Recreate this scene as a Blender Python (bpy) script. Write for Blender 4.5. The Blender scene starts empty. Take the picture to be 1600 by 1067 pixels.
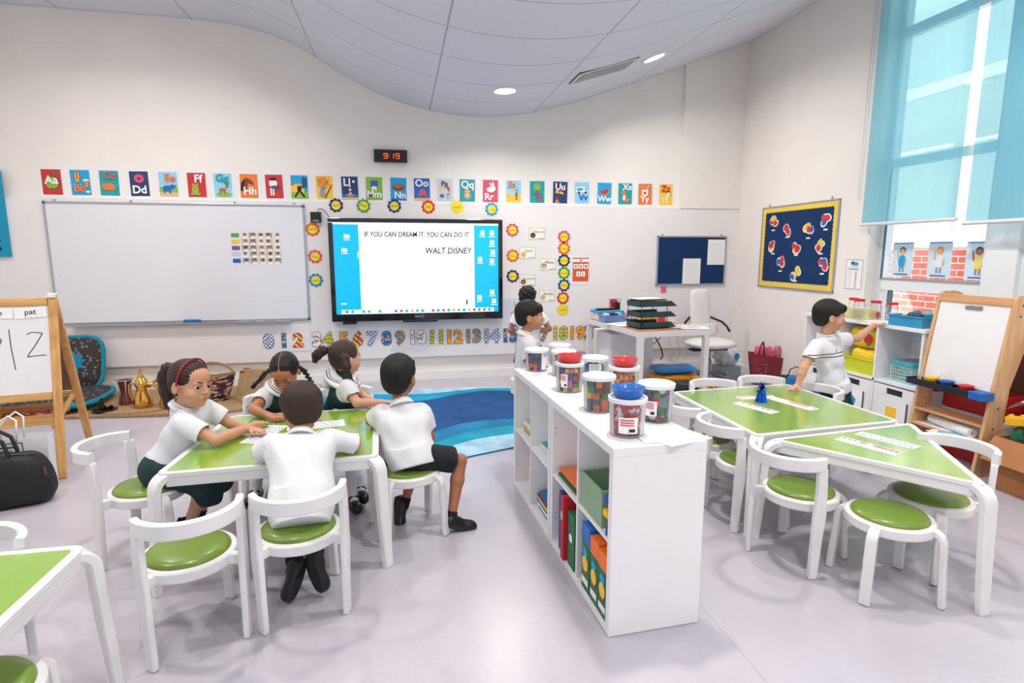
import bpy, math, random
import numpy as np
from mathutils import Vector, Matrix
scene = bpy.context.scene
COL = scene.collection
random.seed(7)
PI = math.pi

# ---------------------------------------------------------------- camera
cam_d = bpy.data.cameras.new('camera'); cam = bpy.data.objects.new('camera', cam_d); COL.objects.link(cam)
cam_d.sensor_width = 36.0; cam_d.sensor_fit = 'HORIZONTAL'; cam_d.lens = 892.25 / 1600 * 36.0
cam_d.clip_start = 0.05; cam_d.clip_end = 200
_yaw, _pitch = 0.1924, 0.1538
cam.location = (-4.2207, -6.6936, 1.4883)
cam.rotation_euler = (PI / 2 - _pitch, 0.0, -_yaw)
scene.camera = cam

# ---------------------------------------------------------------- world, sun, exposure
w = bpy.data.worlds.new('world'); scene.world = w; w.use_nodes = True
wn = w.node_tree.nodes; wl = w.node_tree.links
for n in list(wn): wn.remove(n)
wo = wn.new('ShaderNodeOutputWorld'); wb = wn.new('ShaderNodeBackground')
wtc = wn.new('ShaderNodeTexCoord'); wsep = wn.new('ShaderNodeSeparateXYZ'); wr = wn.new('ShaderNodeValToRGB')
wr.color_ramp.elements[0].position = 0.46; wr.color_ramp.elements[0].color = (0.70, 0.78, 0.86, 1)
wr.color_ramp.elements[1].position = 0.75; wr.color_ramp.elements[1].color = (0.72, 0.88, 1.0, 1)
wm = wn.new('ShaderNodeMapRange'); wm.inputs[1].default_value = -1; wm.inputs[2].default_value = 1
wl.new(wtc.outputs['Generated'], wsep.inputs[0]); wl.new(wsep.outputs['Z'], wm.inputs[0])
wl.new(wm.outputs[0], wr.inputs[0]); wl.new(wr.outputs[0], wb.inputs['Color'])
wb.inputs['Strength'].default_value = 1.0
wl.new(wb.outputs[0], wo.inputs['Surface'])
sun_d = bpy.data.lights.new('sun', 'SUN'); sun_d.energy = 14.0; sun_d.angle = 0.01; sun_d.color = (1, .96, .9)
sun = bpy.data.objects.new('sun', sun_d); COL.objects.link(sun)
sun.rotation_euler = Vector((0.62, -0.42, -0.75)).to_track_quat('-Z', 'Y').to_euler()
sun.location = (-6, 8, 12)

vs = scene.view_settings
vs.view_transform = 'Standard'; vs.look = 'None'; vs.gamma = 1.0; vs.use_curve_mapping = False
vs.exposure = 0.06

# ---------------------------------------------------------------- materials
MATS = {}
def s2l(c):
    return tuple(((v / 255.0) / 12.92 if v <= 10 else (((v / 255.0) + .055) / 1.055) ** 2.4) for v in c)
def mat(name, rgb=(200, 200, 200), rough=.5, metal=0.0, var=.04, vscale=6.0, bump=0.0, bscale=60.0, emit=None, coat=0.0, spec=None, sub=0.0, alpha=None):
    if name in MATS: return MATS[name]
    m = bpy.data.materials.new(name); m.use_nodes = True; nt = m.node_tree; N = nt.nodes; L = nt.links
    b = N['Principled BSDF']; c = s2l(rgb)
    b.inputs['Roughness'].default_value = rough; b.inputs['Metallic'].default_value = metal
    if coat: b.inputs['Coat Weight'].default_value = coat; b.inputs['Coat Roughness'].default_value = .12
    if spec is not None: b.inputs['Specular IOR Level'].default_value = spec
    if sub:
        b.inputs['Subsurface Weight'].default_value = sub; b.inputs['Subsurface Scale'].default_value = .012
        b.inputs['Subsurface Radius'].default_value = (1, .35, .2)
    tc = N.new('ShaderNodeTexCoord')
    if var:
        no = N.new('ShaderNodeTexNoise'); no.inputs['Scale'].default_value = vscale; no.inputs['Detail'].default_value = 3
        L.new(tc.outputs['Object'], no.inputs['Vector'])
        r = N.new('ShaderNodeValToRGB')
        r.color_ramp.elements[0].position = .35; r.color_ramp.elements[1].position = .65
        r.color_ramp.elements[0].color = (*[v * (1 - var) for v in c], 1)
        r.color_ramp.elements[1].color = (*[min(1, v * (1 + var)) for v in c], 1)
        L.new(no.outputs['Fac'], r.inputs[0]); L.new(r.outputs[0], b.inputs['Base Color'])
    else: b.inputs['Base Color'].default_value = (*c, 1)
    if bump:
        n2 = N.new('ShaderNodeTexNoise'); n2.inputs['Scale'].default_value = bscale; n2.inputs['Detail'].default_value = 4
        L.new(tc.outputs['Object'], n2.inputs['Vector'])
        bp = N.new('ShaderNodeBump'); bp.inputs['Strength'].default_value = bump; bp.inputs['Distance'].default_value = .01
        L.new(n2.outputs['Fac'], bp.inputs['Height']); L.new(bp.outputs[0], b.inputs['Normal'])
    if emit:
        b.inputs['Emission Color'].default_value = (*s2l(emit[0]), 1); b.inputs['Emission Strength'].default_value = emit[1]
    MATS[name] = m; return m

class NT:
    """small helper to write node maths"""
    def __init__(s, m): s.nt = m.node_tree; s.N = s.nt.nodes; s.L = s.nt.links
    def m(s, op, a, b=None, c=None, clamp=False):
        n = s.N.new('ShaderNodeMath'); n.operation = op; n.use_clamp = clamp
        for i, v in enumerate((a, b, c)):
            if v is None: continue
            if hasattr(v, 'node'): s.L.new(v, n.inputs[i])
            else: n.inputs[i].default_value = v
        return n.outputs[0]
    def xyz(s, kind='Object'):
        t = s.N.new('ShaderNodeTexCoord'); p = s.N.new('ShaderNodeSeparateXYZ'); s.L.new(t.outputs[kind], p.inputs[0])
        return p.outputs[0], p.outputs[1], p.outputs[2]
    def mix(s, f, a, b):
        n = s.N.new('ShaderNodeMix'); n.data_type = 'RGBA'
        for i, v in ((0, f), (6, a), (7, b)):
            if hasattr(v, 'node'): s.L.new(v, n.inputs[i])
            elif i == 0: n.inputs[0].default_value = v
            else: n.inputs[i].default_value = (*v, 1)
        return n.outputs[2]
    def noise(s, scale, detail=3, vec=None, stretch=None):
        t = s.N.new('ShaderNodeTexCoord'); n = s.N.new('ShaderNodeTexNoise'); n.inputs['Scale'].default_value = scale; n.inputs['Detail'].default_value = detail
        if stretch:
            mp = s.N.new('ShaderNodeMapping'); mp.inputs['Scale'].default_value = stretch
            s.L.new(t.outputs['Object'], mp.inputs[0]); s.L.new(mp.outputs[0], n.inputs['Vector'])
        else: s.L.new(t.outputs['Object'], n.inputs['Vector'])
        return n.outputs['Fac']
    def base(s, col): s.L.new(col, s.N['Principled BSDF'].inputs['Base Color'])
    def bump(s, h, st=.3, d=.01):
        b = s.N.new('ShaderNodeBump'); b.inputs['Strength'].default_value = st; b.inputs['Distance'].default_value = d
        s.L.new(h, b.inputs['Height']); s.L.new(b.outputs[0], s.N['Principled BSDF'].inputs['Normal'])

def wood(name, light, dark, rough=.45, axis=(1, 1, 12)):
    if name in MATS: return MATS[name]
    m = mat(name, light, rough, var=0); t = NT(m)
    sc = tuple(2.0 if a > 5 else 26.0 for a in axis)
    f = t.noise(1.6, 5, stretch=sc)
    t.base(t.mix(t.m('MULTIPLY_ADD', f, 2.6, -.85, clamp=True), s2l(light), s2l(dark)))
    return m

# ---------------------------------------------------------------- mesh building
class MB:
    def __init__(s): s.v = []; s.f = []; s.mi = []; s.mats = []; s.T = None
    def _m(s, m):
        if m not in s.mats: s.mats.append(m)
        return s.mats.index(m)
    def add(s, vs, fs, m):
        o = len(s.v); k = s._m(m)
        if s.T is not None: vs = [tuple(s.T @ Vector(p)) for p in vs]
        s.v += [tuple(p) for p in vs]
        for f in fs: s.f.append(tuple(i + o for i in f)); s.mi.append(k)
    def box(s, c, d, m, R=None, taper=1.0):
        x, y, z = (v / 2 for v in d); P = []
        for sz in (-1, 1):
            q = taper if sz > 0 else 1.0
            for sx, sy in ((-1, -1), (1, -1), (1, 1), (-1, 1)): P.append(Vector((sx * x * q, sy * y * q, sz * z)))
        if R is not None: P = [R @ p for p in P]
        P = [p + Vector(c) for p in P]
        s.add(P, [(3, 2, 1, 0), (4, 5, 6, 7), (0, 1, 5, 4), (1, 2, 6, 5), (2, 3, 7, 6), (3, 0, 4, 7)], m)
    def b2(s, lo, hi, m): s.box([(a + b) / 2 for a, b in zip(lo, hi)], [abs(b - a) for a, b in zip(lo, hi)], m)
    def prism(s, pts, z0, z1, m, mtop=None):
        n = len(pts); a = sum(pts[i][0] * pts[(i + 1) % n][1] - pts[(i + 1) % n][0] * pts[i][1] for i in range(n))
        if a < 0: pts = pts[::-1]
        s.add([(p[0], p[1], z0) for p in pts] + [(p[0], p[1], z1) for p in pts],
              [tuple(range(n - 1, -1, -1))] + [(i, (i + 1) % n, n + (i + 1) % n, n + i) for i in range(n)], m)
        s.add([(p[0], p[1], z1) for p in pts], [tuple(range(n))], mtop or m)
    def lathe(s, prof, m, seg=32, c=(0, 0, 0), ax=None):
        P = []; F = []; n = len(prof)
        for i in range(seg):
            a = 2 * PI * i / seg
            for r, z in prof: P.append(Vector((r * math.cos(a), r * math.sin(a), z)))
        for i in range(seg):
            j = (i + 1) % seg
            for k in range(n - 1): F.append((i * n + k, j * n + k, j * n + k + 1, i * n + k + 1))
        if ax is not None:
            Q = Vector((0, 0, 1)).rotation_difference(Vector(ax)).to_matrix(); P = [Q @ p for p in P]
        s.add([p + Vector(c) for p in P], F, m)
    def tube(s, pts, r, m, seg=8, closed=False):
        pts = [Vector(p) for p in pts]; n = len(pts); rr = r if isinstance(r, (list, tuple)) else [r] * n
        P = []; F = []; side = None
        for i, p in enumerate(pts):
            a = pts[(i - 1) % n] if closed or i > 0 else p; b = pts[(i + 1) % n] if closed or i < n - 1 else p
            t = (b - a).normalized()
            if side is None: side = t.orthogonal().normalized()
            side = (side - t * side.dot(t))
            side = side.normalized() if side.length > 1e-6 else t.orthogonal().normalized()
            up = t.cross(side)
            for k in range(seg):
                an = 2 * PI * k / seg; P.append(p + (side * math.cos(an) + up * math.sin(an)) * rr[i])
        for i in range(n if closed else n - 1):
            j = (i + 1) % n
            for k in range(seg):
                l = (k + 1) % seg; F.append((i * seg + k, j * seg + k, j * seg + l, i * seg + l))
        if not closed: F.append(tuple(range(seg))); F.append(tuple((n - 1) * seg + k for k in range(seg - 1, -1, -1)))
        s.add(P, F, m)
    def sweep(s, pts, w, t, m, side=None, up=None, ws=None):
        """rectangular section, w along side, t across; side fixed, or up fixed"""
        pts = [Vector(p) for p in pts]; n = len(pts); P = []; F = []
        for i, p in enumerate(pts):
            a = pts[max(0, i - 1)]; b = pts[min(n - 1, i + 1)]; T = (b - a).normalized()
            if side is not None: S = Vector(side).normalized(); Nn = T.cross(S).normalized()
            else: Nn = Vector(up).normalized(); S = Nn.cross(T).normalized()
            ww = (ws[i] if ws else w) / 2; c = min(t, ww * 2) * .18
            for a_, b_ in ((-ww + c, -t / 2), (ww - c, -t / 2), (ww, -t / 2 + c), (ww, t / 2 - c), (ww - c, t / 2), (-ww + c, t / 2), (-ww, t / 2 - c), (-ww, -t / 2 + c)):
                P.append(p + S * a_ + Nn * b_)
        for i in range(n - 1):
            for k in range(8):
                l = (k + 1) % 8; F.append((i * 8 + k, (i + 1) * 8 + k, (i + 1) * 8 + l, i * 8 + l))
        F.append(tuple(range(8))); F.append(tuple((n - 1) * 8 + k for k in range(7, -1, -1)))
        s.add(P, F, m)
    def ball(s, c, r, m, seg=12, rings=8, R=None):
        r = r if isinstance(r, (list, tuple)) else (r, r, r); P = [Vector((0, 0, r[2]))]; F = []
        for i in range(1, rings):
            th = PI * i / rings
            for j in range(seg):
                ph = 2 * PI * j / seg; P.append(Vector((r[0] * math.sin(th) * math.cos(ph), r[1] * math.sin(th) * math.sin(ph), r[2] * math.cos(th))))
        P.append(Vector((0, 0, -r[2])))
        for j in range(seg):
            k = (j + 1) % seg; F.append((0, 1 + j, 1 + k)); F.append((len(P) - 1, 1 + (rings - 2) * seg + k, 1 + (rings - 2) * seg + j))
            for i in range(rings - 2):
                a = 1 + i * seg; F.append((a + j, a + seg + j, a + seg + k, a + k))
        if R is not None: P = [R @ p for p in P]
        s.add([p + Vector(c) for p in P], F, m)
    def grid(s, fn, nu, nv, m, closed_u=False):
        P = [fn(i / (nu if closed_u else nu - 1), j / (nv - 1)) for i in range(nu) for j in range(nv)]; F = []
        for i in range(nu if closed_u else nu - 1):
            for j in range(nv - 1):
                k = (i + 1) % nu; F.append((i * nv + j, k * nv + j, k * nv + j + 1, i * nv + j + 1))
        s.add(P, F, m)
    def build(s, name, parent=None, smooth=False, bevel=0, loc=None):
        me = bpy.data.meshes.new(name); me.from_pydata(s.v, [], s.f)
        for m in s.mats: me.materials.append(m)
        me.polygons.foreach_set('material_index', s.mi)
        if smooth is True: me.polygons.foreach_set('use_smooth', [True] * len(s.f))
        elif smooth: me.polygons.foreach_set('use_smooth', [True] * len(s.f)); me.set_sharp_from_angle(angle=math.radians(smooth))
        me.update(); o = bpy.data.objects.new(name, me); COL.objects.link(o)
        if parent is not None: o.parent = parent
        if bevel:
            b = o.modifiers.new('bevel', 'BEVEL'); b.width = bevel; b.segments = 2; b.limit_method = 'ANGLE'; b.angle_limit = .7
        if loc is not None: o.location = loc
        return o

def empty(name, loc=(0, 0, 0), rz=0.0):
    o = bpy.data.objects.new(name, None); COL.objects.link(o); o.location = loc; o.rotation_euler = (0, 0, rz); o.empty_display_size = .05
    return o
def tag(o, label, cat, group=None, kind=None):
    o['label'] = label; o['category'] = cat
    if group: o['group'] = group
    if kind: o['kind'] = kind
    return o
def struct(o): o['kind'] = 'structure'; return o
KIDS = {}
def kids_of(o): return [c for c in bpy.data.objects if c.parent == o]
def dup(root, loc=None, rz=None, label=None, group=None):
    r = root.copy(); COL.objects.link(r)
    if loc is not None: r.location = loc
    if rz is not None: r.rotation_euler = (0, 0, rz)
    if label: r['label'] = label
    if group: r['group'] = group
    def rec(a, b):
        for ch in kids_of(a):
            c = ch.copy(); COL.objects.link(c); c.parent = b; rec(ch, c)
    rec(root, r)
    return r
def dirz(dx, dy): return math.atan2(dy, dx) - PI / 2      # heading of local +Y

# text as flat mesh data
_TX = {}
def text_data(body, bold=0.0, shear=0.0):
    key = (body, bold, shear)
    if key in _TX: return _TX[key]
    cu = bpy.data.curves.new('t', 'FONT'); cu.body = body; cu.size = 1.0; cu.offset = bold; cu.shear = shear
    cu.align_x = 'CENTER'; cu.resolution_u = 3; cu.fill_mode = 'BOTH'
    ob = bpy.data.objects.new('t', cu); COL.objects.link(ob)
    dg = bpy.context.evaluated_depsgraph_get(); me = bpy.data.meshes.new_from_object(ob.evaluated_get(dg))
    v = [tuple(p.co[:2]) for p in me.vertices]; f = [tuple(p.vertices) for p in me.polygons]
    bpy.data.objects.remove(ob); bpy.data.curves.remove(cu); bpy.data.meshes.remove(me)
    if v:
        xs = [p[0] for p in v]; cx = (min(xs) + max(xs)) / 2; v = [(p[0] - cx, p[1]) for p in v]
    _TX[key] = (v, f); return _TX[key]

class Art:
    """flat artwork laid in a plane: o origin, ux, uy in-plane unit vectors; each shape sits a hair above the last"""
    def __init__(s, o=(0, 0, 0), ux=(1, 0, 0), uy=(0, 0, 1), mb=None, lift=0.0, step=.00035):
        s.o = Vector(o); s.ux = Vector(ux).normalized(); s.uy = Vector(uy).normalized(); s.n = s.ux.cross(s.uy); s.mb = mb or MB(); s.k = lift; s.step = step
    def P(s, x, y): return s.o + s.ux * x + s.uy * y + s.n * s.k
    def poly(s, pts, m):
        s.k += s.step
        a = sum(pts[i][0] * pts[(i + 1) % len(pts)][1] - pts[(i + 1) % len(pts)][0] * pts[i][1] for i in range(len(pts)))
        if a < 0: pts = pts[::-1]
        s.mb.add([s.P(*p) for p in pts], [tuple(range(len(pts)))], m)
    def rect(s, x0, y0, x1, y1, m): s.poly([(x0, y0), (x1, y0), (x1, y1), (x0, y1)], m)
    def ell(s, cx, cy, rx, ry, m, n=16, a=0.0):
        ca, sa = math.cos(a), math.sin(a)
        s.poly([(cx + rx * math.cos(t) * ca - ry * math.sin(t) * sa, cy + rx * math.cos(t) * sa + ry * math.sin(t) * ca) for t in [2 * PI * i / n for i in range(n)]], m)
    def line(s, p, q, w, m):
        d = Vector((q[0] - p[0], q[1] - p[1])); nn = Vector((-d.y, d.x)).normalized() * w / 2
        s.poly([(p[0] + nn.x, p[1] + nn.y), (p[0] - nn.x, p[1] - nn.y), (q[0] - nn.x, q[1] - nn.y), (q[0] + nn.x, q[1] + nn.y)], m)
    def star(s, cx, cy, r, m, r2=.42):
        s.poly([(cx + (r if i % 2 == 0 else r * r2) * math.sin(i * PI / 5), cy + (r if i % 2 == 0 else r * r2) * math.cos(i * PI / 5)) for i in range(10)], m)
    def text(s, body, cx, cy, size, m, bold=0.0, shear=0.0, sx=1.0, rot=0.0):
        s.k += s.step; v, f = text_data(body, bold, shear); ca, sa = math.cos(rot), math.sin(rot)
        s.mb.add([s.P(cx + (p[0] * sx * ca - p[1] * sa) * size, cy + (p[0] * sx * sa + p[1] * ca) * size) for p in v], f, m)
# ================================================================ SETTING
M_wall = mat('wall_paint', (240, 235, 230), .7, var=.015, vscale=2)
M_panel = mat('panel_paint', (238, 234, 235), .45, var=.012, vscale=2)
M_white = mat('white_lacquer', (232, 230, 232), .28, var=.01, coat=.3)
M_whitem = mat('white_matt', (240, 239, 240), .5, var=.015)
M_paper = mat('white_paper', (244, 244, 246), .6, var=.01)
M_alu = mat('brushed_aluminium', (176, 182, 190), .35, .8, var=.03)
M_black = mat('black_plastic', (18, 18, 20), .35, var=.05)
M_ink = mat('ink', (30, 30, 36), .6, var=0)

M_floor = mat('lavender_vinyl', (190, 184, 196), .2, var=0)
t = NT(M_floor); x, y, z = t.xyz()
n1 = t.noise(2.2, 5); n2 = t.noise(40, 3)
f = t.m('ADD', t.m('MULTIPLY', n1, .7), t.m('MULTIPLY', n2, .3))
col = t.mix(t.m('MULTIPLY_ADD', f, 1.3, -.15, clamp=True), s2l((179, 173, 185)), s2l((195, 190, 202)))
sx = t.m('LESS_THAN', t.m('ABSOLUTE', t.m('SUBTRACT', t.m('FRACT', t.m('MULTIPLY', t.m('ADD', y, 4.75), 1 / 2.0)), .5)), .0012)
sx2 = t.m('LESS_THAN', t.m('ABSOLUTE', t.m('SUBTRACT', t.m('FRACT', t.m('MULTIPLY', t.m('ADD', x, 1.0), 1 / 4.0)), .5)), .0006)
t.base(t.mix(t.m('MULTIPLY', t.m('MAXIMUM', sx, sx2), .35), col, s2l((120, 116, 124))))
t.N['Principled BSDF'].inputs['Roughness'].default_value = .30
t.N['Principled BSDF'].inputs['Specular IOR Level'].default_value = .8

M_ceil = mat('ceiling_tile', (222, 223, 234), .75, var=0)
t = NT(M_ceil); x, y, z = t.xyz()
lx = t.m('LESS_THAN', t.m('ABSOLUTE', t.m('SUBTRACT', t.m('FRACT', t.m('MULTIPLY', t.m('ADD', x, 7.415 + .595), 1 / 1.19)), .5)), .0055)
ly = t.m('LESS_THAN', t.m('ABSOLUTE', t.m('SUBTRACT', t.m('FRACT', t.m('MULTIPLY', t.m('ADD', y, .3), 1 / .6)), .5)), .009)
fine = t.noise(90, 2)
t.base(t.mix(t.m('MULTIPLY', t.m('MAXIMUM', lx, ly), .7), t.mix(fine, s2l((216, 217, 229)), s2l((228, 229, 238))), s2l((140, 142, 152))))

XL, YN = -8.45, -7.6
HI = 4.6
def wallbox(name, lo, hi, m):
    b = MB(); b.b2(lo, hi, m); return struct(b.build(name))
wallbox('floor', (XL - .2, YN, -.1), (.25, .25, 0), M_floor)
wallbox('wall_back', (XL - .2, .05, 0), (.25, .25, HI), M_wall)
wallbox('wall_left', (XL - .2, YN, 0), (XL, .05, HI), M_wall)
b = MB(); b.b2((XL, YN - .2, 0), (-7.2, YN, HI), M_wall); b.b2((-3.2, YN - .2, 0), (.25, YN, HI), M_wall); b.b2((-7.2, YN - .2, 2.5), (-3.2, YN, HI), M_wall); struct(b.build('wall_front_added'))  # unseen wall added behind the camera, its opening limits the ambient light
# raised wall boarding that carries the boards and the shallow pier above it
wallbox('trim_1', (XL, 0, .283), (-.001, .05, 2.033), M_panel)
wallbox('trim_2', (-.80, -.012, 2.034), (-.001, .05, 4.15), M_wall)
wallbox('baseboard_back', (XL, .034, 0), (-.002, .0505, .10), M_whitem)
wallbox('baseboard_left', (XL, YN, 0), (XL + .014, .03, .10), M_whitem)
wallbox('baseboard_right', (-.018, -2.10, 0), (-.0005, .03, .095), M_whitem)
# right wall with a tall window opening (y -7.2 .. -2.11, z .22 .. 3.75)
Y1 = -2.11; ZB, ZT = .22, 3.78
b = MB()
b.b2((0, Y1, 0), (.25, .05, HI), M_wall); b.b2((0, YN, ZT), (.25, Y1, HI), M_wall); b.b2((0, YN, 0), (.25, Y1, ZB), M_wall)
struct(b.build('wall_right'))

# ceiling: an extruded wave
prof = [(-8.7, 3.86), (-7.88, 3.845), (-7.0, 3.835), (-6.2, 3.833), (-5.9, 3.815), (-5.6, 3.772), (-5.29, 3.687), (-4.98, 3.511), (-4.66, 3.323), (-4.33, 3.176), (-3.99, 3.079), (-3.64, 3.022), (-3.28, 3.006), (-2.915, 3.038), (-2.54, 3.112), (-2.16, 3.226), (-1.38, 3.491), (-.82, 3.694), (-.01, 3.99), (.2, 4.07)]
px_ = np.array([p[0] for p in prof]); pz_ = np.array([p[1] for p in prof])
xs = np.linspace(-8.65, .2, 180); zs = np.interp(xs, px_, pz_)
ker = np.ones(9) / 9; zs2 = np.convolve(np.pad(zs, 4, 'edge'), ker, 'valid')
def ceil_z(x): return float(np.interp(x, xs, zs2))
def ceil_n(x): 
    d = (ceil_z(x + .03) - ceil_z(x - .03)) / .06; return Vector((d, 0, -1)).normalized()
b = MB(); P = []; F = []; n = len(xs)
for yy in (YN, .05):
    for q in (0, .12):
        for xx, zz in zip(xs, zs2): P.append((float(xx), yy, float(zz) + q))
for i in range(n - 1):
    F.append((i, i + 1, 2 * n + i + 1, 2 * n + i)); F.append((n + i, 3 * n + i, 3 * n + i + 1, n + i + 1))
    F.append((i, n + i, n + i + 1, i + 1)); F.append((2 * n + i, 2 * n + i + 1, 3 * n + i + 1, 3 * n + i))
b.add(P, F, M_ceil); struct(b.build('ceiling', smooth=40))
wallbox('trim_roof_sun_block', (XL - .2, YN, 4.6), (.25, .25, 4.7), M_whitem)  # unseen slab added above the ceiling to keep the sun out

# ---- window frames, panes
M_frame = mat('white_frame', (238, 242, 246), .35, var=.01)
M_glass = bpy.data.materials.new('clear_glass'); M_glass.use_nodes = True
nt = M_glass.node_tree; N = nt.nodes; L = nt.links
for n_ in list(N): N.remove(n_)
o_ = N.new('ShaderNodeOutputMaterial'); mx = N.new('ShaderNodeMixShader'); tr = N.new('ShaderNodeBsdfTransparent'); gl = N.new('ShaderNodeBsdfGlossy')
gl.inputs['Roughness'].default_value = .02; tr.inputs['Color'].default_value = (.93, .98, 1, 1); mx.inputs[0].default_value = .06
L.new(tr.outputs[0], mx.inputs[1]); L.new(gl.outputs[0], mx.inputs[2]); L.new(mx.outputs[0], o_.inputs[0])
def window(idx, ya, yb):
    w_ = MB(); X0, X1 = .12, .19
    zz = [ZB, 1.16, 2.24, 3.36, ZT]
    w_.b2((X0, ya - .05, ZB), (X1, ya, ZT), M_frame); w_.b2((X0, yb, ZB), (X1, yb + .05, ZT), M_frame)
    for z_, h in ((ZB, .05), (1.155, .10), (2.235, .075), (3.32, .085), (ZT - .05, .05)): w_.b2((X0, yb + .05, z_), (X1, ya - .05, z_ + h), M_frame)
    o = w_.build('window_%d' % idx, bevel=.004); struct(o)
    s_ = MB(); s_.b2((X0 - .012, ya - .065, 1.255), (X0, ya - .05, 2.235), mat('dark_gasket', (60, 110, 130), .5)); s_.b2((X0 - .012, yb + .05, 1.255), (X0, ya - .05, 1.268), mat('grey_gasket', (150, 165, 172), .5))
    s_.build('window_seal', o)
    s_ = MB(); s_.b2((X0 + .01, ya - .15, ZB + .05), (X0 + .05, ya - .125, 1.155), mat('dark_gasket')); s_.build('mullion', o)
    g = MB(); g.b2((.15, yb + .05, ZB + .05), (.156, ya - .05, ZT - .05), M_glass); g.build('pane', o)
window(1, -2.11, -3.13)
window(2, -3.36, -4.55)
window(3, -4.78, -5.95)
b = MB()
for a_, c_ in ((-3.13, -3.36), (-4.55, -4.78), (-5.95, YN)): b.b2((.08, c_, ZB), (.22, a_, ZT), M_frame)
struct(b.build('trim_3'))
b = MB(); b.b2((-.03, YN, ZB - .03), (.12, Y1, ZB), M_frame); struct(b.build('trim_4', bevel=.004))

# ---- exterior seen through the glass
M_brick = mat('red_brick', (196, 110, 96), .8, var=0)
t = NT(M_brick); br = t.N.new('ShaderNodeTexBrick'); tc = t.N.new('ShaderNodeTexCoord'); mp = t.N.new('ShaderNodeMapping')
mp.inputs['Rotation'].default_value = (0, -PI / 2, PI / 2); mp.inputs['Scale'].default_value = (1, 1, 1)
cmb = t.N.new('ShaderNodeCombineXYZ'); x, y, z = t.xyz(); t.L.new(y, cmb.inputs[0]); t.L.new(z, cmb.inputs[1]); t.L.new(cmb.outputs[0], br.inputs['Vector'])
br.inputs['Scale'].default_value = 1.0; br.inputs['Brick Width'].default_value = .42; br.inputs['Row Height'].default_value = .14; br.inputs['Mortar Size'].default_value = .012
br.inputs['Color1'].default_value = (*s2l((205, 110, 100)), 1); br.inputs['Color2'].default_value = (*s2l((190, 95, 88)), 1); br.inputs['Mortar'].default_value = (*s2l((225, 200, 190)), 1)
t.base(br.outputs['Color'])
M_render = mat('pale_render', (240, 238, 232), .8, var=.02)
M_conc = mat('paving', (214, 208, 200), .8, var=.05)
wallbox('ground', (.26, -16, -.4), (16, 16, -.12), M_conc)
bl = empty('school_building', (7, 0, -.12))
def pc(o, ob): o.location = o.location - ob.location; return o
b = MB(); b.b2((0, -14, 0), (1, 14, 1.7), M_brick); b.build('brick_base', bl)
b = MB(); b.b2((.05, -14, 1.7), (1, 14, 6.5), M_render); b.build('wall', bl)
b = MB(); b.b2((-1.4, -14, 6.5), (1, 14, 6.8), M_render); b.build('roof', bl)
for k in range(7):
    b = MB(); yy = -9 + 3.1 * k; b.b2((-.02, yy, 2.0), (.06, yy + .12, 6.3), mat('exterior_column', (225, 226, 226), .6)); b.build('pilaster', bl)
tag(bl, 'pale rendered building with a red brick base seen outside the window', 'building')
b = MB()
b.b2((3.2, -3.2, 3.7), (6.9, 6, 3.85), M_render); ca = b.build('canopy'); tag(ca, 'white flat canopy slab jutting out outside behind the blinds', 'canopy')

# ---- roller blinds
def blind_mat(name, col, thru):
    m = bpy.data.materials.new(name); m.use_nodes = True; nt = m.node_tree; N = nt.nodes; L = nt.links
    for n_ in list(N): N.remove(n_)
    o = N.new('ShaderNodeOutputMaterial'); a = N.new('ShaderNodeBsdfTranslucent'); d = N.new('ShaderNodeBsdfDiffuse'); tr = N.new('ShaderNodeBsdfTransparent')
    c = s2l(col); a.inputs[0].default_value = (*c, 1); d.inputs[0].default_value = (*[v * .9 for v in c], 1); tr.inputs[0].default_value = (*[v ** .5 for v in c], 1)
    tc = N.new('ShaderNodeTexCoord'); mp = N.new('ShaderNodeMapping'); mp.inputs['Scale'].default_value = (1, 14, 1.2); no = N.new('ShaderNodeTexNoise'); no.inputs['Scale'].default_value = 2
    L.new(tc.outputs['Object'], mp.inputs[0]); L.new(mp.outputs[0], no.inputs[0])
    m1 = N.new('ShaderNodeMixShader'); m2 = N.new('ShaderNodeMixShader'); m1.inputs[0].default_value = .45
    mr = N.new('ShaderNodeMapRange'); mr.inputs[3].default_value = thru - .05; mr.inputs[4].default_value = thru + .05; L.new(no.outputs[0], mr.inputs[0]); L.new(mr.outputs[0], m2.inputs[0])
    L.new(a.outputs[0], m1.inputs[1]); L.new(d.outputs[0], m1.inputs[2]); L.new(m1.outputs[0], m2.inputs[1]); L.new(tr.outputs[0], m2.inputs[2]); L.new(m2.outputs[0], o.inputs[0])
    return m
M_blind = blind_mat('cyan_blind_cloth', (150, 214, 232), .40)
def blind(y0, y1, x, zb, label):
    r = empty('roller_blind', (x, (y0 + y1) / 2, zb)); h = ceil_z(x) - .12 - zb; hw = abs(y0 - y1) / 2
    b = MB(); b.grid(lambda u, v: (.006 * math.sin(u * 9), -hw + 2 * hw * u, .02 + v * (h - .02)), 13, 2, M_blind); b.build('blind_cloth', r, smooth=True)
    b = MB(); b.lathe([(0, -hw - .012), (.016, -hw - .012), (.016, hw + .012), (0, hw + .012)], M_white, 12, (0, 0, .008), (0, 1, 0)); b.build('bottom_bar', r, smooth=40)
    b = MB(); b.lathe([(0, -hw - .02), (.035, -hw - .02), (.035, hw + .02), (0, hw + .02)], M_white, 16, (0, 0, h + .03), (0, 1, 0)); b.build('roller_tube', r, smooth=40)
    tag(r, label, 'blind', 'cyan blinds over the tall window'); return r
r = blind(-2.07, -2.98, -.06, 1.735, 'translucent cyan roller blind nearest the navy notice board')
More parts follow.
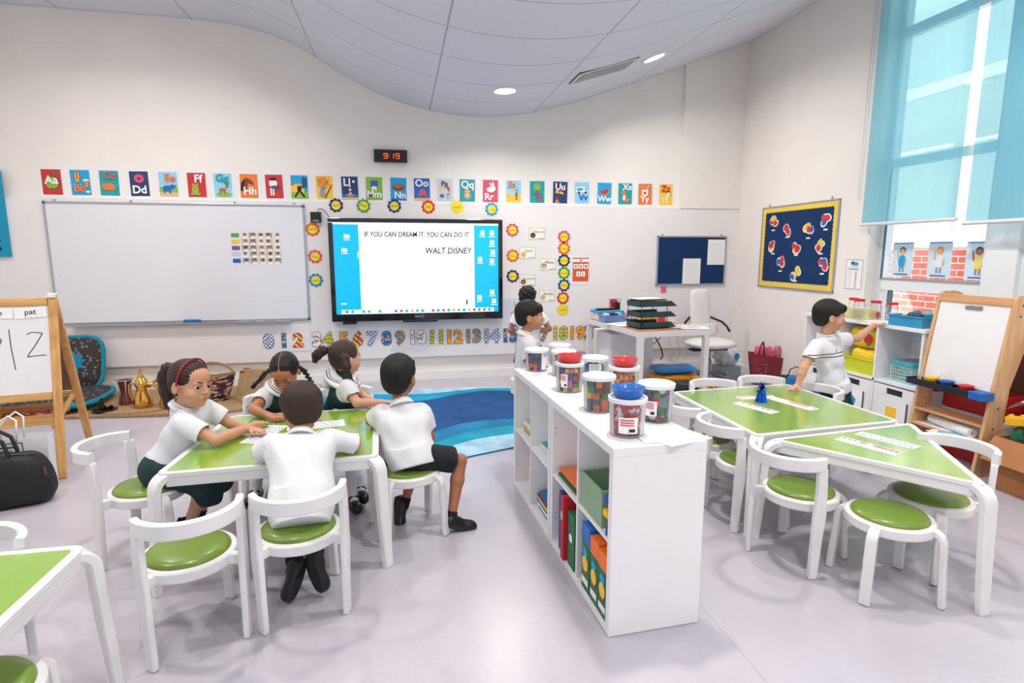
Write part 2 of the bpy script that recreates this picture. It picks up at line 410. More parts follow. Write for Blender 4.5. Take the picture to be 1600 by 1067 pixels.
b = MB(); b.tube([(0, .49, 2.05), (0, .493, .3), (.0, .50, .22), (0, .512, .22), (0, .52, .3), (0, .522, 2.05)], .0028, mat('cord', (205, 205, 205), .5), 6); b.build('pull_cord', r, smooth=True)
blind(-3.075, -4.40, -.075, 1.70, 'translucent cyan roller blind cut off by the right edge of the view')

# ---- ceiling fittings
M_lamp = mat('lamp_glow', (255, 252, 245), .5, var=0, emit=((255, 250, 240), 14))
def downlight(x, y, label, power=23):
    z = ceil_z(x); n = ceil_n(x); R = Vector((0, 0, -1)).rotation_difference(n)
    r = empty('downlight', (x, y, z)); r.rotation_mode = 'QUATERNION'; r.rotation_quaternion = R
    b = MB(); b.lathe([(.10, -.012), (.122, -.012), (.128, -.004), (.128, .02), (.10, .02), (.10, -.012)], M_white, 28); b.build('trim_ring', r, smooth=40)
    b = MB(); b.lathe([(0, -.002), (.10, -.002), (.10, .01), (0, .01)], M_lamp, 28); b.build('diffuser', r)
    tag(r, label, 'ceiling light', 'round ceiling downlights')
    ld = bpy.data.lights.new('downlight_lamp', 'AREA'); ld.shape = 'DISK'; ld.size = .15; ld.energy = power; ld.color = (1, .95, .88); ld.spread = 2.6
    lo = bpy.data.objects.new('downlight_lamp', ld); COL.objects.link(lo); lo.parent = r; lo.location = (0, 0, -.02)
    return r
downlight(-3.19, -1.06, 'round recessed downlight at the lowest dip of the wavy ceiling')
downlight(-1.732, -1.15, 'round recessed downlight just right of the slotted ceiling vent')
downlight(-5.15, -1.62, 'round recessed downlight at the top edge, left of the other two')
for x_, y_ in ((-6.9, -1.6), (-6.9, -4.2), (-5.1, -4.2), (-3.2, -4.2), (-1.6, -3.9), (-5.1, -6.4), (-3.2, -6.4), (-1.6, -6.4)):  # extra downlights added out of view to even out the room light
    downlight(x_, y_, 'added round downlight out of view, further back in the ceiling')
# slotted vent
vx, vy = -2.27, -1.22
r = empty('ceiling_vent', (vx, vy, ceil_z(vx))); r.rotation_mode = 'QUATERNION'; r.rotation_quaternion = Vector((0, 0, -1)).rotation_difference(ceil_n(vx))
b = MB(); b.b2((-.30, -.17, -.004), (.30, .17, .02), mat('vent_dark', (30, 36, 44), .8)); b.build('backing', r)
b = MB()
for a_ in ((-.30, -.17, .30, -.15), (-.30, .15, .30, .17), (-.30, -.15, -.28, .15), (.28, -.15, .30, .15)): b.b2((a_[0], a_[1], -.012), (a_[2], a_[3], 0), M_white)
b.build('frame', r, bevel=.002)
b = MB()
for k in range(5): b.b2((-.28, -.146 + k * .061, -.008), (.28, -.128 + k * .061, 0), M_white)
b.build('slat', r)
tag(r, 'slotted white air vent set in the wavy ceiling', 'vent')
r = MB(); r.lathe([(0, -.02), (.03, -.02), (.04, -.008), (.04, 0), (0, 0)], M_white, 20)
o = r.build('smoke_detector', smooth=40, loc=(-1.28, -1.75, ceil_z(-1.28))); o.rotation_mode = 'QUATERNION'; o.rotation_quaternion = Vector((0, 0, -1)).rotation_difference(ceil_n(-1.28)) @ Vector((0, 0, 1)).rotation_difference(Vector((0, 0, 1)))
tag(o, 'small white round detector on the ceiling above the right corner', 'detector')
# ================================================================ THINGS ON THE WALLS
def C_(rgb):
    return mat('print_%02x%02x%02x' % tuple(rgb), rgb, .55, var=.02)
RED, ORA, YEL, GRN, DGR, TEA, CYA, SKY, BLU, NAV, PUR, PNK, WHI, GRY, DGY, BRN, TAN, BLK, LBR = (205, 45, 50), (238, 125, 45), (250, 200, 60), (140, 185, 60), (40, 130, 70), (25, 160, 165), (20, 165, 220), (150, 210, 240), (30, 105, 185), (28, 60, 110), (110, 70, 160), (225, 80, 110), (245, 245, 245), (150, 155, 160), (80, 85, 90), (120, 70, 45), (225, 185, 130), (25, 25, 30), (180, 110, 60)
LETY = .05 - .004
LX = [-7.653, -7.394, -7.13, -6.85, -6.576, -6.301, -6.044, -5.785, -5.529, -5.269, -5.008, -4.739, -4.476, -4.21, -3.949, -3.689, -3.432, -3.163, -2.89, -2.606, -2.324, -2.054, -1.772, -1.506, -1.248, -0.975]
def draw(A, s, shapes):
    for q in shapes:
        k = q[0]
        if k == 'e': A.ell(q[1] * s, q[2] * s, q[3] * s, q[4] * s, C_(q[5]), 16, q[6] if len(q) > 6 else 0)
        elif k == 'r': A.rect(q[1] * s, q[2] * s, q[3] * s, q[4] * s, C_(q[5]))
        elif k == 'p': A.poly([(a * s, b * s) for a, b in q[1]], C_(q[2]))
        elif k == 'l': A.line((q[1] * s, q[2] * s), (q[3] * s, q[4] * s), q[5] * s, C_(q[6]))
        elif k == 's': A.star(q[1] * s, q[2] * s, q[3] * s, C_(q[4]))
def balloon(x, y, r): return [('p', [(x - r, y), (x + r, y), (x, y - r * 1.7)], YEL), ('e', x, y, r, r, RED), ('e', x, y, r * .6, r, YEL), ('e', x, y, r * .22, r, RED), ('r', x - r * .2, y - r * 2, x + r * .2, y - r * 1.6, BRN)]
def fig(x, y, s, body, skin=TAN): return [('r', x - .7 * s, y - 3.2 * s, x - .15 * s, y, DGY), ('r', x + .15 * s, y - 3.2 * s, x + .7 * s, y, DGY), ('e', x, y + .8 * s, .9 * s, 1.4 * s, body), ('e', x, y + 2.9 * s, .85 * s, .85 * s, skin), ('e', x, y + 3.4 * s, .85 * s, .5 * s, BRN)]
LETTERS = [
 ('Aa', RED, WHI, 0, -.9, 4.6, 'green apple', [('e', -1.2, -.3, 2.6, 3.6, BLK), ('e', 1.2, -.3, 2.6, 3.6, BLK), ('e', -1.1, -.3, 2.4, 3.3, GRN), ('e', 1.1, -.3, 2.4, 3.3, GRN), ('l', 0, 3, .6, 5, .4, BRN), ('e', 1.6, 4.6, 1.3, .6, DGR, .5)]),
 ('Bb', CYA, ORA, -.3, -5.0, 4.4, 'hot air balloons', balloon(-1.5, 3.6, 2.1) + [('e', 3, 1.2, 1.6, .8, WHI)] + balloon(3.2, -.3, 1.4) + [('e', 3.4, -5.2, 1.2, .6, WHI)]),
 ('Cc', TEA, PNK, .8, 2.6, 4.2, 'curled orange cat', [('e', -.5, -2.2, 3.2, 2.1, ORA), ('e', -2.8, -1.4, 1.3, 1.2, ORA), ('l', -4, -4, 4, -4, .3, DGR), ('p', [(-3.6, -.6), (-3.2, .4), (-2.7, -.4)], ORA)]),
 ('Dd', NAV, WHI, 0, -5.4, 4.6, 'pink doughnut', [('e', 0, 3, 2.7, 2.5, PNK), ('e', 0, 3, .9, .8, NAV)]),
 ('Ee', SKY, ORA, 1.2, 1.8, 4.4, 'blue elephant', [('r', -5, -7, 5, -4.5, TAN), ('r', -5, -4.5, 5, -1.5, GRN), ('e', -.8, -2.4, 2.6, 1.8, BLU), ('e', 2, -1.4, 1.5, 1.4, BLU), ('l', 3.2, -2, 4.2, -.2, .6, BLU), ('r', -2.8, -5.2, -1.8, -3, BLU), ('r', .2, -5.2, 1.2, -3, BLU)]),
 ('Ff', RED, WHI, 1.4, 1.6, 4.6, 'green frog', [('e', -1, -3, 1.9, 2.8, GRN), ('e', -2, .1, .8, .8, GRN), ('e', 0, .1, .8, .8, GRN), ('e', -2.6, -5.2, 1.2, .6, GRN), ('e', .7, -5.2, 1.2, .6, GRN)]),
 ('Gg', SKY, TEA, 0, 2.2, 4.6, 'brown goat on a rock', [('e', 0, -5.4, 4.4, 1.5, GRN), ('e', -.6, -2.6, 2, 1.2, LBR), ('e', 2.2, -.6, .9, .9, LBR), ('l', 1.2, -2, 2.2, -.6, 1, LBR), ('r', -2, -5, -1.4, -3, BRN), ('r', .6, -5, 1.2, -3, BRN), ('l', 2, .2, 1.6, 2, .3, BRN), ('l', 2.8, .2, 3.2, 2, .3, BRN)]),
 ('Hh', ORA, WHI, .6, -5.0, 4.6, 'brown horse head', [('p', [(-5, -3), (-4, 2.5), (-1, 4.8), (1.6, 3.6), (3, 1.2), (2.2, .6), (-.4, 1.6), (-1.6, -3)], BRN), ('p', [(-5, -3), (-4.4, 2), (-1.6, 5), (-2.6, 1), (-3.4, -3)], BLK)]),
 ('Ii', RED, WHI, -1.2, -5.2, 4.4, 'jar of ink', [('e', -.6, 2, 2.4, 2.4, WHI), ('r', -2.2, 3.6, 1.2, 5.2, BLK), ('e', .4, -.6, 2.8, 1.2, DGY), ('e', 2.8, -1, 1.2, .7, DGY)]),
 ('Jj', CYA, NAV, 2.6, 1.6, 4.6, 'figure doing judo', [('r', -5, -7, 5, -3, GRN), ('r', -5, -3, 2.6, 2, YEL), ('r', -5, 1, -3.4, 2, RED), ('r', -1.2, 1, .4, 2, RED), ('l', -.6, -2.5, -3, -6, 1.1, BLK), ('l', .2, -2.5, 2.8, -6, 1.1, BLK), ('e', -.2, -1, 1.3, 2, BLK), ('e', -.4, 1.4, .8, .8, TAN), ('l', .4, 0, 3, -.6, .6, BLK)]),
 ('Kk', YEL, ORA, -.2, 1.8, 4.6, 'grey koala on a branch', [('l', 0, -6.4, 4.4, 1.6, .9, BRN), ('e', -1.4, -3.6, 1.9, 2.6, GRY), ('e', -.8, -.3, 1.6, 1.4, GRY), ('e', -2.4, .6, .8, .8, GRY), ('e', .9, .4, .8, .8, GRY), ('e', -.6, -.5, .35, .55, BLK)]),
 ('Ll', NAV, WHI, -1.6, 1.4, 4.8, 'lighthouse at night', [('r', -5, -7, 5, -5.6, TAN), ('r', -5, -5.6, 5, -3.6, BLU), ('p', [(-.7, -4.4), (.9, -4.4), (.6, 1.6), (-.4, 1.6)], WHI), ('r', -.5, -.4, .7, .8, RED), ('r', -.6, -2.8, .8, -1.6, RED), ('e', 2.4, 4, .8, .8, WHI), ('e', 0, -4.4, 2.6, .8, GRY)]),
 ('Mm', GRN, WHI, 0, -5.4, 4.4, 'blue monster', [('e', 0, 2.2, 2.3, 2.6, BLU), ('r', -2.3, 1.6, 2.3, 5, BLU), ('e', 0, .5, 1.8, 1, WHI), ('r', -1.4, -1.6, -.8, .2, WHI), ('r', .8, -1.6, 1.4, .2, WHI)]),
 ('Nn', CYA, WHI, 1, -5.6, 4.2, 'brown nest', [('e', 0, 1.2, 3.9, 2.3, BRN), ('e', 0, 1.9, 3.2, 1.2, LBR), ('r', -5, -6.8, 5, -6.2, BLU)]),
 ('Oo', BLU, WHI, 0, 2.0, 4.6, 'pink octopus', [('r', -5, -7, 5, -5.2, TAN), ('e', .4, -1.4, 2, 1.8, PNK)] + [('l', .4, -2, .4 + 3.4 * math.cos(a), -3.4 + 1.8 * math.sin(a), .55, PNK) for a in (0, .8, 2.2, 3.1, 3.9, 5.4)]),
 ('Pp', (236, 240, 246), DGY, 0, 2.6, 3.2, 'pear, parrot, jug and penguin', [('e', -2.4, .6, 1, 1.2, YEL), ('e', -2.4, 1.8, .6, .8, YEL), ('e', 2.2, .8, .8, 1.9, RED, .4), ('e', 2.6, -.8, .5, 1, GRN, .4), ('e', -2, -3.8, 1.5, 1, BLU), ('e', -2, -3, .8, .7, RED), ('e', 2, -3.8, .9, 1.7, BLK), ('e', 2, -4, .5, 1.2, WHI)]),
 ('Qq', TEA, WHI, 0, 1.6, 4.8, 'queen with grey hair', [('e', 0, -3, 2.5, 2.6, GRY), ('e', 0, -3, 1.6, 1.9, TAN), ('p', [(-1.6, -.9), (-1.6, .6), (-.8, -.2), (0, .8), (.8, -.2), (1.6, .6), (1.6, -.9)], YEL)]),
 ('Rr', PNK, WHI, -.8, -5.6, 4.4, 'white rabbit', [('e', .2, 1, 2.8, 1.8, WHI), ('e', 2.4, 1.8, 1.3, 1.2, WHI), ('e', .6, 3.8, .6, 2, WHI, .7), ('e', 1.8, 4.2, .6, 2, WHI, .2), ('e', 2.8, 2, .25, .3, BLK)]),
 ('Ss', SKY, ORA, -1.2, 2.4, 4.4, 'child on the sand', [('r', -5, -7, 5, -1, YEL), ('e', -2, -3, 3, 1.2, TAN)] + fig(2, -2.4, .95, BLU)),
 ('Tt', TEA, RED, 1, -5.4, 4.2, 'round green tree', [('r', -.4, -1, .4, 3, BRN), ('e', 0, 3.4, 2.5, 2.3, GRN), ('e', 0, -1.4, 3.2, .7, DGR)]),
 ('Uu', NAV, WHI, -.2, 1.8, 4.4, 'yellow umbrella', [('p', [(-3.6, -.2), (-2.6, 1.8), (0, 2.2), (2.8, -1.2)], YEL), ('p', [(-1.4, 2), (0, 2.2), (1, .6), (-1, -.4)], RED), ('l', -.6, .2, -1.8, -4.4, .3, BRN), ('e', -2, -4.2, 1.1, 1.2, BRN), ('p', [(-3.6, -7), (-.6, -7), (-1, -5), (-3, -5)], ORA)]),
 ('Vv', SKY, BLU, .8, -5.0, 4.4, 'white van', [('r', -4, .4, 2, 4, WHI), ('p', [(2, .4), (4.2, .4), (4, 2), (2.8, 3.2), (2, 3.2)], WHI), ('p', [(2.3, 1.8), (3.7, 1.8), (2.8, 2.9), (2.3, 2.9)], BLU), ('e', -2.2, .3, .8, .8, BLK), ('e', 2.6, .3, .8, .8, BLK), ('r', -3.4, 1.6, .6, 3.2, CYA)]),
 ('Ww', CYA, WHI, 0, -5.4, 4.0, 'slice of watermelon', [('p', [(-4, 1.6), (-2.6, -.6), (0, -1.4), (3, 0), (3.6, 3.6)], GRN), ('p', [(-3.4, 1.5), (-2.2, -.1), (0, -.8), (2.4, .4), (3.2, 3.5)], RED), ('e', -.6, .6, .25, .35, BLK), ('e', 1.2, 1.4, .25, .35, BLK)]),
 ('Xx', TEA, WHI, 1.4, 2.6, 4.2, 'orange fox', [('e', -.6, -2.4, 1.6, 2.6, ORA), ('e', -1.4, 1, 1.3, 1.1, ORA), ('p', [(-2.4, 1.6), (-2.2, 3), (-1.4, 1.9)], ORA), ('p', [(-1, 1.9), (-.4, 2.9), (-.3, 1.6)], ORA), ('e', -.8, -2.6, .8, 1.8, WHI), ('e', 1.8, -4.2, 1.8, .8, ORA, .4)]),
 ('Yy', ORA, WHI, -.6, -5.4, 4.4, 'white pot of yoghurt', [('p', [(-2.2, -1), (1.8, -1), (2.2, 3), (-2.6, 3)], WHI), ('r', -2.9, 3, 2.5, 3.8, GRY), ('e', -.2, .8, 1, 1.1, RED), ('l', 1, 3.6, 3, 6, .3, WHI)]),
 ('Zz', YEL, RED, -.4, 1.9, 4.6, 'small zebra', [('e', -.6, -2.4, 2, 1.4, WHI), ('l', .8, -1.4, 2, .4, 1.1, WHI), ('e', 2.3, .6, 1.2, .8, WHI), ('r', -2.2, -6, -1.6, -3, WHI), ('r', .4, -6, 1, -3, WHI), ('l', -1.6, -1.2, -1.4, -3.6, .3, BLK), ('l', -.4, -1, -.2, -3.7, .3, BLK), ('e', 3.2, .4, .4, .4, BLK)]),
]
CN = {RED: 'red', CYA: 'bright blue', TEA: 'teal', NAV: 'navy', SKY: 'pale blue', ORA: 'orange', YEL: 'yellow', GRN: 'green', PNK: 'pink', BLU: 'blue'}
M_lam = mat('laminate_sheet', (238, 238, 242), .25, var=.01)
for i, (tx, bg, fg, lx, ly, ls, what, sh) in enumerate(LETTERS):
    r = empty('alphabet_card', (LX[i], LETY, 2.198)); tilt = random.uniform(-.02, .02); r.rotation_euler = (0, tilt, 0)
    b = MB(); b.b2((-.115, 0, -.158), (.115, .004, .15), M_lam); b.build('laminated_sheet', r)
    u = .0176
    A = Art((0, 0, 0), (1, 0, 0), (0, 0, 1)); A.rect(-5.1 * u, -7.1 * u, 5.1 * u, 7.1 * u, C_(bg if bg[0] < 230 or bg == ORA or bg == YEL else (200, 210, 225)))
    for k in range(12):
        yy = -6.4 + k * 1.16
        for s_ in (-1, 1): A.k = .0004; A.rect(s_ * 4.8 * u - .0012, yy * u - .002, s_ * 4.8 * u + .0012, yy * u + .002, C_(WHI))
    draw(A, u, sh); A.mb.build('picture', r)
    A = Art((0, -.010, 0), (1, 0, 0), (0, 0, 1)); A.text(tx, lx * u, ly * u, ls * u * 1.35, C_(fg), bold=.03); A.mb.build('lettering', r)
    tag(r, '%s alphabet card reading %s with a %s' % (CN.get(bg, 'white'), tx, what), 'alphabet card', 'alphabet cards along the wall')

# ---- flowers: months round the screen, week days in a column
ROSE = (222, 85, 110)
FL = [(-5.149, 1.745), (-5.137, 1.449), (-5.143, 1.188), (-4.89, 2.006), (-4.596, 2.004), (-4.261, 2.008), (-3.884, 2.003), (-3.558, 2.008), (-3.157, 1.988), (-2.912, 1.753), (-2.908, 1.456), (-2.908, 1.215)]
FT = [('March', (236, 105, 50), 'orange'), ('February', ROSE, 'rose red'), ('January', (20, 140, 200), 'light blue'), ('April', (40, 45, 110), 'dark violet'), ('May', (70, 165, 80), 'green'), ('June', (20, 60, 130), 'navy'), ('July', (215, 50, 50), 'red'), ('August', (235, 225, 60), 'yellow'), ('September', (25, 165, 215), 'cyan'), ('October', ROSE, 'rose pink'), ('November', (236, 105, 50), 'orange'), ('December', (40, 45, 110), 'dark violet')]
WD = [(-2.284, 1.678), (-2.282, 1.542), (-2.28, 1.398), (-2.278, 1.249), (-2.276, 1.101), (-2.286, 0.947), (-2.288, 0.803)]
WT = [('Monday', ROSE, 'rose pink'), ('Tuesday', (236, 105, 50), 'orange'), ('Wednesday', (20, 50, 110), 'navy'), ('Thursday', (70, 165, 80), 'green'), ('Friday', (20, 70, 140), 'blue'), ('Saturday', (210, 45, 50), 'red'), ('Sunday', (225, 220, 60), 'yellow')]
def flower(x, z, tx, c, label, group, R=.078):
    r = empty('paper_flower', (x, -.003, z)); r.rotation_euler = (0, random.uniform(-.3, .3), 0)
    b = MB(); n = 9; pts = []
    for k in range(n * 8):
        a = 2 * PI * k / (n * 8); rr = R * (.80 + .20 * abs(math.sin(a * n / 2)) ** .6); pts.append((rr * math.cos(a), rr * math.sin(a)))
    b.add([(p[0], 0, p[1]) for p in pts] + [(p[0], .003, p[1]) for p in pts], [tuple(range(len(pts)))] + [(i, len(pts) + i, len(pts) + (i + 1) % len(pts), (i + 1) % len(pts)) for i in range(len(pts))], C_(c)); b.build('petals', r)
    A = Art((0, -.001, 0), (1, 0, 0), (0, 0, 1)); A.ell(0, 0, R * .62, R * .62, C_((248, 222, 50)), 24); A.mb.build('centre', r)
    A = Art((0, -.002, 0), (1, 0, 0), (0, 0, 1)); A.text(tx, 0, -R * .12, min(.045, R * 1.15 / (.55 * len(tx))), C_((120, 90, 20))); A.mb.build('lettering', r)
    tag(r, label, 'flower', group)
for (x, z), (tx, c, cn) in zip(FL, FT): flower(x, z, tx, c, '%s petalled paper flower reading %s beside the screen' % (cn, tx), 'month flowers around the screen')
for (x, z), (tx, c, cn) in zip(WD, WT): flower(x, z, tx, c, '%s petalled paper flower reading %s in the column' % (cn, tx), 'weekday flowers in a column')

# ---- manners cards
for (x, z), tx, hair, skin, wh in zip([(-2.615, 1.714), (-2.73, 1.489), (-2.478, 1.353), (-2.729, 1.165), (-2.487, 0.977)], ('Thank you', 'Sorry', 'Please', 'Excuse me', 'Pardon'), (BLK, YEL, BRN, BLK, TAN), (BRN, TAN, TAN, LBR, TAN), ('topmost', 'with a blond face', 'with a red haired face', 'with a dark haired face', 'lowest of the five')):
    r = empty('manners_card', (x, -.003, z))
    b = MB(); b.b2((-.098, 0, -.068), (.098, .003, .068), C_((214, 214, 150))); b.build('card', r)
    A = Art((0, 0, 0), (1, 0, 0), (0, 0, 1)); A.rect(-.09, -.06, .09, .06, C_((246, 246, 240)))
    A.ell(-.05, -.02, .032, .032, C_(hair)); A.ell(-.05, -.026, .024, .026, C_(skin)); A.ell(-.058, -.022, .003, .003, C_(BLK), 6); A.ell(-.042, -.022, .003, .003, C_(BLK), 6); A.rect(.02, -.056, .085, -.05, C_(GRY)); A.mb.build('picture', r)
    A = Art((0, -.005, 0), (1, 0, 0), (0, 0, 1)); A.text(tx, .018, .012, .042 if len(tx) < 7 else .034, C_((90, 90, 90))); A.mb.build('lettering', r)
    tag(r, 'small white manners card reading %s, %s' % (tx, wh), 'card', 'manners cards right of the screen')

# ---- orange poster, star chart, small black speaker
r = empty('orange_poster', (-2.069, -.003, 1.281))
b = MB(); b.b2((-.115, 0, -.175), (.115, .003, .165), M_lam); b.build('sheet', r)
A = Art(); A.rect(-.10, -.135, .10, .15, C_((228, 90, 40))); A.rect(-.10, .10, .10, .135, C_(WHI)); A.rect(-.012, .105, .012, .128, C_((228, 90, 40)))
for k in range(3): A.rect(-.09 + k * .063, .02, -.035 + k * .063, .075, C_(WHI)); A.ell(-.062 + k * .063, .047, .014, .01, C_(DGR if k < 2 else BLK))
for k in range(2): A.rect(-.055 + k * .06, -.075, -.005 + k * .06, -.015, C_(WHI)); A.rect(-.036 + k * .06, -.065, -.026 + k * .06, -.03, C_(DGR))
A.mb.build('picture', r); tag(r, 'orange and white instruction poster right of the weekday flowers', 'poster')
r = empty('star_chart', (-2.905, -.003, .80))
b = MB(); b.b2((-.13, 0, -.165), (.13, .003, .155), C_((222, 222, 236))); b.build('sheet', r)
A = Art(); 
for k in range(4): A.star(.0 if k % 2 == 0 else .10, -.03 if k < 2 else -.12, .042, C_((222, 180, 60)))
A.mb.build('star', r)
A = Art((0, -.002, 0)); A.text('1', .02, .06, .07, M_ink); A.text('2', .10, .06, .07, M_ink); A.mb.build('lettering', r)
tag(r, 'pale chart with gold stars partly behind the boy beside the screen', 'chart')
r = empty('wall_speaker', (-5.105, 0, 1.875))
b = MB(); b.b2((-.055, -.05, -.055), (.055, 0, .055), M_black); b.build('body', r, bevel=.004)
A = Art((0, -.0505, 0)); A.rect(-.03, -.045, .03, -.032, C_(GRY)); A.mb.build('badge', r)
b = MB(); b.tube([(.02, -.03, .05), (.03, -.03, .085), (.07, -.03, .09), (.11, -.03, .05), (.15, -.03, -.02)], .004, M_black, 6); b.build('cable', r, smooth=True)
tag(r, 'small black box with a cable between the whiteboard and screen', 'speaker')

# ---- number cut-outs
NUM = [(-5.681, 0.52), (-5.517, 0.521), (-5.367, 0.52), (-5.167, 0.525), (-5.049, 0.522), (-4.874, 0.52), (-4.718, 0.519), (-4.554, 0.518), (-4.396, 0.517), (-4.243, 0.517), (-4.03, 0.518), (-3.822, 0.516), (-3.603, 0.513), (-3.383, 0.515), (-3.159, 0.512), (-2.932, 0.51), (-2.751, 0.508), (-2.543, 0.511), (-2.309, 0.524), (-2.096, 0.522), (-1.906, 0.525)]
def patmat(name, a, b_, kind):
    if name in MATS: return MATS[name]
    m = mat(name, a, .5, var=0); t = NT(m); x, y, z = t.xyz()
    if kind == 'check':
        f = t.m('FRACT', t.m('MULTIPLY', t.m('ADD', t.m('FLOOR', t.m('MULTIPLY', x, 48)), t.m('FLOOR', t.m('MULTIPLY', z, 48))), .5)); f = t.m('GREATER_THAN', f, .25)
    elif kind == 'zig': f = t.m('GREATER_THAN', t.m('FRACT', t.m('ADD', t.m('MULTIPLY', z, 22), t.m('ABSOLUTE', t.m('SUBTRACT', t.m('FRACT', t.m('MULTIPLY', x, 25)), .5)))), .5)
    elif kind == 'dots':
        v = t.N.new('ShaderNodeTexVoronoi'); v.inputs['Scale'].default_value = 38; tc = t.N.new('ShaderNodeTexCoord'); t.L.new(tc.outputs['Object'], v.inputs['Vector']); f = t.m('LESS_THAN', v.outputs['Distance'], .38)
    else: f = t.m('GREATER_THAN', t.m('FRACT', t.m('MULTIPLY', t.m('ADD', x, z), 16)), .5)
    t.base(t.mix(f, s2l(a), s2l(b_))); return m
PM = [patmat('blue_check', BLU, WHI, 'check'), patmat('blue_star', (30, 110, 180), YEL, 'dots'), patmat('rainbow', RED, YEL, 'diag'), patmat('white_dots', WHI, (215, 90, 90), 'dots'), patmat('green_zigzag', (110, 170, 60), YEL, 'zig'), patmat('orange_dots', (240, 165, 40), (225, 110, 40), 'dots'), patmat('orange_green', ORA, TEA, 'diag')]
PW = ['blue check', 'blue starred', 'rainbow striped', 'white dotted', 'green zigzag', 'orange dotted', 'orange and teal']
pi_ = [0, 1, 2, 3, 4, 5, 2, 0, 1, 6, 3, 4, 5, 6, 0, 1, 3, 6, 4, 5, 6]
for i, (x, z) in enumerate(NUM):
    r = empty('number_cutout', (x, -.0062, z))
    A = Art((0, 0, -.072), step=.0); A.text(str(i), 0, 0, .205, C_(NAV), bold=.072); A.mb.build('outline', r)
    A = Art((0, -.0015, -.072), step=.0); A.text(str(i), 0, 0, .205, PM[pi_[i]], bold=.050); A.mb.build('digits', r)
    tag(r, '%s paper number %d on the wall under the screen' % (PW[pi_[i]], i), 'number', 'paper numbers in a row')
b = MB(); b.b2((-.148, -.004, -.158), (.148, -.0005, .158), C_((225, 223, 226))); o = b.build('access_panel', loc=(-5.38, 0, .55)); 
A = Art((0, -.0045, 0), mb=MB()); A.rect(-.142, -.152, .142, .152, M_panel); A.mb.build('cover', o); tag(o, 'square white access panel behind the numbers one and two', 'panel')

# ---- whiteboard
r = empty('whiteboard', (-6.475, 0, 1.376))
hw, hh = 1.253, .628
b = MB(); b.b2((-hw + .012, -.018, -hh + .012), (hw - .012, -.002, hh - .012), mat('dry_wipe_surface', (228, 229, 237), .12, var=.015, vscale=1.2, coat=.5)); b.build('writing_surface', r)
b = MB()
for a_ in ((-hw, -hh, -hw + .022, hh), (hw - .022, -hh, hw, hh), (-hw, -hh, hw, -hh + .022), (-hw, hh - .022, hw, hh)): b.b2((a_[0], -.024, a_[1]), (a_[2], -.001, a_[3]), M_alu)
b.build('frame', r, bevel=.003)
b = MB()
for sx_ in (-1, 1):
    for sz_ in (-1, 1): b.b2((sx_ * hw - .028 * (sx_ > 0) - .002 * (sx_ < 0), -.027, sz_ * hh - .028 * (sz_ > 0) - .002 * (sz_ < 0)), (sx_ * hw + .002 * (sx_ > 0) + .028 * (sx_ < 0), -.001, sz_ * hh + .028 * (sz_ < 0) + .002 * (sz_ > 0)), mat('corner_cap', (70, 100, 118), .5))
b.build('corner_cap', r, bevel=.003)
b = MB(); b.b2((-1.10, -.075, -hh - .012), (1.05, -.02, -hh - .004), M_alu); b.b2((-1.10, -.078, -hh - .012), (1.05, -.072, -hh + .006), M_alu); b.build('pen_tray', r, bevel=.001)
b = MB()
for x_ in (-1.15, -.45, .55, 1.15): b.b2((x_ - .012, -.012, hh), (x_ + .012, -.002, hh + .022), M_alu)
b.build('hanger', r)
tag(r, 'large white dry wipe board with an aluminium frame on the left', 'whiteboard')
b = MB(); b.b2((-.08, -.03, 0), (.08, .02, .016), M_black); b.b2((-.078, -.028, .016), (.078, .018, .036), C_((20, 110, 190))); o = b.build('board_eraser', loc=(-6.43, -.045, .7445)); tag(o, 'blue topped eraser lying on the whiteboard tray', 'eraser')
for x_, c_ in ((-6.0, WHI), (-5.82, WHI), (-5.62, WHI), (-6.62, WHI)):
    b = MB(); b.lathe([(0, 0), (.008, 0), (.008, .12), (.006, .12), (.006, .13), (0, .13)], C_(c_), 10, (0, 0, 0), (1, 0, 0)); b.lathe([(0, -.001), (.0085, -.001), (.0085, .03), (0, .03)], M_black, 10, (0, 0, 0), (1, 0, 0))
    o = b.build('marker_pen', loc=(x_, -.05, .745), smooth=40); tag(o, 'white marker pen lying on the whiteboard tray', 'pen', 'pens on the whiteboard tray')
cols = [((95, 160, 60), 'green'), ((235, 200, 50), 'yellow'), ((115, 80, 150), 'purple'), ((205, 205, 215), 'grey'), ((25, 95, 175), 'blue')]
zr = [1.676, 1.608, 1.541, 1.475, 1.405]
for (c, cn), z in zip(cols, zr):
    b = MB(); b.b2((-.04, -.0015, -.022), (.04, 0, .022), C_(c)); o = b.build('magnet_label', loc=(-5.945, -.0185, z)); tag(o, '%s magnetic label beside the photo cards' % cn, 'label', 'colour labels on the whiteboard')
skn = [(150, 100, 75), (190, 135, 105), (120, 75, 55), (205, 155, 125)]
random.seed(3)
for j, z in enumerate(zr):
    for i, x in enumerate((-5.85, -5.77, -5.687, -5.605, -5.524)):
        A = Art(); A.mb.b2((-.037, -.0, -.031), (.037, .0012, .031), C_((228, 226, 226)))
        A.rect(-.034, -.028, .034, .028, C_(random.choice([(225, 220, 215), (160, 150, 140), (215, 190, 160)])))
        dx = random.uniform(-.008, .008); A.ell(dx, -.02, .026, .014, C_(WHI)); A.ell(dx, .006, .017, .018, C_(BLK)); A.ell(dx, 0, .012, .014, C_(random.choice(skn)))
        o = A.mb.build('photo_card', loc=(x, -.0195, z))
        tag(o, 'small portrait photo card, row %s, %s' % (['beside the green label', 'beside the yellow label', 'beside the purple label', 'beside the grey label', 'beside the blue label'][j], ['nearest the label', 'second from the label', 'middle one', 'second from the end', 'furthest from the label'][i]), 'photo', 'photo cards on the whiteboard')

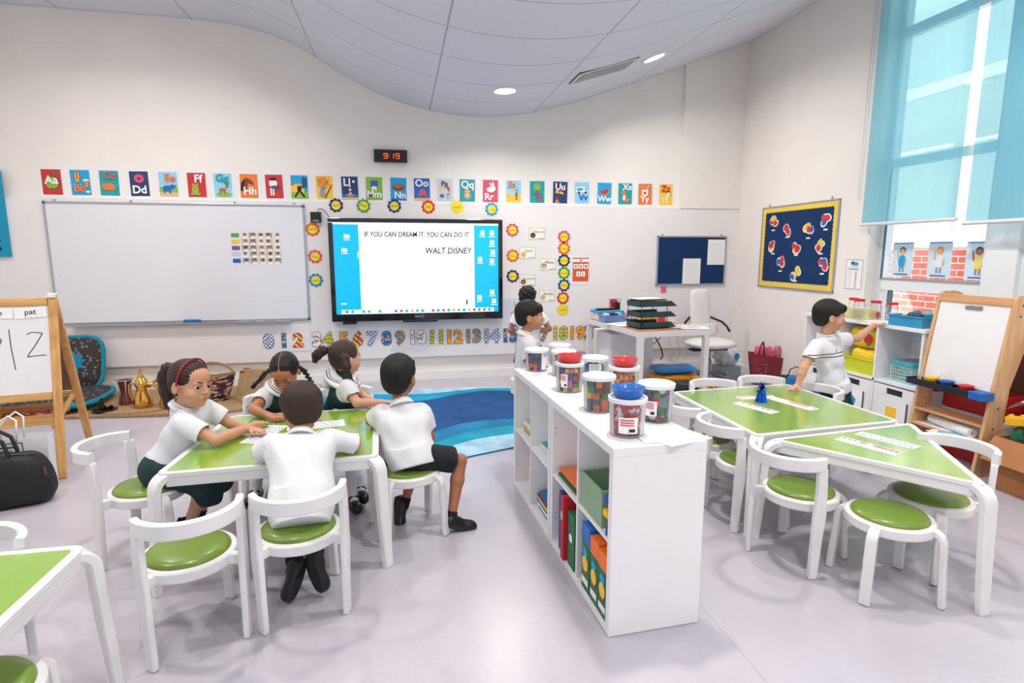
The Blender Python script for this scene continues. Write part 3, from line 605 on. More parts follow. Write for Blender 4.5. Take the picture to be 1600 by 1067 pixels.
# ---- interactive screen
r = empty('interactive_screen', (-4.013, -.10, 1.297))
W2, H2 = .964, .568
b = MB(); b.b2((-W2, 0, -H2), (W2, .07, H2), M_black); b.b2((-.6, .07, -.3), (.6, .098, .3), M_black); b.build('casing', r, bevel=.008)
b = MB(); hx, hz0, hz1 = .915, -.487, .522
for a_ in ((-W2, -H2, W2, hz0), (-W2, hz1, W2, H2), (-W2, hz0, -hx, hz1), (hx, hz0, W2, hz1)): b.b2((a_[0], -.012, a_[1]), (a_[2], 0, a_[3]), mat('gloss_black_bezel', (10, 12, 18), .12, coat=.4, var=.02))
b.build('bezel', r, bevel=.003)
def glow(name, rgb, st): return mat('screen_' + name, rgb, .25, var=0, emit=(rgb, st))
SB = glow('cyan', (0, 175, 225), .55); SW = glow('white', (238, 248, 252), .62); SK = mat('screen_ink', (20, 25, 40), .3, var=0); SI = glow('icon', (215, 235, 245), .9)
A = Art((0, -.001, 0), step=.0002); A.rect(-hx, hz0, hx, hz1, SB); A.rect(-.645, hz0, .635, hz1, SW); A.rect(-hx, hz1 - .02, hx, hz1, glow('bar', (235, 240, 245), .9)); A.mb.build('display', r)
A = Art((0, -.0025, 0), step=.00004)
for x_, z_ in ((-.77, .37), (-.80, .22), (-.635, .18)): A.rect(x_ - .03, z_ - .018, x_ + .03, z_ + .018, SI); A.rect(x_ - .03, z_ + .018, x_ - .005, z_ + .026, SI); A.rect(x_ - .035, z_ - .04, x_ + .035, z_ - .032, SW)
for x_, z_ in ((.73, .42), (.84, .42), (.84, .31), (.85, .20), (.70, .12), (.84, .10), (.84, -.26), (.69, -.32), (.86, -.36)): A.rect(x_ - .024, z_ - .026, x_ + .024, z_ + .026, SI); A.rect(x_ - .035, z_ - .048, x_ + .035, z_ - .04, SW)
A.rect(.535, -.40, .552, -.34, glow('brown', (90, 40, 30), .5)); A.rect(-.55, -.02, -.50, .02, glow('pale', (205, 228, 240), .9)); A.rect(-.86, -.375, -.80, -.362, SW)
random.seed(5); dk = [(210, 60, 50), (60, 120, 210), (30, 150, 170), (240, 150, 40), (90, 100, 120), (200, 205, 215), (70, 160, 80)]
A.rect(-.86, hz0 + .002, .86, hz0 + .05, glow('dock', (205, 225, 238), .8))
for k in range(28):
    x_ = -.80 + k * .0595; c = random.choice(dk); A.ell(x_, hz0 + .027, .017, .017, glow('%d%d%d' % c, c, .8), 10)
A.mb.build('icon', r)
for tx_, a_ in (('IF YOU CAN DREAM IT, YOU CAN DO IT.', (.0, .37, .079, .80)), ('WALT DISNEY', (.345, .185, .095, .86))):
    A = Art((0, -.011, 0)); A.text(tx_, a_[0], a_[1], a_[2], SK, shear=.12, sx=a_[3], bold=.012); A.mb.build('lettering', r)
A = Art((0, -.0125, 0)); A.text('BenQ', .0, -.537, .045, C_(GRY), bold=.01); A.mb.build('maker_lettering', r)
b = MB(); b.b2((-.19, -.055, -H2 - .018), (.20, 0, -H2 - .002), M_black); b.build('pen_shelf', r, bevel=.003)
b = MB(); b.b2((-.85, -.03, -H2 - .03), (-.70, .03, -H2 - .003), M_black); b.build('sensor_box', r, bevel=.003)
tag(r, 'large black framed interactive screen showing a cyan and white desktop', 'screen')
b = MB(); b.lathe([(0, 0), (.008, .002), (.008, .13), (.003, .15), (0, .15)], M_white, 10, (0, 0, 0), (1, 0, 0)); o = b.build('stylus', loc=(-3.99, -.13, .7195), smooth=40); tag(o, 'white stylus lying on the small shelf under the screen', 'stylus')

# ---- digital clock
r = empty('digital_clock', (-4.285, .05, 2.548))
b = MB(); b.b2((-.18, -.06, -.067), (.18, -.001, .067), mat('clock_black', (22, 14, 14), .2, coat=.3)); b.build('case', r, bevel=.004)
A = Art((0, -.062, 0)); SEG = {'9': 'abcdfg', '1': 'bc', ':': ''}; GL = mat('led_red', (255, 95, 50), .4, var=0, emit=((255, 80, 40), 3))
def seg(ch, x):
    w_, h_ = .018, .026
    S_ = dict(a=(-w_, 2 * h_, w_, 2 * h_), d=(-w_, 0, w_, 0), g=(-w_, h_, w_, h_), b=(w_, h_ * 1.12, w_, h_ * 1.88), c=(w_, .12 * h_, w_, .88 * h_), f=(-w_, h_ * 1.12, -w_, h_ * 1.88))
    if ch == ':': A.rect(x - .003, .012, x + .003, .018, GL); A.rect(x - .003, .036, x + .003, .042, GL); return
    for q in SEG[ch]: a0, b0, a1, b1 = S_[q]; A.line((x + a0, b0), (x + a1, b1), .0042, GL)
for ch, x in (('9', -.035), (':', .0), ('1', .035), ('9', .095)): seg(ch, x)
for p in range(len(A.mb.v)): v = A.mb.v[p]; A.mb.v[p] = (v[0] - .02, v[1], v[2] - .028)
A.mb.build('led_digits', r); tag(r, 'black digital wall clock with red digits above the alphabet cards', 'clock')

# ---- felt boards
M_navy = mat('navy_felt', (0, 48, 96), .95, var=.08, vscale=30)
def frame4(b, hw, hh, t_, d, m):
    for a_ in ((-hw, -hh, -hw + t_, hh), (hw - t_, -hh, hw, hh), (-hw, -hh, hw, -hh + t_), (-hw, hh - t_, hw, hh)): b.b2((a_[0], -d, a_[1]), (a_[2], -.001, a_[3]), m)
r = empty('felt_notice_board', (-.623, 0, 1.3915))
b = MB(); b.b2((-.46, -.012, -.296), (.46, -.002, .296), M_navy); b.build('felt', r)
b = MB(); frame4(b, .47, .306, .02, .022, M_alu); b.build('frame', r, bevel=.003)
b = MB(); b.b2((-.41, -.012, .306), (-.39, -.002, .33), M_alu); b.b2((.39, -.012, .306), (.41, -.002, .33), M_alu); b.build('hanger', r)
tag(r, 'small navy felt board with two papers above the desk chair', 'notice board')
for x_, z_, lab in ((-.287, 1.498, 'white sheet pinned at the top right of the small navy board'), (-.616, 1.262, 'white sheet pinned at the bottom centre of the small navy board')):
    A = Art((0, -.0015, 0)); A.mb.b2((-.12, -.001, -.157), (.12, .001, .157), M_paper)
    for k in range(11): A.k = .0003; A.rect(-.08, .10 - k * .022, .08, .101 - k * .022, C_(GRY))
    o = A.mb.build('pinned_sheet', loc=(x_, -.0145, z_)); tag(o, lab, 'paper')

# left edge board
r = empty('felt_notice_board', (-8.36, 0, 1.87))
b = MB(); b.b2((-.08, -.03, -.42), (.30, -.002, .42), mat('cyan_border', (0, 150, 185), .6)); b.build('border', r)
b = MB()
pts = [(-.08, -.36)] + [(.222 + .012 * math.sin(k * 1.4), -.36 + k * .018) for k in range(41)] + [(-.08, .36)]
b.T = Matrix(((1, 0, 0, 0), (0, 0, -1, 0), (0, 1, 0, 0), (0, 0, 0, 1))); b.prism(pts, .0301, .033, M_navy); b.build('felt', r)
tag(r, 'navy board with a cyan scalloped border at the left edge', 'notice board')

# navy board with yellow scalloped border on the right wall (local x -> -Y)
r = empty('display_board', (0, -1.1234, 1.5537)); r.rotation_euler = (0, 0, -PI / 2)
hw, hh = .6055, .4577
b = MB(); b.b2((-hw + .01, -.012, -hh + .01), (hw - .01, -.002, hh - .01), mat('yellow_border', (238, 208, 88), .6)); b.build('border', r)
b = MB(); frame4(b, hw, hh, .014, .02, M_alu); b.build('frame', r, bevel=.002)
pts = []; a0, b0 = hw - .075, hh - .075
def edge(p, q, n, nx, ny):
    for k in range(n * 4):
        t_ = k / (n * 4); s_ = .010 * abs(math.sin(PI * t_ * n)); pts.append((p[0] + (q[0] - p[0]) * t_ + nx * s_, p[1] + (q[1] - p[1]) * t_ + ny * s_))
edge((-a0, -b0), (a0, -b0), 26, 0, -1); edge((a0, -b0), (a0, b0), 18, 1, 0); edge((a0, b0), (-a0, b0), 26, 0, 1); edge((-a0, b0), (-a0, -b0), 18, -1, 0)
b = MB(); b.T = Matrix(((1, 0, 0, 0), (0, 0, -1, 0), (0, 1, 0, 0), (0, 0, 0, 1))); b.prism(pts, .0125, .0145, M_navy); b.build('felt', r)
b = MB(); b.b2((-.5, -.012, hh), (-.48, -.002, hh + .03), M_alu); b.b2((.48, -.012, hh), (.50, -.002, hh + .03), M_alu); b.build('hanger', r)
tag(r, 'navy display board with a yellow scalloped border on the right wall', 'display board')
FIG = [(-0.738, 1.824), (-0.99, 1.741), (-1.322, 1.722), (-1.568, 1.801), (-0.76, 1.56), (-1.154, 1.545), (-1.523, 1.561), (-0.91, 1.367), (-1.169, 1.268), (-1.565, 1.359)]
wh = ['at the top left corner', 'second from the top left', 'in the upper middle', 'at the top right corner', 'at the middle left', 'in the very centre', 'at the middle right', 'at the lower left', 'at the bottom centre', 'at the lower right']
random.seed(21)
for (y_, z_), lab in zip(FIG, wh):
    r = empty('handprint_animal', (-.0150, y_, z_)); r.rotation_euler = (0, 0, -PI / 2)
    blobs = [(random.uniform(-.045, .045), random.uniform(-.04, .045), random.uniform(.022, .038), random.uniform(.022, .038), random.choice([(215, 50, 60), (215, 50, 60), (30, 110, 190), (240, 210, 70)]), random.uniform(0, 3)) for _ in range(4)]
    A = Art()
    for q in blobs: A.ell(q[0], q[1], q[2] * 1.5, q[3] * 1.5, C_(WHI), 14, q[5])
    A.mb.build('cut_out', r)
    A = Art((0, -.0018, 0))
    for q in blobs: 
        A.ell(q[0], q[1], q[2], q[3], C_(q[4]), 12, q[5])
        for k in range(4): A.ell(q[0] + q[2] * math.cos(q[5] + k * .5), q[1] + q[3] * math.sin(q[5] + k * .5), .016, .008, C_(q[4]), 8, q[5] + k * .5)
    A.mb.build('paint', r)
    A = Art((0, -.001, 0)); A.rect(-.03, -.088, .03, -.072, C_(WHI)); A.mb.build('name_strip', r)
    tag(r, 'painted red and blue handprint animal %s of the yellow bordered board' % lab, 'cut-out', 'handprint animals on the navy board')
# small framed notice on the right wall
r = empty('wall_notice', (-.003, -1.97, 1.288)); r.rotation_euler = (0, 0, -PI / 2)
b = MB(); b.b2((-.115, 0, -.165), (.115, .003, .15), M_lam); b.build('sheet', r)
A = Art(); A.rect(-.10, -.14, .10, .138, M_ink); A.rect(-.096, -.136, .096, .134, M_paper); A.ell(-.02, .105, .025, .018, C_(BLU)); A.ell(.02, .1, .028, .016, C_(TEA)); A.rect(-.03, .075, .05, .082, C_(GRN))
for k in range(7): A.rect(-.085, .02 - k * .022, -.02, .0215 - k * .022, C_(GRY)); A.ell(.03, .018 - k * .022, .007, .007, C_(random.choice([RED, BLK, BRN])), 8)
A.text('Daily Routine', 0, .045, .022, M_ink, bold=.01); A.mb.build('print', r)
tag(r, 'small framed timetable sheet between the display board and the window', 'notice')
# posters on the window
for (y_, z_), body, hair, skin, lab in (((-2.342, 1.432), CYA, BLK, TAN, 'showing a child holding a blue heart'), ((-2.70, 1.432), (235, 238, 245), ORA, TAN, 'showing a red haired child in white'), ((-3.03, 1.428), (245, 225, 120), BLK, LBR, 'showing a child in a yellow dress'), ((-3.47, 1.43), TEA, BRN, TAN, 'at the right edge, on the second window')):
    r = empty('window_poster', (.146, y_, z_)); r.rotation_euler = (0, 0, -PI / 2)
    b = MB(); b.b2((-.105, 0, -.148), (.105, .002, .15), C_((214, 234, 248))); b.build('sheet', r)
    A = Art(); A.rect(-.095, .135, .095, .142, C_(BLU)); A.ell(0, -.02, .04, .06, C_(body)); A.rect(-.025, -.11, -.006, -.06, C_(GRY)); A.rect(.006, -.11, .025, -.06, C_(GRY)); A.ell(0, .075, .032, .032, C_(hair)); A.ell(0, .068, .026, .026, C_(skin)); A.line((-.04, .0), (-.05, .08), .014, C_(skin)); A.line((.04, .0), (.035, -.05), .014, C_(skin)); A.rect(-.07, -.135, .07, -.125, C_(BLU)); A.mb.build('picture', r)
    tag(r, 'pale blue poster taped to the window glass, %s' % lab, 'poster', 'posters on the window glass')
# ================================================================ CHAIRS, STOOLS, TABLES
M_seat = mat('green_vinyl', (112, 140, 46), .32, var=.05, vscale=4, coat=.15)
M_top = mat('green_laminate', (140, 184, 56), .16, var=.02, vscale=2, coat=1.0)
M_top.node_tree.nodes['Principled BSDF'].inputs['Coat IOR'].default_value = 1.95; M_top.node_tree.nodes['Principled BSDF'].inputs['Coat Roughness'].default_value = .16
M_foot = mat('grey_felt', (90, 90, 94), .8)
def arc(c, r, a0, a1, n, plane='xy', z=0):
    return [(c[0] + r * math.cos(a0 + (a1 - a0) * i / n), c[1] + r * math.sin(a0 + (a1 - a0) * i / n), z) for i in range(n + 1)]
def bent_leg(root, ax, ay, r0, r1, ztop, w, t_, mt=None):
    """bent-wood leg leaving the ring outward and turning down, heading (ax, ay)"""
    d = Vector((ax, ay, 0)).normalized(); side = Vector((-d.y, d.x, 0)); R = .05
    pts = [d * r0 + Vector((0, 0, ztop)), d * (r1 - R) + Vector((0, 0, ztop))]
    for k in range(1, 8):
        a = PI / 2 * k / 7; pts.append(d * (r1 - R + R * math.sin(a)) + Vector((0, 0, ztop - R + R * math.cos(a))))
    pts.append(d * (r1 + .006) + Vector((0, 0, ztop * .5))); pts.append(d * (r1 + .018) + Vector((0, 0, .002)))
    b = MB(); b.sweep(pts, w, t_, M_white, side=side); b.add([tuple(pts[-1] + side * a_ * w * .45 + d * c_ * t_ * .45 + Vector((0, 0, e_))) for e_ in (-.002, 0) for a_, c_ in ((-1, -1), (1, -1), (1, 1), (-1, 1))], [(0, 1, 2, 3), (0, 4, 5, 1), (1, 5, 6, 2), (2, 6, 7, 3), (3, 7, 4, 0)], M_foot)
    return b.build('leg', root, smooth=35)
def seat_parts(r):
    b = MB(); b.lathe([(.128, .296), (.168, .294), (.173, .30), (.174, .334), (.169, .34), (.152, .341), (.146, .334), (.128, .334), (.128, .296)], M_white, 48); b.build('seat_ring', r, smooth=35)
    b = MB(); b.lathe([(0, .33), (.146, .33), (.1505, .338), (.150, .347), (.143, .355), (.12, .3615), (.07, .3655), (0, .367)], M_seat, 48); b.build('seat', r, smooth=60)
def make_stool():
    r = empty('stool')
    seat_parts(r)
    for sx_, sy_ in ((1, 1), (1, -1), (-1, 1), (-1, -1)): bent_leg(r, sx_, sy_, .150, .205, .322, .042, .026)
    return r
def make_chair():
    r = empty('child_chair'); seat_parts(r)
    for s_ in (-1, 1): bent_leg(r, s_, 1, .150, .205, .322, .042, .026)
    for s_ in (-1, 1):
        b = MB(); d = Vector((s_, -.75, 0)).normalized(); side = Vector((-d.y, d.x, 0))
        pts = [Vector((s_ * .160, -.160, .0)), Vector((s_ * .163, -.154, .18)), Vector((s_ * .166, -.149, .30)), Vector((s_ * .167, -.148, .36)), Vector((s_ * .167, -.150, .45)), Vector((s_ * .166, -.155, .53))]
        b.sweep(pts, .044, .026, M_white, side=Vector((.55 * s_, 1, 0)).normalized(), ws=[.044, .050, .060, .054, .048, .046])
        b.sweep([Vector((s_ * .165, -.120, .315)), Vector((s_ * .150, -.100, .315)), Vector((s_ * .128, -.085, .316))], .022, .05, M_white, side=(0, 0, 1)) if False else b.box((s_ * .145, -.124, .317), (.058, .030, .042), M_white, R=Matrix.Rotation(-s_ * .72, 3, 'Z'))
        b.build('leg', r, smooth=35, bevel=.003)
    b = MB(); pts = arc((0, -.118), .172, PI + .16, 2 * PI - .16, 22, z=.550)
    b.sweep(pts, .028, .060, M_white, up=(0, 0, 1)); b.build('backrest', r, smooth=35)
    return r
ch0 = make_chair(); st0 = make_stool(); used = {'c': 0, 's': 0}
CG, SG = 'white child chairs with round green seats', 'white round stools with green seats'
def chair(x, y, dx, dy, label):
    if not used['c']: used['c'] = 1; ch0.location = (x, y, 0.002); ch0.rotation_euler = (0, 0, dirz(dx, dy)); return tag(ch0, label, 'chair', CG)
    return dup(ch0, (x, y, 0.002), dirz(dx, dy), label, CG)
def stool(x, y, rz, label):
    if not used['s']: used['s'] = 1; st0.location = (x, y, 0.002); st0.rotation_euler = (0, 0, rz); return tag(st0, label, 'stool', SG)
    return dup(st0, (x, y, 0.002), rz, label, SG)
tag(ch0, '', 'chair', CG); tag(st0, '', 'stool', SG)
chair(-5.063, -4.41, -.43, .90, 'empty white chair with green seat nearest the camera, at the front of the left table')
chair(-4.674, -4.29, -.246, .969, 'white chair with green seat under the boy seated with his back to the camera')
chair(-5.48, -3.70, .998, -.057, 'white chair with green seat that the girl with the red headband sits on')
chair(-4.213, -3.707, .255, -.967, 'white chair the boy in black shorts sits sideways on')
chair(-5.03, -3.03, .1, -1, 'white chair behind the left table under the girl with braids')
chair(-4.60, -2.95, .05, -1, 'white chair behind the left table under the girl with pigtails')
chair(-5.62, -4.852, .0, -1, 'white chair behind the near left table, only its back in view')
chair(-2.316, -4.346, .90, .42, 'white chair with green seat at the long near edge of the triangular table')
chair(-1.755, -4.53, -.98, -.19, 'white chair with dark shaded green seat at the right tip of the triangular table')
chair(-2.33, -3.93, 1, -.02, 'white chair squeezed between the low shelf and square table, nearest the camera')
chair(-2.36, -3.52, 1, .03, 'white chair between the low shelf and square table, further back')
chair(-2.05, -3.235, .05, -1, 'white chair at the back of the square table, left one')
chair(-1.66, -3.20, -.05, -1, 'white chair at the back of the square table, nearest the maroon bag')
chair(-1.598, -3.36, -1, .02, 'white chair in front of the pointing boy at the right of the square table')
stool(-2.118, -4.668, -.27, 'backless white stool with green seat in front of the triangular table')
stool(-5.37, -5.12, .3, 'backless white stool half under the near left table at the bottom corner')

def table(name, pts, label, zt=.545, legs=None):
    """pts: outer corners, counter-clockwise, world xy"""
    cx = sum(p[0] for p in pts) / len(pts); cy = sum(p[1] for p in pts) / len(pts)
    r = empty(name, (cx, cy, 0)); L = [Vector((p[0] - cx, p[1] - cy)) for p in pts]; n = len(L)
    def inset(P, d, rad=0):
        out = []
        for i in range(len(P)):
            a, b_, c = P[i - 1], P[i], P[(i + 1) % len(P)]
            u = (b_ - a).normalized(); v = (c - b_).normalized(); n1 = Vector((-u.y, u.x)); n2 = Vector((-v.y, v.x))
            m_ = (n1 + n2); k = d / (1 + n1.dot(n2)); q = b_ + m_ * k
            if rad:
                p0 = q - u * rad; p1 = q + v * rad
                for s_ in range(6):
                    t_ = s_ / 5; out.append(p0 * (1 - t_) ** 2 + q * 2 * t_ * (1 - t_) + p1 * t_ ** 2)
            else: out.append(q)
        return out
    O = inset(L, 0, .05); I = inset(L, .030, .02)
    b = MB(); b.prism([tuple(p) for p in O], zt - .022, zt - .001, M_white); b.build('table_rim', r, bevel=.004)
    b = MB(); b.prism([tuple(p) for p in I], zt - .006, zt + .0005, M_top); b.build('tabletop', r)
    for i in range(n):
        a, c = L[i], L[(i + 1) % n]; u = (c - a).normalized(); nn = Vector((-u.y, u.x))
        b = MB(); mid = (a + c) / 2 + nn * .017; ln = (c - a).length - .075
        b.box((mid.x, mid.y, zt - .037), (ln, .026, .056), M_white, R=Matrix.Rotation(math.atan2(u.y, u.x), 3, 'Z')); b.build('apron', r, bevel=.006)
    for i in range(n):
        q = L[i]; a, c = L[i - 1], L[(i + 1) % n]
        d = -((a - q).normalized() + (c - q).normalized()); d = Vector((d.x, d.y, 0)).normalized(); side = Vector((-d.y, d.x, 0)); R = .062
        c0 = Vector((q.x, q.y, 0)); w0 = .062; t0 = .036; z1 = zt - t0 / 2 - .002
        P_ = [c0 - d * .095 + Vector((0, 0, z1)), c0 - d * .055 + Vector((0, 0, z1))]
        for k in range(1, 9):
            an = PI / 2 * k / 8; P_.append(c0 + d * (-.055 + R * math.sin(an)) + Vector((0, 0, z1 - R + R * math.cos(an))))
        P_.append(c0 + d * .018 + Vector((0, 0, .25))); P_.append(c0 + d * .036 + Vector((0, 0, .001)))
        b = MB(); b.sweep(P_, w0, t0, M_white, side=side, ws=[.05, .062] + [.066] * 8 + [.060, .048]); b.build('leg', r, smooth=35)
    tag(r, label, 'table', None); return r
table('school_table', [(-5.285, -4.10), (-4.345, -4.05), (-4.375, -3.17), (-5.225, -3.19)], 'green topped white table with five children seated round it')
table('school_table', [(-2.42, -4.12), (-1.45, -4.04), (-1.47, -3.07), (-2.41, -3.14)], 'green topped square table with the blue tinsel weight on it')
table('school_table', [(-1.88, -4.89), (-1.42, -4.075), (-2.385, -4.175)], 'triangular green topped table in the right foreground')
table('school_table', [(-5.25, -5.62), (-5.25, -4.71), (-6.15, -4.71), (-6.15, -5.62)], 'green topped table cut off by the bottom left corner')

def sheet(name, pts, z, label, cat, art=None, group=None, m=None):
    """paper on a surface: pts = centre x, y, length, width, heading"""
    x, y, ln, wd, a = pts; r = empty(name, (x, y, z), a) if art else None
    b = MB(); b.b2((-ln / 2, -wd / 2, 0), (ln / 2, wd / 2, .0012), m or M_paper)
    if art:
        b.build('paper', r); A = Art((0, 0, .0013), (1, 0, 0), (0, 1, 0), step=.0002); art(A, ln, wd); A.mb.build('print', r)
    else: r = b.build(name, loc=(x, y, z)); r.rotation_euler = (0, 0, a)
    return tag(r, label, cat, group)
random.seed(9)
def art_strip(A, ln, wd):
    n = 20; k0 = A.k
    for i in range(n):
        x0 = -ln / 2 + .012 + i * (ln - .024) / n; A.k = k0; A.rect(x0, .1 * wd, x0 + (ln - .024) / n * .8, .42 * wd, C_(random.choice([RED, ORA, YEL, (235, 235, 235), BRN, (240, 240, 240), PNK])))
        A.k = k0; A.rect(x0, -.35 * wd, x0 + (ln - .024) / n * .5, -.26 * wd, C_(GRY))
def art_lines(A, ln, wd):
    k0 = A.k
    for j in range(7):
        yy = -wd * .42 + j * wd * .13; x_ = -ln * .45
        while x_ < ln * .42: w_ = random.uniform(.01, .03); A.k = k0; A.rect(x_, yy, x_ + w_, yy + wd * .05, C_(DGY if j % 2 else PUR)); x_ += w_ + .008
ZT = .546
sheet('letter_strip', (-2.093, -3.625, .275, .085, -1.24), ZT, 'printed letter strip on the square table nearest the blue weight', 'paper strip', art_strip)
sheet('letter_strip', (-1.805, -3.594, .30, .085, -1.33), ZT, 'longer printed letter strip on the square table running toward its right corner', 'paper strip', art_strip)
sheet('letter_strip', (-1.935, -3.40, .26, .075, -.06), ZT, 'pale strip lying behind the blue tinsel weight', 'paper strip', art_strip)
sheet('letter_strip', (-1.974, -4.368, .285, .085, -1.21), ZT, 'printed picture strip on the triangular table nearer its long front edge', 'paper strip', art_strip)
sheet('letter_strip', (-1.812, -4.312, .28, .085, -1.21), ZT, 'grey printed strip on the triangular table nearer the square table', 'paper strip', art_lines)
sheet('worksheet', (-4.945, -3.60, .30, .11, 1.30), ZT, 'printed worksheet under the hand of the girl with the red headband', 'worksheet', art_lines)
sheet('worksheet', (-4.70, -3.49, .30, .12, .15), ZT, 'printed worksheet partly behind the head of the boy at the table front', 'worksheet', art_lines)

# tinsel weights
def tinsel(x, y, rgb, label, s=1.0, z=ZT):
    m = mat('foil_%02x%02x%02x' % rgb, rgb, .22, .85, var=.15, vscale=50); r = empty('balloon_weight', (x, y, z))
    b = MB(); b.grid(lambda u, v: ((.030 - .013 * v + .003 * math.sin(u * 2 * PI * 9)) * math.cos(2 * PI * u) * s, (.030 - .013 * v + .003 * math.sin(u * 2 * PI * 9)) * math.sin(2 * PI * u) * s, .062 * v * s), 54, 6, m, True); b.add([(.028 * s * math.cos(a), .028 * s * math.sin(a), .001) for a in [PI * k / 8 for k in range(16)]], [tuple(range(15, -1, -1))], m); b.build('foil_wrap', r, smooth=50)
    b = MB(); random.seed(4)
    for k in range(150):
        a = random.uniform(0, 2 * PI); e = random.uniform(-.35, 1.45); L_ = random.uniform(.035, .062) * s; d = Vector((math.cos(a) * math.cos(e), math.sin(a) * math.cos(e), math.sin(e)))
        o = Vector((0, 0, .066 * s)); sd = d.cross(Vector((0, 0, 1))).normalized() * .0022; tip = o + d * L_ + Vector((0, 0, -.012 * random.random())); mid = o + d * L_ * .6 + Vector((0, 0, .006))
        b.add([o - sd, o + sd, mid + sd, mid - sd, tip], [(0, 1, 2, 3), (3, 2, 4)], m)
    b.build('tinsel', r); tag(r, label, 'balloon weight')
tinsel(-1.973, -3.505, (20, 95, 200), 'blue foil tinsel weight standing on the square green table', 1.15)
tinsel(-4.80, -3.56, (150, 70, 160), 'purple foil tinsel weight on the table in front of the girl with braids', .9)

# ================================================================ LOW SHELF DIVIDER
M_shelf = mat('white_shelf', (240, 239, 241), .35, var=.01, coat=.15)
ang = .0475
def shelf_unit(dist, label):
    s0 = Vector((-3.4625, -4.7722, 0)) + Vector((-math.sin(ang), math.cos(ang), 0)) * dist
    r = empty('low_shelf', s0, ang); T = .035; W = .39; Ln = .765; H = .77
    b = MB(); b.b2((0, 0, H - T), (W, Ln, H), M_shelf); b.build('top_panel', r, bevel=.002)
    b = MB(); b.b2((0, 0, 0.002), (W, Ln, T), M_shelf); b.build('bottom_panel', r, bevel=.002)
    for y0 in (0, Ln - T): b = MB(); b.b2((0, y0, T), (W, y0 + T, H - T), M_shelf); b.build('side_panel', r, bevel=.001)
    b = MB(); b.b2((.004, Ln / 2 - .008, T), (W - .004, Ln / 2 + .008, H - T), M_shelf); b.build('divider', r)
    for y0, y1 in ((T, Ln / 2 - .008), (Ln / 2 + .008, Ln - T)): b = MB(); b.b2((.004, y0, H / 2 - .008), (W - .004, y1, H / 2 + .008), M_shelf); b.build('shelf_board', r)
    b = MB()
    for y_ in (T, Ln - T):
        for z_ in (.15, .18, .60, .63): b.ball((.02, y_, z_), .003, M_ink, 8, 4)
    b.build('peg_hole', r)
    return tag(r, label, 'shelf', 'white cube shelf units in a row')
u1 = shelf_unit(0, 'white open cube shelf unit nearest the camera under the counting tubs')
u2 = shelf_unit(.775, 'white open cube shelf unit at the far end by the blue rug')
SM = Matrix.Translation((-3.4625, -4.7722, 0)) @ Matrix.Rotation(ang, 4, 'Z')
def on_shelf(x, y, z): v = SM @ Vector((x, y, z)); return v
ZL, ZU = .0355, .3935
# books and boxes in the cubes (local x into shelf, y along)
def box_thing(name, lo, hi, m, label, cat, group=None, art=None, lid=None, tilt=0):
    c = on_shelf((lo[0] + hi[0]) / 2, (lo[1] + hi[1]) / 2, lo[2]); r = empty(name, c, ang); hx, hy, hz = (hi[0] - lo[0]) / 2, (hi[1] - lo[1]) / 2, hi[2] - lo[2]
    b = MB(); b.b2((-hx, -hy, 0), (hx, hy, hz), m); b.build('body', r, bevel=.002)
    if lid: b = MB(); b.b2((-hx - .001, -hy - .001, hz * .74), (hx, hy + .001, hz + .001), lid); b.build('lid', r, bevel=.002)
    if art: A = Art((-hx - .0015, 0, 0), (0, -1, 0), (0, 0, 1)); art(A, hy, hz); A.mb.build('print', r)
    return tag(r, label, cat, group)
def art_box(A, hy, hz):
    A.rect(-hy * .8, hz * .1, hy * .8, hz * .2, C_(WHI)); A.ell(0, hz * .42, hy * .7, hz * .12, C_(YEL)); A.ell(0, hz * .6, hy * .55, hz * .07, C_(CYA)); A.rect(-hy * .5, hz * .28, hy * .5, hz * .31, C_(RED))
DG = mat('dark_green_card', (28, 110, 66), .5); OG = mat('orange_card', (240, 115, 40), .5); BG = mat('blue_card', (30, 110, 190), .5)
box_thing('game_box', (.005, .040, ZL), (.30, .125, .31), DG, 'green game box with an orange top nearest the camera in the low shelf', 'box', None, art_box, OG)
box_thing('game_box', (.005, .130, ZL), (.30, .215, .32), DG, 'green game box with an orange top, middle of the three in the near cube', 'box', None, art_box, OG)
box_thing('game_box', (.005, .225, ZL), (.30, .315, .335), DG, 'green game box with a blue top in the near lower cube', 'box', None, art_box, BG)
box_thing('game_box', (.005, .415, ZL), (.30, .50, .30), DG, 'plain green game box with a white round seal in the second lower cube', 'box', None, lambda A, hy, hz: A.ell(0, hz * .55, hy * .5, hy * .5, C_(WHI)))
box_thing('folder', (-.012, .52, ZL), (.28, .56, .352), C_((195, 40, 45)), 'red folder with a face print leaning in the second lower cube', 'folder', None, lambda A, hy, hz: A.ell(0, hz * .7, hy * .8, hy * 1.2, C_(TAN)))
box_thing('folder', (.01, .575, ZL), (.30, .60, .33), C_((40, 150, 90)), 'green folder beside the red folder in the second lower cube', 'folder')
box_thing('folder', (.01, .61, ZL), (.30, .65, .335), C_((60, 60, 130)), 'dark purple folder furthest back in the second lower cube', 'folder')
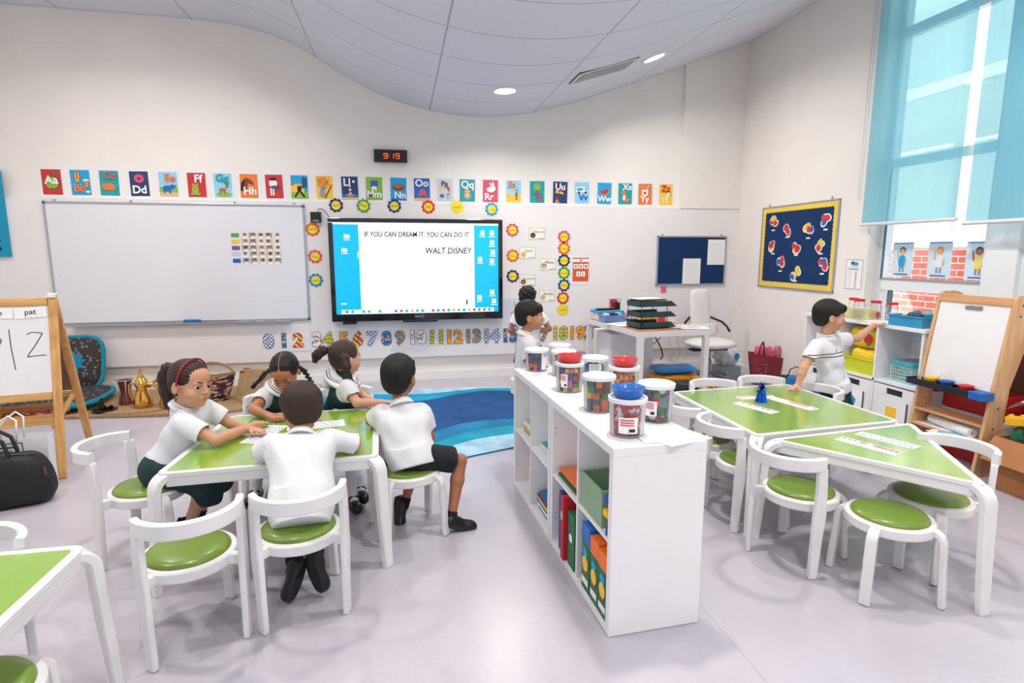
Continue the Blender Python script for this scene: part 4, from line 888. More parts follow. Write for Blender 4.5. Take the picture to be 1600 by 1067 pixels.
def open_bin(lo, hi, m, label, cat='storage bin', name='storage_bin', origin=None, rz=None, rim=None):
    c = origin or on_shelf((lo[0] + hi[0]) / 2, (lo[1] + hi[1]) / 2, lo[2]); r = empty(name, c, ang if rz is None else rz); hx, hy, hz = (hi[0] - lo[0]) / 2, (hi[1] - lo[1]) / 2, hi[2] - lo[2]; q = .006
    b = MB(); b.b2((-hx, -hy, 0), (hx, hy, q), m); b.b2((-hx, -hy, q), (-hx + q, hy, hz), m); b.b2((hx - q, -hy, q), (hx, hy, hz), m); b.b2((-hx + q, -hy, q), (hx - q, -hy + q, hz), m); b.b2((-hx + q, hy - q, q), (hx - q, hy, hz), m); b.build('walls', r)
    b = MB()
    e = .007; z0 = hz - .012
    for a_ in ((-hx - e, -hy - e, hx + e, -hy), (-hx - e, hy, hx + e, hy + e), (-hx - e, -hy, -hx, hy), (hx, -hy, hx + e, hy)): b.b2((a_[0], a_[1], z0), (a_[2], a_[3], hz + .001), rim or m)
    b.build('rim', r, bevel=.002)
    return tag(r, label, cat)
open_bin((.012, .125, ZU), (.29, .36, .55), mat('sage_plastic', (142, 172, 140), .5), 'sage green open storage bin in the near upper cube')
random.seed(2)
for k, (c, cn) in enumerate((((30, 90, 200), 'blue'), ((210, 40, 40), 'red'), ((240, 200, 40), 'yellow'), ((210, 40, 40), 'red'), ((30, 90, 200), 'blue'))):
    p = on_shelf(.035 + .012 * (k % 2), .068 + .012 * (k % 3), ZU + .001 + k * .031); b = MB(); b.box((0, 0, .015), (.045, .045, .028), C_(c)); o = b.build('toy_block', loc=p, bevel=.002); o.rotation_euler = (0, 0, random.uniform(0, 1)); tag(o, '%s toy block in the small stack beside the sage bin, level %d from the bottom' % (cn, k + 1), 'toy block', 'toy blocks in the near upper cube')
for k, (c, dx, lab) in enumerate(((DG, 0, 'green workbook at the bottom of the flat pile in the second upper cube'), (C_((210, 70, 60)), .01, 'red covered book in the middle of the flat pile in the second upper cube'), (C_((225, 120, 60)), .004, 'book with round orange fruit prints on top of the flat pile'))):
    box_thing('book', (.02 + dx, .42, ZU + .001 + k * .014), (.24 + dx, .70, ZU + .0135 + k * .014), c, lab, 'book', 'books lying in the low shelf')
def pile(n, x0, y0, y1, z, d, colsx, where, grp):
    zz = z + .001
    for k in range(n):
        h = random.uniform(.008, .018); c, cn = colsx[k % len(colsx)]; dx = random.uniform(0, .03)
        box_thing('book', (x0 + dx, y0 + random.uniform(0, .02), zz), (x0 + dx + d, y1 - random.uniform(0, .02), zz + h - .001), C_(c), '%s book %s, number %d from the bottom' % (cn, where, k + 1), 'book', grp); zz += h
BC = [((25, 110, 160), 'blue'), ((240, 240, 240), 'white'), ((220, 170, 60), 'mustard'), ((20, 130, 130), 'teal'), ((235, 225, 205), 'cream'), ((210, 120, 60), 'orange'), ((120, 80, 60), 'brown')]
pile(8, .02, .82, 1.12, ZL, .20, BC, 'in the third lower cube', 'books lying in the low shelf')
pile(3, .03, .84, 1.10, ZU, .20, [((238, 238, 240), 'white'), ((228, 230, 236), 'pale grey'), ((60, 160, 150), 'teal')], 'in the third upper cube', 'books lying in the low shelf')
pile(5, .03, 1.20, 1.46, ZU, .21, [((20, 130, 130), 'teal'), ((225, 180, 60), 'mustard'), ((242, 242, 242), 'white'), ((236, 236, 240), 'off-white'), ((150, 185, 160), 'pale green')], 'in the furthest upper cube', 'books lying in the low shelf')
for k in range(4):
    box_thing('book', (.04 + .01 * k, 1.20 + k * .03, ZL), (.26, 1.222 + k * .03, .24 - .01 * k), C_([(30, 150, 190), (240, 160, 50), (60, 60, 70), (210, 60, 60)][k]), '%s book standing upright in the furthest lower cube' % ['cyan', 'orange', 'dark grey', 'red'][k], 'book', 'books standing in the low shelf')

# ================================================================ COUNTING TUBS
def clear_mat(name, c, mixv):
    m = bpy.data.materials.new(name); m.use_nodes = True; nt = m.node_tree; N = nt.nodes; L = nt.links
    for n_ in list(N): N.remove(n_)
    o = N.new('ShaderNodeOutputMaterial'); mx = N.new('ShaderNodeMixShader'); tr = N.new('ShaderNodeBsdfTransparent'); g = N.new('ShaderNodeBsdfPrincipled'); fr = N.new('ShaderNodeFresnel'); ad = N.new('ShaderNodeMath'); ad.operation = 'ADD'; ad.inputs[1].default_value = mixv; ad.use_clamp = True
    tr.inputs[0].default_value = c; g.inputs['Base Color'].default_value = (.9, .92, .94, 1); g.inputs['Roughness'].default_value = .12; fr.inputs[0].default_value = 1.22
    L.new(fr.outputs[0], ad.inputs[0]); L.new(ad.outputs[0], mx.inputs[0]); L.new(tr.outputs[0], mx.inputs[1]); L.new(g.outputs[0], mx.inputs[2]); L.new(mx.outputs[0], o.inputs[0]); return m
M_tub = clear_mat('clear_tub_plastic', (.97, .98, .99, 1), .05); M_lid = mat('frosted_lid', (236, 238, 242), .35, var=.01, sub=.0)
PAL = {'o': ((236, 110, 40), 'orange'), 'r': ((205, 40, 45), 'red'), 'g': ((50, 145, 70), 'green'), 'b': ((30, 80, 160), 'blue'), 'y': ((242, 195, 50), 'yellow'), 'k': ((45, 40, 45), 'black'), 'p': ((235, 95, 110), 'pink'), 'n': ((100, 50, 35), 'brown'), 'w': ((240, 236, 236), 'white'), 't': ((25, 160, 175), 'turquoise'), 'm': ((30, 90, 110), 'dark teal')}
_piece = {}
def piece(kind, key, s):
    k = (kind, key, round(s, 4))
    if k in _piece: return _piece[k]
    m = C_(PAL[key][0]); b = MB()
    if kind == 'cube': b.box((0, 0, 0), (s, s, s), m); b.lathe([(0, s * .5), (s * .22, s * .5), (s * .22, s * .66), (0, s * .66)], m, 8)
    elif kind == 'disc':
        b.lathe([(0, -s * .1), (s * .5, -s * .1), (s * .5, 0)], m, 14); b.lathe([(s * .5, 0), (s * .5, s * .1), (0, s * .1)], C_(PAL['w'][0]) if key == 'r' else m, 14)
    elif kind == 'ring': b.lathe([(s * .28, -s * .12), (s * .5, -s * .12), (s * .5, s * .12), (s * .28, s * .12), (s * .28, -s * .12)], m, 14)
    else: b.ball((0, 0, 0), (s * .5, s * .36, s * .34), m, 8, 6)
    o = b.build('piece'); me = o.data; bpy.data.objects.remove(o); _piece[k] = me; return me
def tub(x, y, H, R, kind, keys, size, cont, label, cap=None, sticker=None, step=None, fill=.86, lidtop=None):
    """straight clear tub with a white lid; pieces line the wall in rings"""
    r = empty('counting_tub', (x, y, .7705)); Rb = R * .93
    b = MB(); b.lathe([(0, .001), (Rb - .004, .001), (Rb, .006), (R, H - .016), (R - .0015, H - .016), (Rb - .0015, .007), (Rb - .006, .003), (0, .003)], M_tub, 40); b.build('clear_wall', r, smooth=40)
    b = MB(); b.lathe([(R - .001, H - .018), (R + .004, H - .018), (R + .005, H - .002), (R + .002, H), (R - .006, H), (R - .008, H - .004), (0, H - .004), (0, H - .006), (R - .008, H - .006), (R - .001, H - .018)], M_lid, 40); b.build('lid', r, smooth=40)
    if sticker:
        a0, a1, z0, z1, body = sticker; b = MB()
        b.grid(lambda u, v: ((Rb + (R - Rb) * (z0 + (z1 - z0) * v) / H + .0006) * math.cos(a0 + (a1 - a0) * u), (Rb + (R - Rb) * (z0 + (z1 - z0) * v) / H + .0006) * math.sin(a0 + (a1 - a0) * u), z0 + (z1 - z0) * v), 10, 2, M_paper); lb = b.build('label', r, smooth=True)
        b = MB(); n_ = 10
        for j in range(3):
            zz = z1 - .012 - j * .010; b.grid(lambda u, v: ((R - .001 + .0012) * math.cos(a0 + (a1 - a0) * (.1 + .7 * u)), (R - .001 + .0012) * math.sin(a0 + (a1 - a0) * (.1 + .7 * u)), zz + .004 * v), 8, 2, C_(body))
        b.grid(lambda u, v: ((R - .001 + .0012) * math.cos(a0 + (a1 - a0) * (.55 + .3 * u)), (R - .001 + .0012) * math.sin(a0 + (a1 - a0) * (.55 + .3 * u)), z0 + .008 + .012 * v), 6, 2, M_ink); b.build('print', lb)
    tag(r, label, 'tub', 'clear counting tubs on the shelf')
    z = size * .62 + .004; lay = 0; cnt = 0; st = step or size * (1.12 if kind == 'cube' else .92)
    while z < H * fill:
        rr = Rb + (R - Rb) * z / H - size * (.78 if kind == 'cube' else .55) - .003; n = max(5, int(2 * PI * rr / st))
        for i in range(n):
            a = 2 * PI * i / n + lay * (.0 if kind == 'cube' else .35)
            # only the half turned to the room's front needs pieces against the wall; the rest is packed behind
            key = random.choice(keys); me = piece(kind, key, size)
            o = bpy.data.objects.new(cont, me); COL.objects.link(o)
            jz = 0 if kind == 'cube' else random.uniform(-.15, .15) * size
            o.location = (x + rr * math.cos(a), y + rr * math.sin(a), .7705 + z + jz)
            if kind == 'cube': o.rotation_euler = (0, random.choice([0, PI / 2]), a)
            elif kind == 'disc': o.rotation_euler = (random.uniform(-.5, .5), random.choice([-1, -1, 1]) * PI / 2 + random.uniform(-.6, .6), a)
            else: o.rotation_euler = (random.uniform(0, 3), random.uniform(0, 3), a)
            tag(o, '%s %s inside the %s' % (PAL[key][1], cont.replace('_', ' '), label.split(' tub')[0] + ' tub'), cont.replace('_', ' '), '%s in %s' % (cont.replace('_', ' ') + 's', label.split(' tub')[0] + ' tub')); cnt += 1
        z += size * (1.02 if kind == 'cube' else .66); lay += 1
    b = MB(); b.lathe([(0, .005), (Rb - size * 1.5 - .004, .005), (Rb - size * 1.5 - .004, H * fill - size), (0, H * fill - size * .6)], C_(PAL[keys[0]][0]), 16)
    o = b.build('packed_pieces', loc=(x, y, .7705)); tag(o, 'mass of pieces packed in the middle of the %s' % (label.split(' tub')[0] + ' tub'), 'toy pieces', None, 'stuff')
    return r
def dish(x, y, z, rgb, label, keys='pr'):
    m = mat('dish_%02x%02x%02x' % rgb, rgb, .3, coat=.2); r = empty('plastic_dish', (x, y, z))
    b = MB(); b.lathe([(0, .001), (.052, .001), (.056, .003), (.066, .034), (.069, .036), (.067, .037), (.063, .034), (.053, .005), (0, .004)], m, 36); b.build('bowl', r, smooth=40); tag(r, label, 'dish')
    for k, key in enumerate(keys):
        o = bpy.data.objects.new('toy_piece', piece('cube', key, .015)); COL.objects.link(o); o.location = (x - .025 + .02 * k, y + .01 * (k % 2), z + .016); o.rotation_euler = (0, 0, k * 1.1)
        tag(o, '%s toy piece lying in the %s' % (PAL[key][1], label.split(' on')[0]), 'toy piece', 'toy pieces in the %s' % label.split(' on')[0])
A2 = -PI / 2
tub(-3.406, -3.309, .135, .070, 'cube', 'ogbnnky', .020, 'snap_cube', 'clear lidded tub at the far left end of the shelf, by the standing boy', sticker=(-1.35, -.25, .012, .125, BLU))
tub(-3.22, -3.17, .135, .068, 'ring', 'yw', .020, 'link', 'clear tub of pale yellow pieces furthest back behind the others', fill=.6)
tub(-3.285, -3.49, .150, .070, 'ring', 'ygbow', .020, 'link', 'clear tub of yellow and green links behind the tub with the red dish')
tub(-3.361, -3.863, .155, .072, 'cube', 'rpkgyb', .0195, 'snap_cube', 'clear tub of red and pink snap cubes carrying a red dish', sticker=(-2.55, -2.0, .03, .10, RED))
tub(-3.175, -3.72, .150, .072, 'disc', 'ttb', .034, 'counter', 'clear tub of turquoise counters behind the brick cube tub', fill=.62, sticker=(-2.3, -1.35, .01, .12, GRY))
tub(-3.10, -3.97, .145, .074, 'blob', 'oygrk', .026, 'bead', 'clear tub of mixed beads under the rear red dish')
tub(-3.335, -4.245, .165, .073, 'cube', 'oogynm', .0265, 'wooden_cube', 'clear tub of big orange and green cubes in the middle of the near unit')
tub(-3.345, -4.610, .155, .073, 'disc', 'rrr', .027, 'counter', 'clear tub of red and white counters nearest the camera', sticker=(-2.45, -1.35, .02, .085, RED))
tub(-3.150, -4.455, .168, .074, 'disc', 'otrbgn', .030, 'counter', 'clear tub of dark mixed coin counters at the right front of the shelf', sticker=(-2.75, -1.95, .035, .10, PNK))
dish(-3.361, -3.863, .9265, (205, 35, 40), 'small red dish on the tub of snap cubes', 'pr')
dish(-3.10, -3.97, .9165, (200, 35, 38), 'small red dish on the tub of mixed beads', 'ry')
dish(-3.345, -4.610, .9265, (20, 105, 195), 'small blue dish on the tub of red and white counters', 'bb')
p = on_shelf(.285, .14, .7705); sheet('shelf_paper', (p.x, p.y, .21, .30, ang + .25), .7706, 'white paper sheet lying at the near right corner of the shelf top', 'paper')
p = on_shelf(.26, .16, .7705); sheet('shelf_paper', (p.x, p.y, .21, .30, ang - .12), .7722, 'upper white paper sheet beside the counting tubs', 'paper')
# ================================================================ RUG
RC = [(20, 155, 205), (10, 105, 170), (8, 62, 122), (20, 140, 185), (10, 165, 190), (160, 205, 232), (8, 120, 180)]
def rugm(name, c):
    m = mat(name, c, .9, var=.18, vscale=5, bump=.6, bscale=220); return m
ra, rb_, rc_, rd_, re_ = rugm('rug_pale', (170, 208, 232)), rugm('rug_turquoise', (12, 150, 190)), rugm('rug_deep', (8, 75, 135)), rugm('rug_mid', (15, 125, 175)), rugm('rug_teal', (10, 158, 185))
kx = [-5.5, -5.0, -4.7, -4.4, -4.1, -3.9, -3.7, -3.4, -3.1, -2.9, -2.7]
lev = [  # y of each band boundary at kx, from the wall towards the camera
 [-.62, -.52, -.46, -.45, -.47, -.49, -.50, -.52, -.56, -.62, -.75],
 [-.72, -.66, -.62, -.66, -.72, -.72, -.66, -.60, -.64, -.72, -.85],
 [-.85, -.86, -.92, -1.0, -1.02, -.95, -.82, -.72, -.76, -.85, -1.0],
 [-1.3, -1.5, -1.75, -1.98, -2.12, -1.99, -1.85, -1.80, -1.84, -1.86, -1.8],
 [-1.6, -1.85, -2.1, -2.28, -2.40, -2.26, -2.12, -2.02, -2.02, -2.0, -1.9],
 [-1.8, -2.02, -2.20, -2.36, -2.55, -2.46, -2.33, -2.24, -2.20, -2.12, -2.0],
 [-2.05, -2.20, -2.30, -2.52, -2.72, -2.74, -2.66, -2.55, -2.42, -2.30, -2.15]]
def spl(ys, x):
    # smooth interpolation through the control values
    i = min(len(kx) - 2, max(0, int(np.searchsorted(kx, x)) - 1)); t_ = (x - kx[i]) / (kx[i + 1] - kx[i])
    def m_(j): 
        a, b = max(0, j - 1), min(len(kx) - 1, j + 1); return (ys[b] - ys[a]) / (kx[b] - kx[a])
    h = kx[i + 1] - kx[i]; h00, h10, h01, h11 = 2 * t_**3 - 3 * t_**2 + 1, t_**3 - 2 * t_**2 + t_, -2 * t_**3 + 3 * t_**2, t_**3 - t_**2
    return h00 * ys[i] + h10 * h * m_(i) + h01 * ys[i + 1] + h11 * h * m_(i + 1)
b = MB(); xsr = list(np.linspace(kx[0], kx[-1], 90)); ZR = .012; bm = [ra, rb_, rc_, rd_, re_, ra]
for k in range(6):
    P = [(x, spl(lev[k], x), ZR) for x in xsr] + [(x, spl(lev[k + 1], x), ZR) for x in xsr]; n = len(xsr)
    b.add(P, [(i, n + i, n + i + 1, i + 1) for i in range(n - 1)], bm[k])
for k, m_ in ((0, ra), (6, rd_)):
    P = [(x, spl(lev[k], x), ZR) for x in xsr] + [(x, spl(lev[k], x), .0005) for x in xsr]; n = len(xsr)
    b.add(P, [(i, n + i, n + i + 1, i + 1) if k else (i + 1, n + i + 1, n + i, i) for i in range(n - 1)], m_)
b.add([(kx[0], lev[j][0], z) for j in (0, 6) for z in (.0005, ZR)], [(0, 1, 3, 2)], ra); b.add([(kx[-1], lev[j][-1], z) for j in (0, 6) for z in (.0005, ZR)], [(2, 3, 1, 0)], ra)
o = b.build('rug'); tag(o, 'wavy blue rug in bands of pale, turquoise and deep blue', 'rug')

# ================================================================ STRAW MAT CORNER
M_straw = mat('woven_straw', (196, 162, 118), .85, var=0)
t = NT(M_straw); wv = t.N.new('ShaderNodeTexWave'); wv.inputs['Scale'].default_value = 26; wv.inputs['Distortion'].default_value = 6; wv.inputs['Detail'].default_value = 3; tc = t.N.new('ShaderNodeTexCoord'); t.L.new(tc.outputs['Object'], wv.inputs[0])
t.base(t.mix(t.m('MULTIPLY', wv.outputs['Fac'], t.noise(30, 3)), s2l((150, 112, 74)), s2l((232, 206, 165)))); t.bump(wv.outputs['Fac'], .6, .01)
b = MB(); pts = [(-8.1, -.95), (-7.2, -1.02), (-6.6, -1.08), (-5.95, -1.12), (-5.62, -1.0), (-5.45, -.75), (-5.42, -.1), (-5.5, -.02), (-8.1, -.02)]
b.prism(pts, .001, .028, M_straw); o = b.build('straw_mat', bevel=.008); tag(o, 'wide woven straw mat along the wall under the whiteboard', 'mat')
b = MB(); b.lathe([(0, .0), (.30, .0), (.305, .006), (.30, .012), (0, .012)], M_straw, 40); o = b.build('round_straw_mat', loc=(-6.72, -.80, .0285)); o.scale = (1.15, .8, 1); tag(o, 'round straw mat under the brass coffee pots', 'mat')
M_cush = mat('brown_brocade', (58, 50, 50), .8, var=0)
t = NT(M_cush); vo = t.N.new('ShaderNodeTexVoronoi'); vo.inputs['Scale'].default_value = 26; tc = t.N.new('ShaderNodeTexCoord'); t.L.new(tc.outputs['Object'], vo.inputs['Vector']); x, y, z = t.xyz()
rad = t.m('SQRT', t.m('ADD', t.m('POWER', x, 2.0), t.m('POWER', y, 2.0))); petal = t.m('LESS_THAN', rad, t.m('ADD', .10, t.m('MULTIPLY', .02, t.m('SINE', t.m('MULTIPLY', t.m('ARCTAN2', y, x), 10.0)))))
ringm = t.m('MULTIPLY', t.m('LESS_THAN', rad, .2), t.m('GREATER_THAN', rad, .045))
c1 = t.mix(t.m('MULTIPLY', t.m('LESS_THAN', vo.outputs['Distance'], .32), .75), s2l((52, 40, 40)), s2l((110, 135, 145)))
t.base(t.mix(petal, c1, s2l((0, 130, 165))))
M_trim = mat('cyan_fringe', (0, 150, 178), .9, var=.15, vscale=60, bump=.8, bscale=300)
def cushion(w_, d_, h_, loc, rot, label):
    r = empty('floor_cushion', loc); r.rotation_euler = rot; b = MB()
    def f(u, v):
        a = 2 * PI * u; ph = -PI / 2 + PI * v; cx_, sx_ = math.cos(a), math.sin(a); e = 4.0; q = (abs(cx_) ** e + abs(sx_) ** e) ** (-1 / e); rr = math.cos(ph) ** .55
        return (w_ / 2 * cx_ * q * rr, d_ / 2 * sx_ * q * rr, h_ / 2 * math.sin(ph))
    b.grid(f, 48, 15, M_cush, True); b.build('cover', r, smooth=True)
    b = MB(); pts = []
    for k in range(64):
        a = 2 * PI * k / 64; e = 4.0; q = (abs(math.cos(a)) ** e + abs(math.sin(a)) ** e) ** (-1 / e) * 1.0; pts.append((w_ / 2 * math.cos(a) * q, d_ / 2 * math.sin(a) * q, 0))
    b.tube(pts, [.022 + .004 * random.random() for _ in pts], M_trim, 7, True); b.build('fringe', r, smooth=True)
    return tag(r, label, 'cushion', 'brocade floor cushions')
cushion(.50, .54, .14, (-7.52, -.20, .37), (math.radians(72), 0, .12), 'dark brocade cushion with a cyan fringe propped upright against the wall')
cushion(.95, .85, .13, (-7.58, -.58, .10), (0, 0, .1), 'dark brocade floor cushion with a cyan fringe lying flat behind the easel')
# coffee pots and friends
M_brass = mat('polished_brass', (222, 170, 84), .16, 1.0, var=.06, vscale=20); M_dkbr = mat('dark_bronze', (40, 34, 28), .3, .7); M_amber = mat('amber_panel', (110, 45, 28), .35)
def dallah(x, y, s, rz, label):
    r = empty('coffee_pot', (x, y, .041), rz)
    b = MB(); b.lathe([(0, 0), (.075, 0), (.082, .012), (.084, .05), (.070, .10), (.050, .15), (.043, .185), (.056, .21), (.060, .235), (.057, .245), (.054, .25), (.046, .27), (.022, .31), (.010, .325), (.012, .34), (.006, .35), (.011, .365), (.004, .385), (.002, .43), (0, .435)], M_brass, 32); b.v = [(p[0] * s, p[1] * s, p[2] * s) for p in b.v]; b.build('body', r, smooth=60)
    b = MB(); pts = [(.055, 0, .20), (.085, 0, .22), (.12, 0, .25), (.155, 0, .262), (.185, 0, .262), (.20, 0, .25)]; b.tube([tuple(c * s for c in p) for p in pts], [.022 * s, .02 * s, .015 * s, .012 * s, .009 * s, .004 * s], M_brass, 10); b.build('spout', r, smooth=True)
    b = MB(); pts = [(-.055, 0, .22), (-.08, 0, .25), (-.105, 0, .22), (-.11, 0, .15), (-.09, 0, .08), (-.075, 0, .05)]; b.tube([tuple(c * s for c in p) for p in pts], .008 * s, M_brass, 8); b.build('handle', r, smooth=True)
    return tag(r, label, 'coffee pot', 'brass coffee pots on the mat')
dallah(-6.655, -.84, .98, .1, 'tall brass coffee pot with a beaked spout in the middle of the straw mat')
dallah(-6.42, -.88, .92, PI + .4, 'second brass pot mostly hidden by the girl with the ponytail')
r = empty('lantern', (-6.86, -.70, .041))
b = MB(); b.lathe([(0, 0), (.062, 0), (.058, .04), (.042, .10), (.042, .14), (.062, .22), (.068, .235), (.06, .235), (.038, .14), (0, .14)], M_amber, 8); b.build('body', r)
b = MB()
for k in range(6):
    a = 2 * PI * k / 6; b.tube([(.068 * math.cos(a), .068 * math.sin(a), 0), (.047 * math.cos(a), .047 * math.sin(a), .12), (.072 * math.cos(a), .072 * math.sin(a), .24)], .005, M_alu, 6)
b.tube([(.072 * math.cos(2 * PI * k / 16), .072 * math.sin(2 * PI * k / 16), .24) for k in range(16)], .005, M_alu, 6, True); b.build('metal_band', r, smooth=True)
tag(r, 'waisted brown and silver lantern left of the brass pot', 'lantern')
r = empty('incense_burner', (-6.96, -.90, .041))
b = MB(); b.lathe([(0, 0), (.10, 0), (.105, .008), (.095, .012), (0, .008)], M_dkbr, 24); b.build('tray', r, smooth=50)
b = MB(); b.lathe([(0, .01), (.03, .01), (.034, .03), (.02, .05), (.022, .07), (.012, .085), (.014, .1), (.004, .115), (0, .13)], M_dkbr, 20, (-.02, 0, 0)); b.build('pot', r, smooth=60)
b = MB()
for k in range(3): b.lathe([(0, .01), (.014, .01), (.017, .035), (.013, .035)], M_dkbr, 14, (.04 + .02 * (k % 2), -.03 + .03 * k, 0))
b.build('cup', r, smooth=60); tag(r, 'small dark metal tray with a little pot and cups on the mat', 'incense burner')
M_weave = mat('patterned_weave', (150, 120, 100), .9, var=0)
t = NT(M_weave); x, y, z = t.xyz(); br = t.N.new('ShaderNodeTexVoronoi'); br.inputs['Scale'].default_value = 1; mp = t.N.new('ShaderNodeMapping'); mp.inputs['Scale'].default_value = (24, 24, 60); tc = t.N.new('ShaderNodeTexCoord'); t.L.new(tc.outputs['Object'], mp.inputs[0]); t.L.new(mp.outputs[0], br.inputs['Vector'])
rp = t.N.new('ShaderNodeValToRGB'); rp.color_ramp.interpolation = 'CONSTANT'; rp.color_ramp.elements[0].color = (*s2l((40, 38, 60)), 1); rp.color_ramp.elements[1].position = .35; rp.color_ramp.elements[1].color = (*s2l((120, 40, 50)), 1)
for p_, c_ in ((.5, (215, 185, 150)), (.75, (60, 60, 90)), (.88, (200, 150, 120))): e_ = rp.color_ramp.elements.new(p_); e_.color = (*s2l(c_), 1)
sp = t.N.new('ShaderNodeSeparateColor'); t.L.new(br.outputs['Color'], sp.inputs[0]); t.L.new(sp.outputs[0], rp.inputs[0]); t.base(rp.outputs[0])
r = empty('straw_basket', (-6.08, -.66, .029), .1)
def bask(u, v, R0=.10, R1=.19, H=.24, off=0): a = 2 * PI * u; q = R0 + (R1 - R0) * v ** .7; return (q * math.cos(a) * 1.1 + off, q * math.sin(a) * .62 + off, H * v + .03 * v * abs(math.cos(a)))
b = MB(); b.grid(lambda u, v: bask(u, v), 40, 10, M_weave, True); b.grid(lambda u, v: bask(u, v, .095, .183), 40, 10, M_straw, True); b.build('woven_body', r, smooth=True)
b = MB(); b.tube([(.15 * math.cos(a) * 1.1 * 1.2, -.03, .25 + .14 * math.sin(a)) for a in [PI * k / 14 for k in range(15)]], .013, M_straw, 8); b.build('handle', r, smooth=True)
tag(r, 'patterned woven straw basket bag with a looped handle', 'basket')
r = empty('straw_bag', (-5.66, -.70, .029), -.1)
b = MB(); b.grid(lambda u, v: ((.20 + .03 * math.sin(2 * PI * u * 2)) * math.cos(2 * PI * u) * (1 - .25 * v), .16 * math.sin(2 * PI * u) * (1 - .55 * v), .30 * v + .02 * math.sin(2 * PI * u * 3) * v), 36, 10, M_straw, True)
b.grid(lambda u, v: ((.20 * .75) * math.cos(2 * PI * u) * (1 - v), .16 * .45 * math.sin(2 * PI * u) * (1 - v), .30 - .03 * v), 36, 3, M_straw, True); b.build('bag_body', r, smooth=True); tag(r, 'slumped plain straw bag at the right end of the mat', 'bag')

# ================================================================ LEFT EASEL
M_pine = wood('pine', (226, 178, 112), (196, 138, 76), .4, (1, 1, 12)); M_pinex = wood('pine_rail', (226, 178, 112), (196, 138, 76), .4, (12, 1, 1))
E0 = empty('child_easel', (-6.81, -2.635, 0), dirz(-.23, .973)); HWE = .345
def frame_leg(x, y0, y1, z1, name): b = MB(); b.sweep([(x, y0, .002), (x, y1, z1)], .052, .03, M_pine, side=(1, 0, 0)); b.build(name, E0, bevel=.004)
for s_ in (-1, 1): frame_leg(s_ * HWE, 0, .255, 1.215, 'front_leg'); frame_leg(s_ * (HWE - .005), .78, .275, 1.19, 'rear_leg')
def fy(z): return .255 * z / 1.215
for z_, nm in ((1.165, 'top_rail'), (.545, 'bottom_rail')): b = MB(); b.box((0, fy(z_), z_), (2 * HWE - .055, .026, .05), M_pinex, R=Matrix.Rotation(-.18, 3, 'X')); b.build(nm, E0, bevel=.003)
tl = Matrix.Rotation(-math.atan(.255 / 1.215), 3, 'X')
b = MB(); b.box((0, fy(.855) + .004, .855), (2 * HWE - .055, .008, .585), mat('easel_whiteboard', (236, 235, 238), .2, var=.01, coat=.4), R=tl); b.build('whiteboard_panel', E0)
b = MB(); zc = .80; b.box((0, .78 - .505 * zc / 1.19 - .02, zc), (2 * HWE - .06, .008, .62), mat('brown_hardboard', (120, 84, 60), .7), R=Matrix.Rotation(.40, 3, 'X')); b.build('rear_panel', E0)
b = MB(); b.box((0, .78 - .505 * .46 / 1.19 - .01, .46), (2 * HWE - .06, .026, .045), M_pinex); b.build('rear_rail', E0, bevel=.003)
b = MB(); zt_ = .375; b.b2((-HWE + .03, .10, zt_ - .01), (HWE - .03, .44, zt_), C_((190, 50, 45))); b.build('tray_base', E0)
b = MB()
for a_ in ((-HWE + .03, .085, HWE - .03, .10), (-HWE + .03, .44, HWE - .03, .455)): b.b2((a_[0], a_[1], zt_ - .02), (a_[2], a_[3], zt_ + .05), M_pinex)
b.build('tray_rail', E0, bevel=.003)
for s_ in (-1, 1): b = MB(); b.sweep([(s_ * (HWE - .03), .07, .34), (s_ * (HWE - .03), .60, .455)], .024, .036, M_pinex, side=(1, 0, 0)); b.build('side_brace', E0, bevel=.003)
b = MB()
for s_ in (-1, 1): b.box((s_ * HWE, .25, 1.205), (.045, .06, .028), M_whitem)
b.build('hinge', E0, bevel=.004)
tag(E0, 'pine child easel with a whiteboard panel and handwriting at the left edge', 'easel')
random.seed(8)
b = MB()
for k in range(60): b.box((random.uniform(-.30, .30), random.uniform(.12, .42), zt_ + .008), (.022, .02, .012), C_(random.choice([(225, 225, 230), (60, 110, 190), (230, 190, 60), (210, 60, 50)])), R=Matrix.Rotation(random.uniform(0, 3), 3, 'Z'))
b.T = None; o = b.build('letter_tiles'); o.location = E0.location; o.rotation_euler = E0.rotation_euler; tag(o, 'scatter of small letter tiles in the red tray of the left easel', 'tiles', None, 'stuff')
ex = lambda x, z: (x, fy(z) - .0045, z)
upv = tl @ Vector((0, 0, 1)); nrm = Vector((1, 0, 0)).cross(upv)
A = Art(Vector((0, fy(.855), .855)) + nrm * .0015, (1, 0, 0), upv)
def strokes(A, pts, w_): 
    k0 = A.k
    for p, q in zip(pts[:-1], pts[1:]): A.k = k0; A.line(p, q, w_, M_ink)
two = [(x_ * .9 + .052, y_) for x_, y_ in [(.16, .10), (.19, .115), (.255, .105), (.235, .07), (.205, .02), (.165, -.035), (.16, -.05), (.19, -.045), (.245, -.042), (.27, -.045)]]
strokes(A, two, .005); strokes(A, [(.105, .14), (.112, .02), (.125, -.09), (.13, -.13)], .005)
strokes(A, [(.0, .09), (.04, .10), (.065, .07), (.05, .03), (.0, .0)], .005); strokes(A, [(-.01, .11), (-.01, -.12)], .005)
A.mb.build('marker_writing', E0)
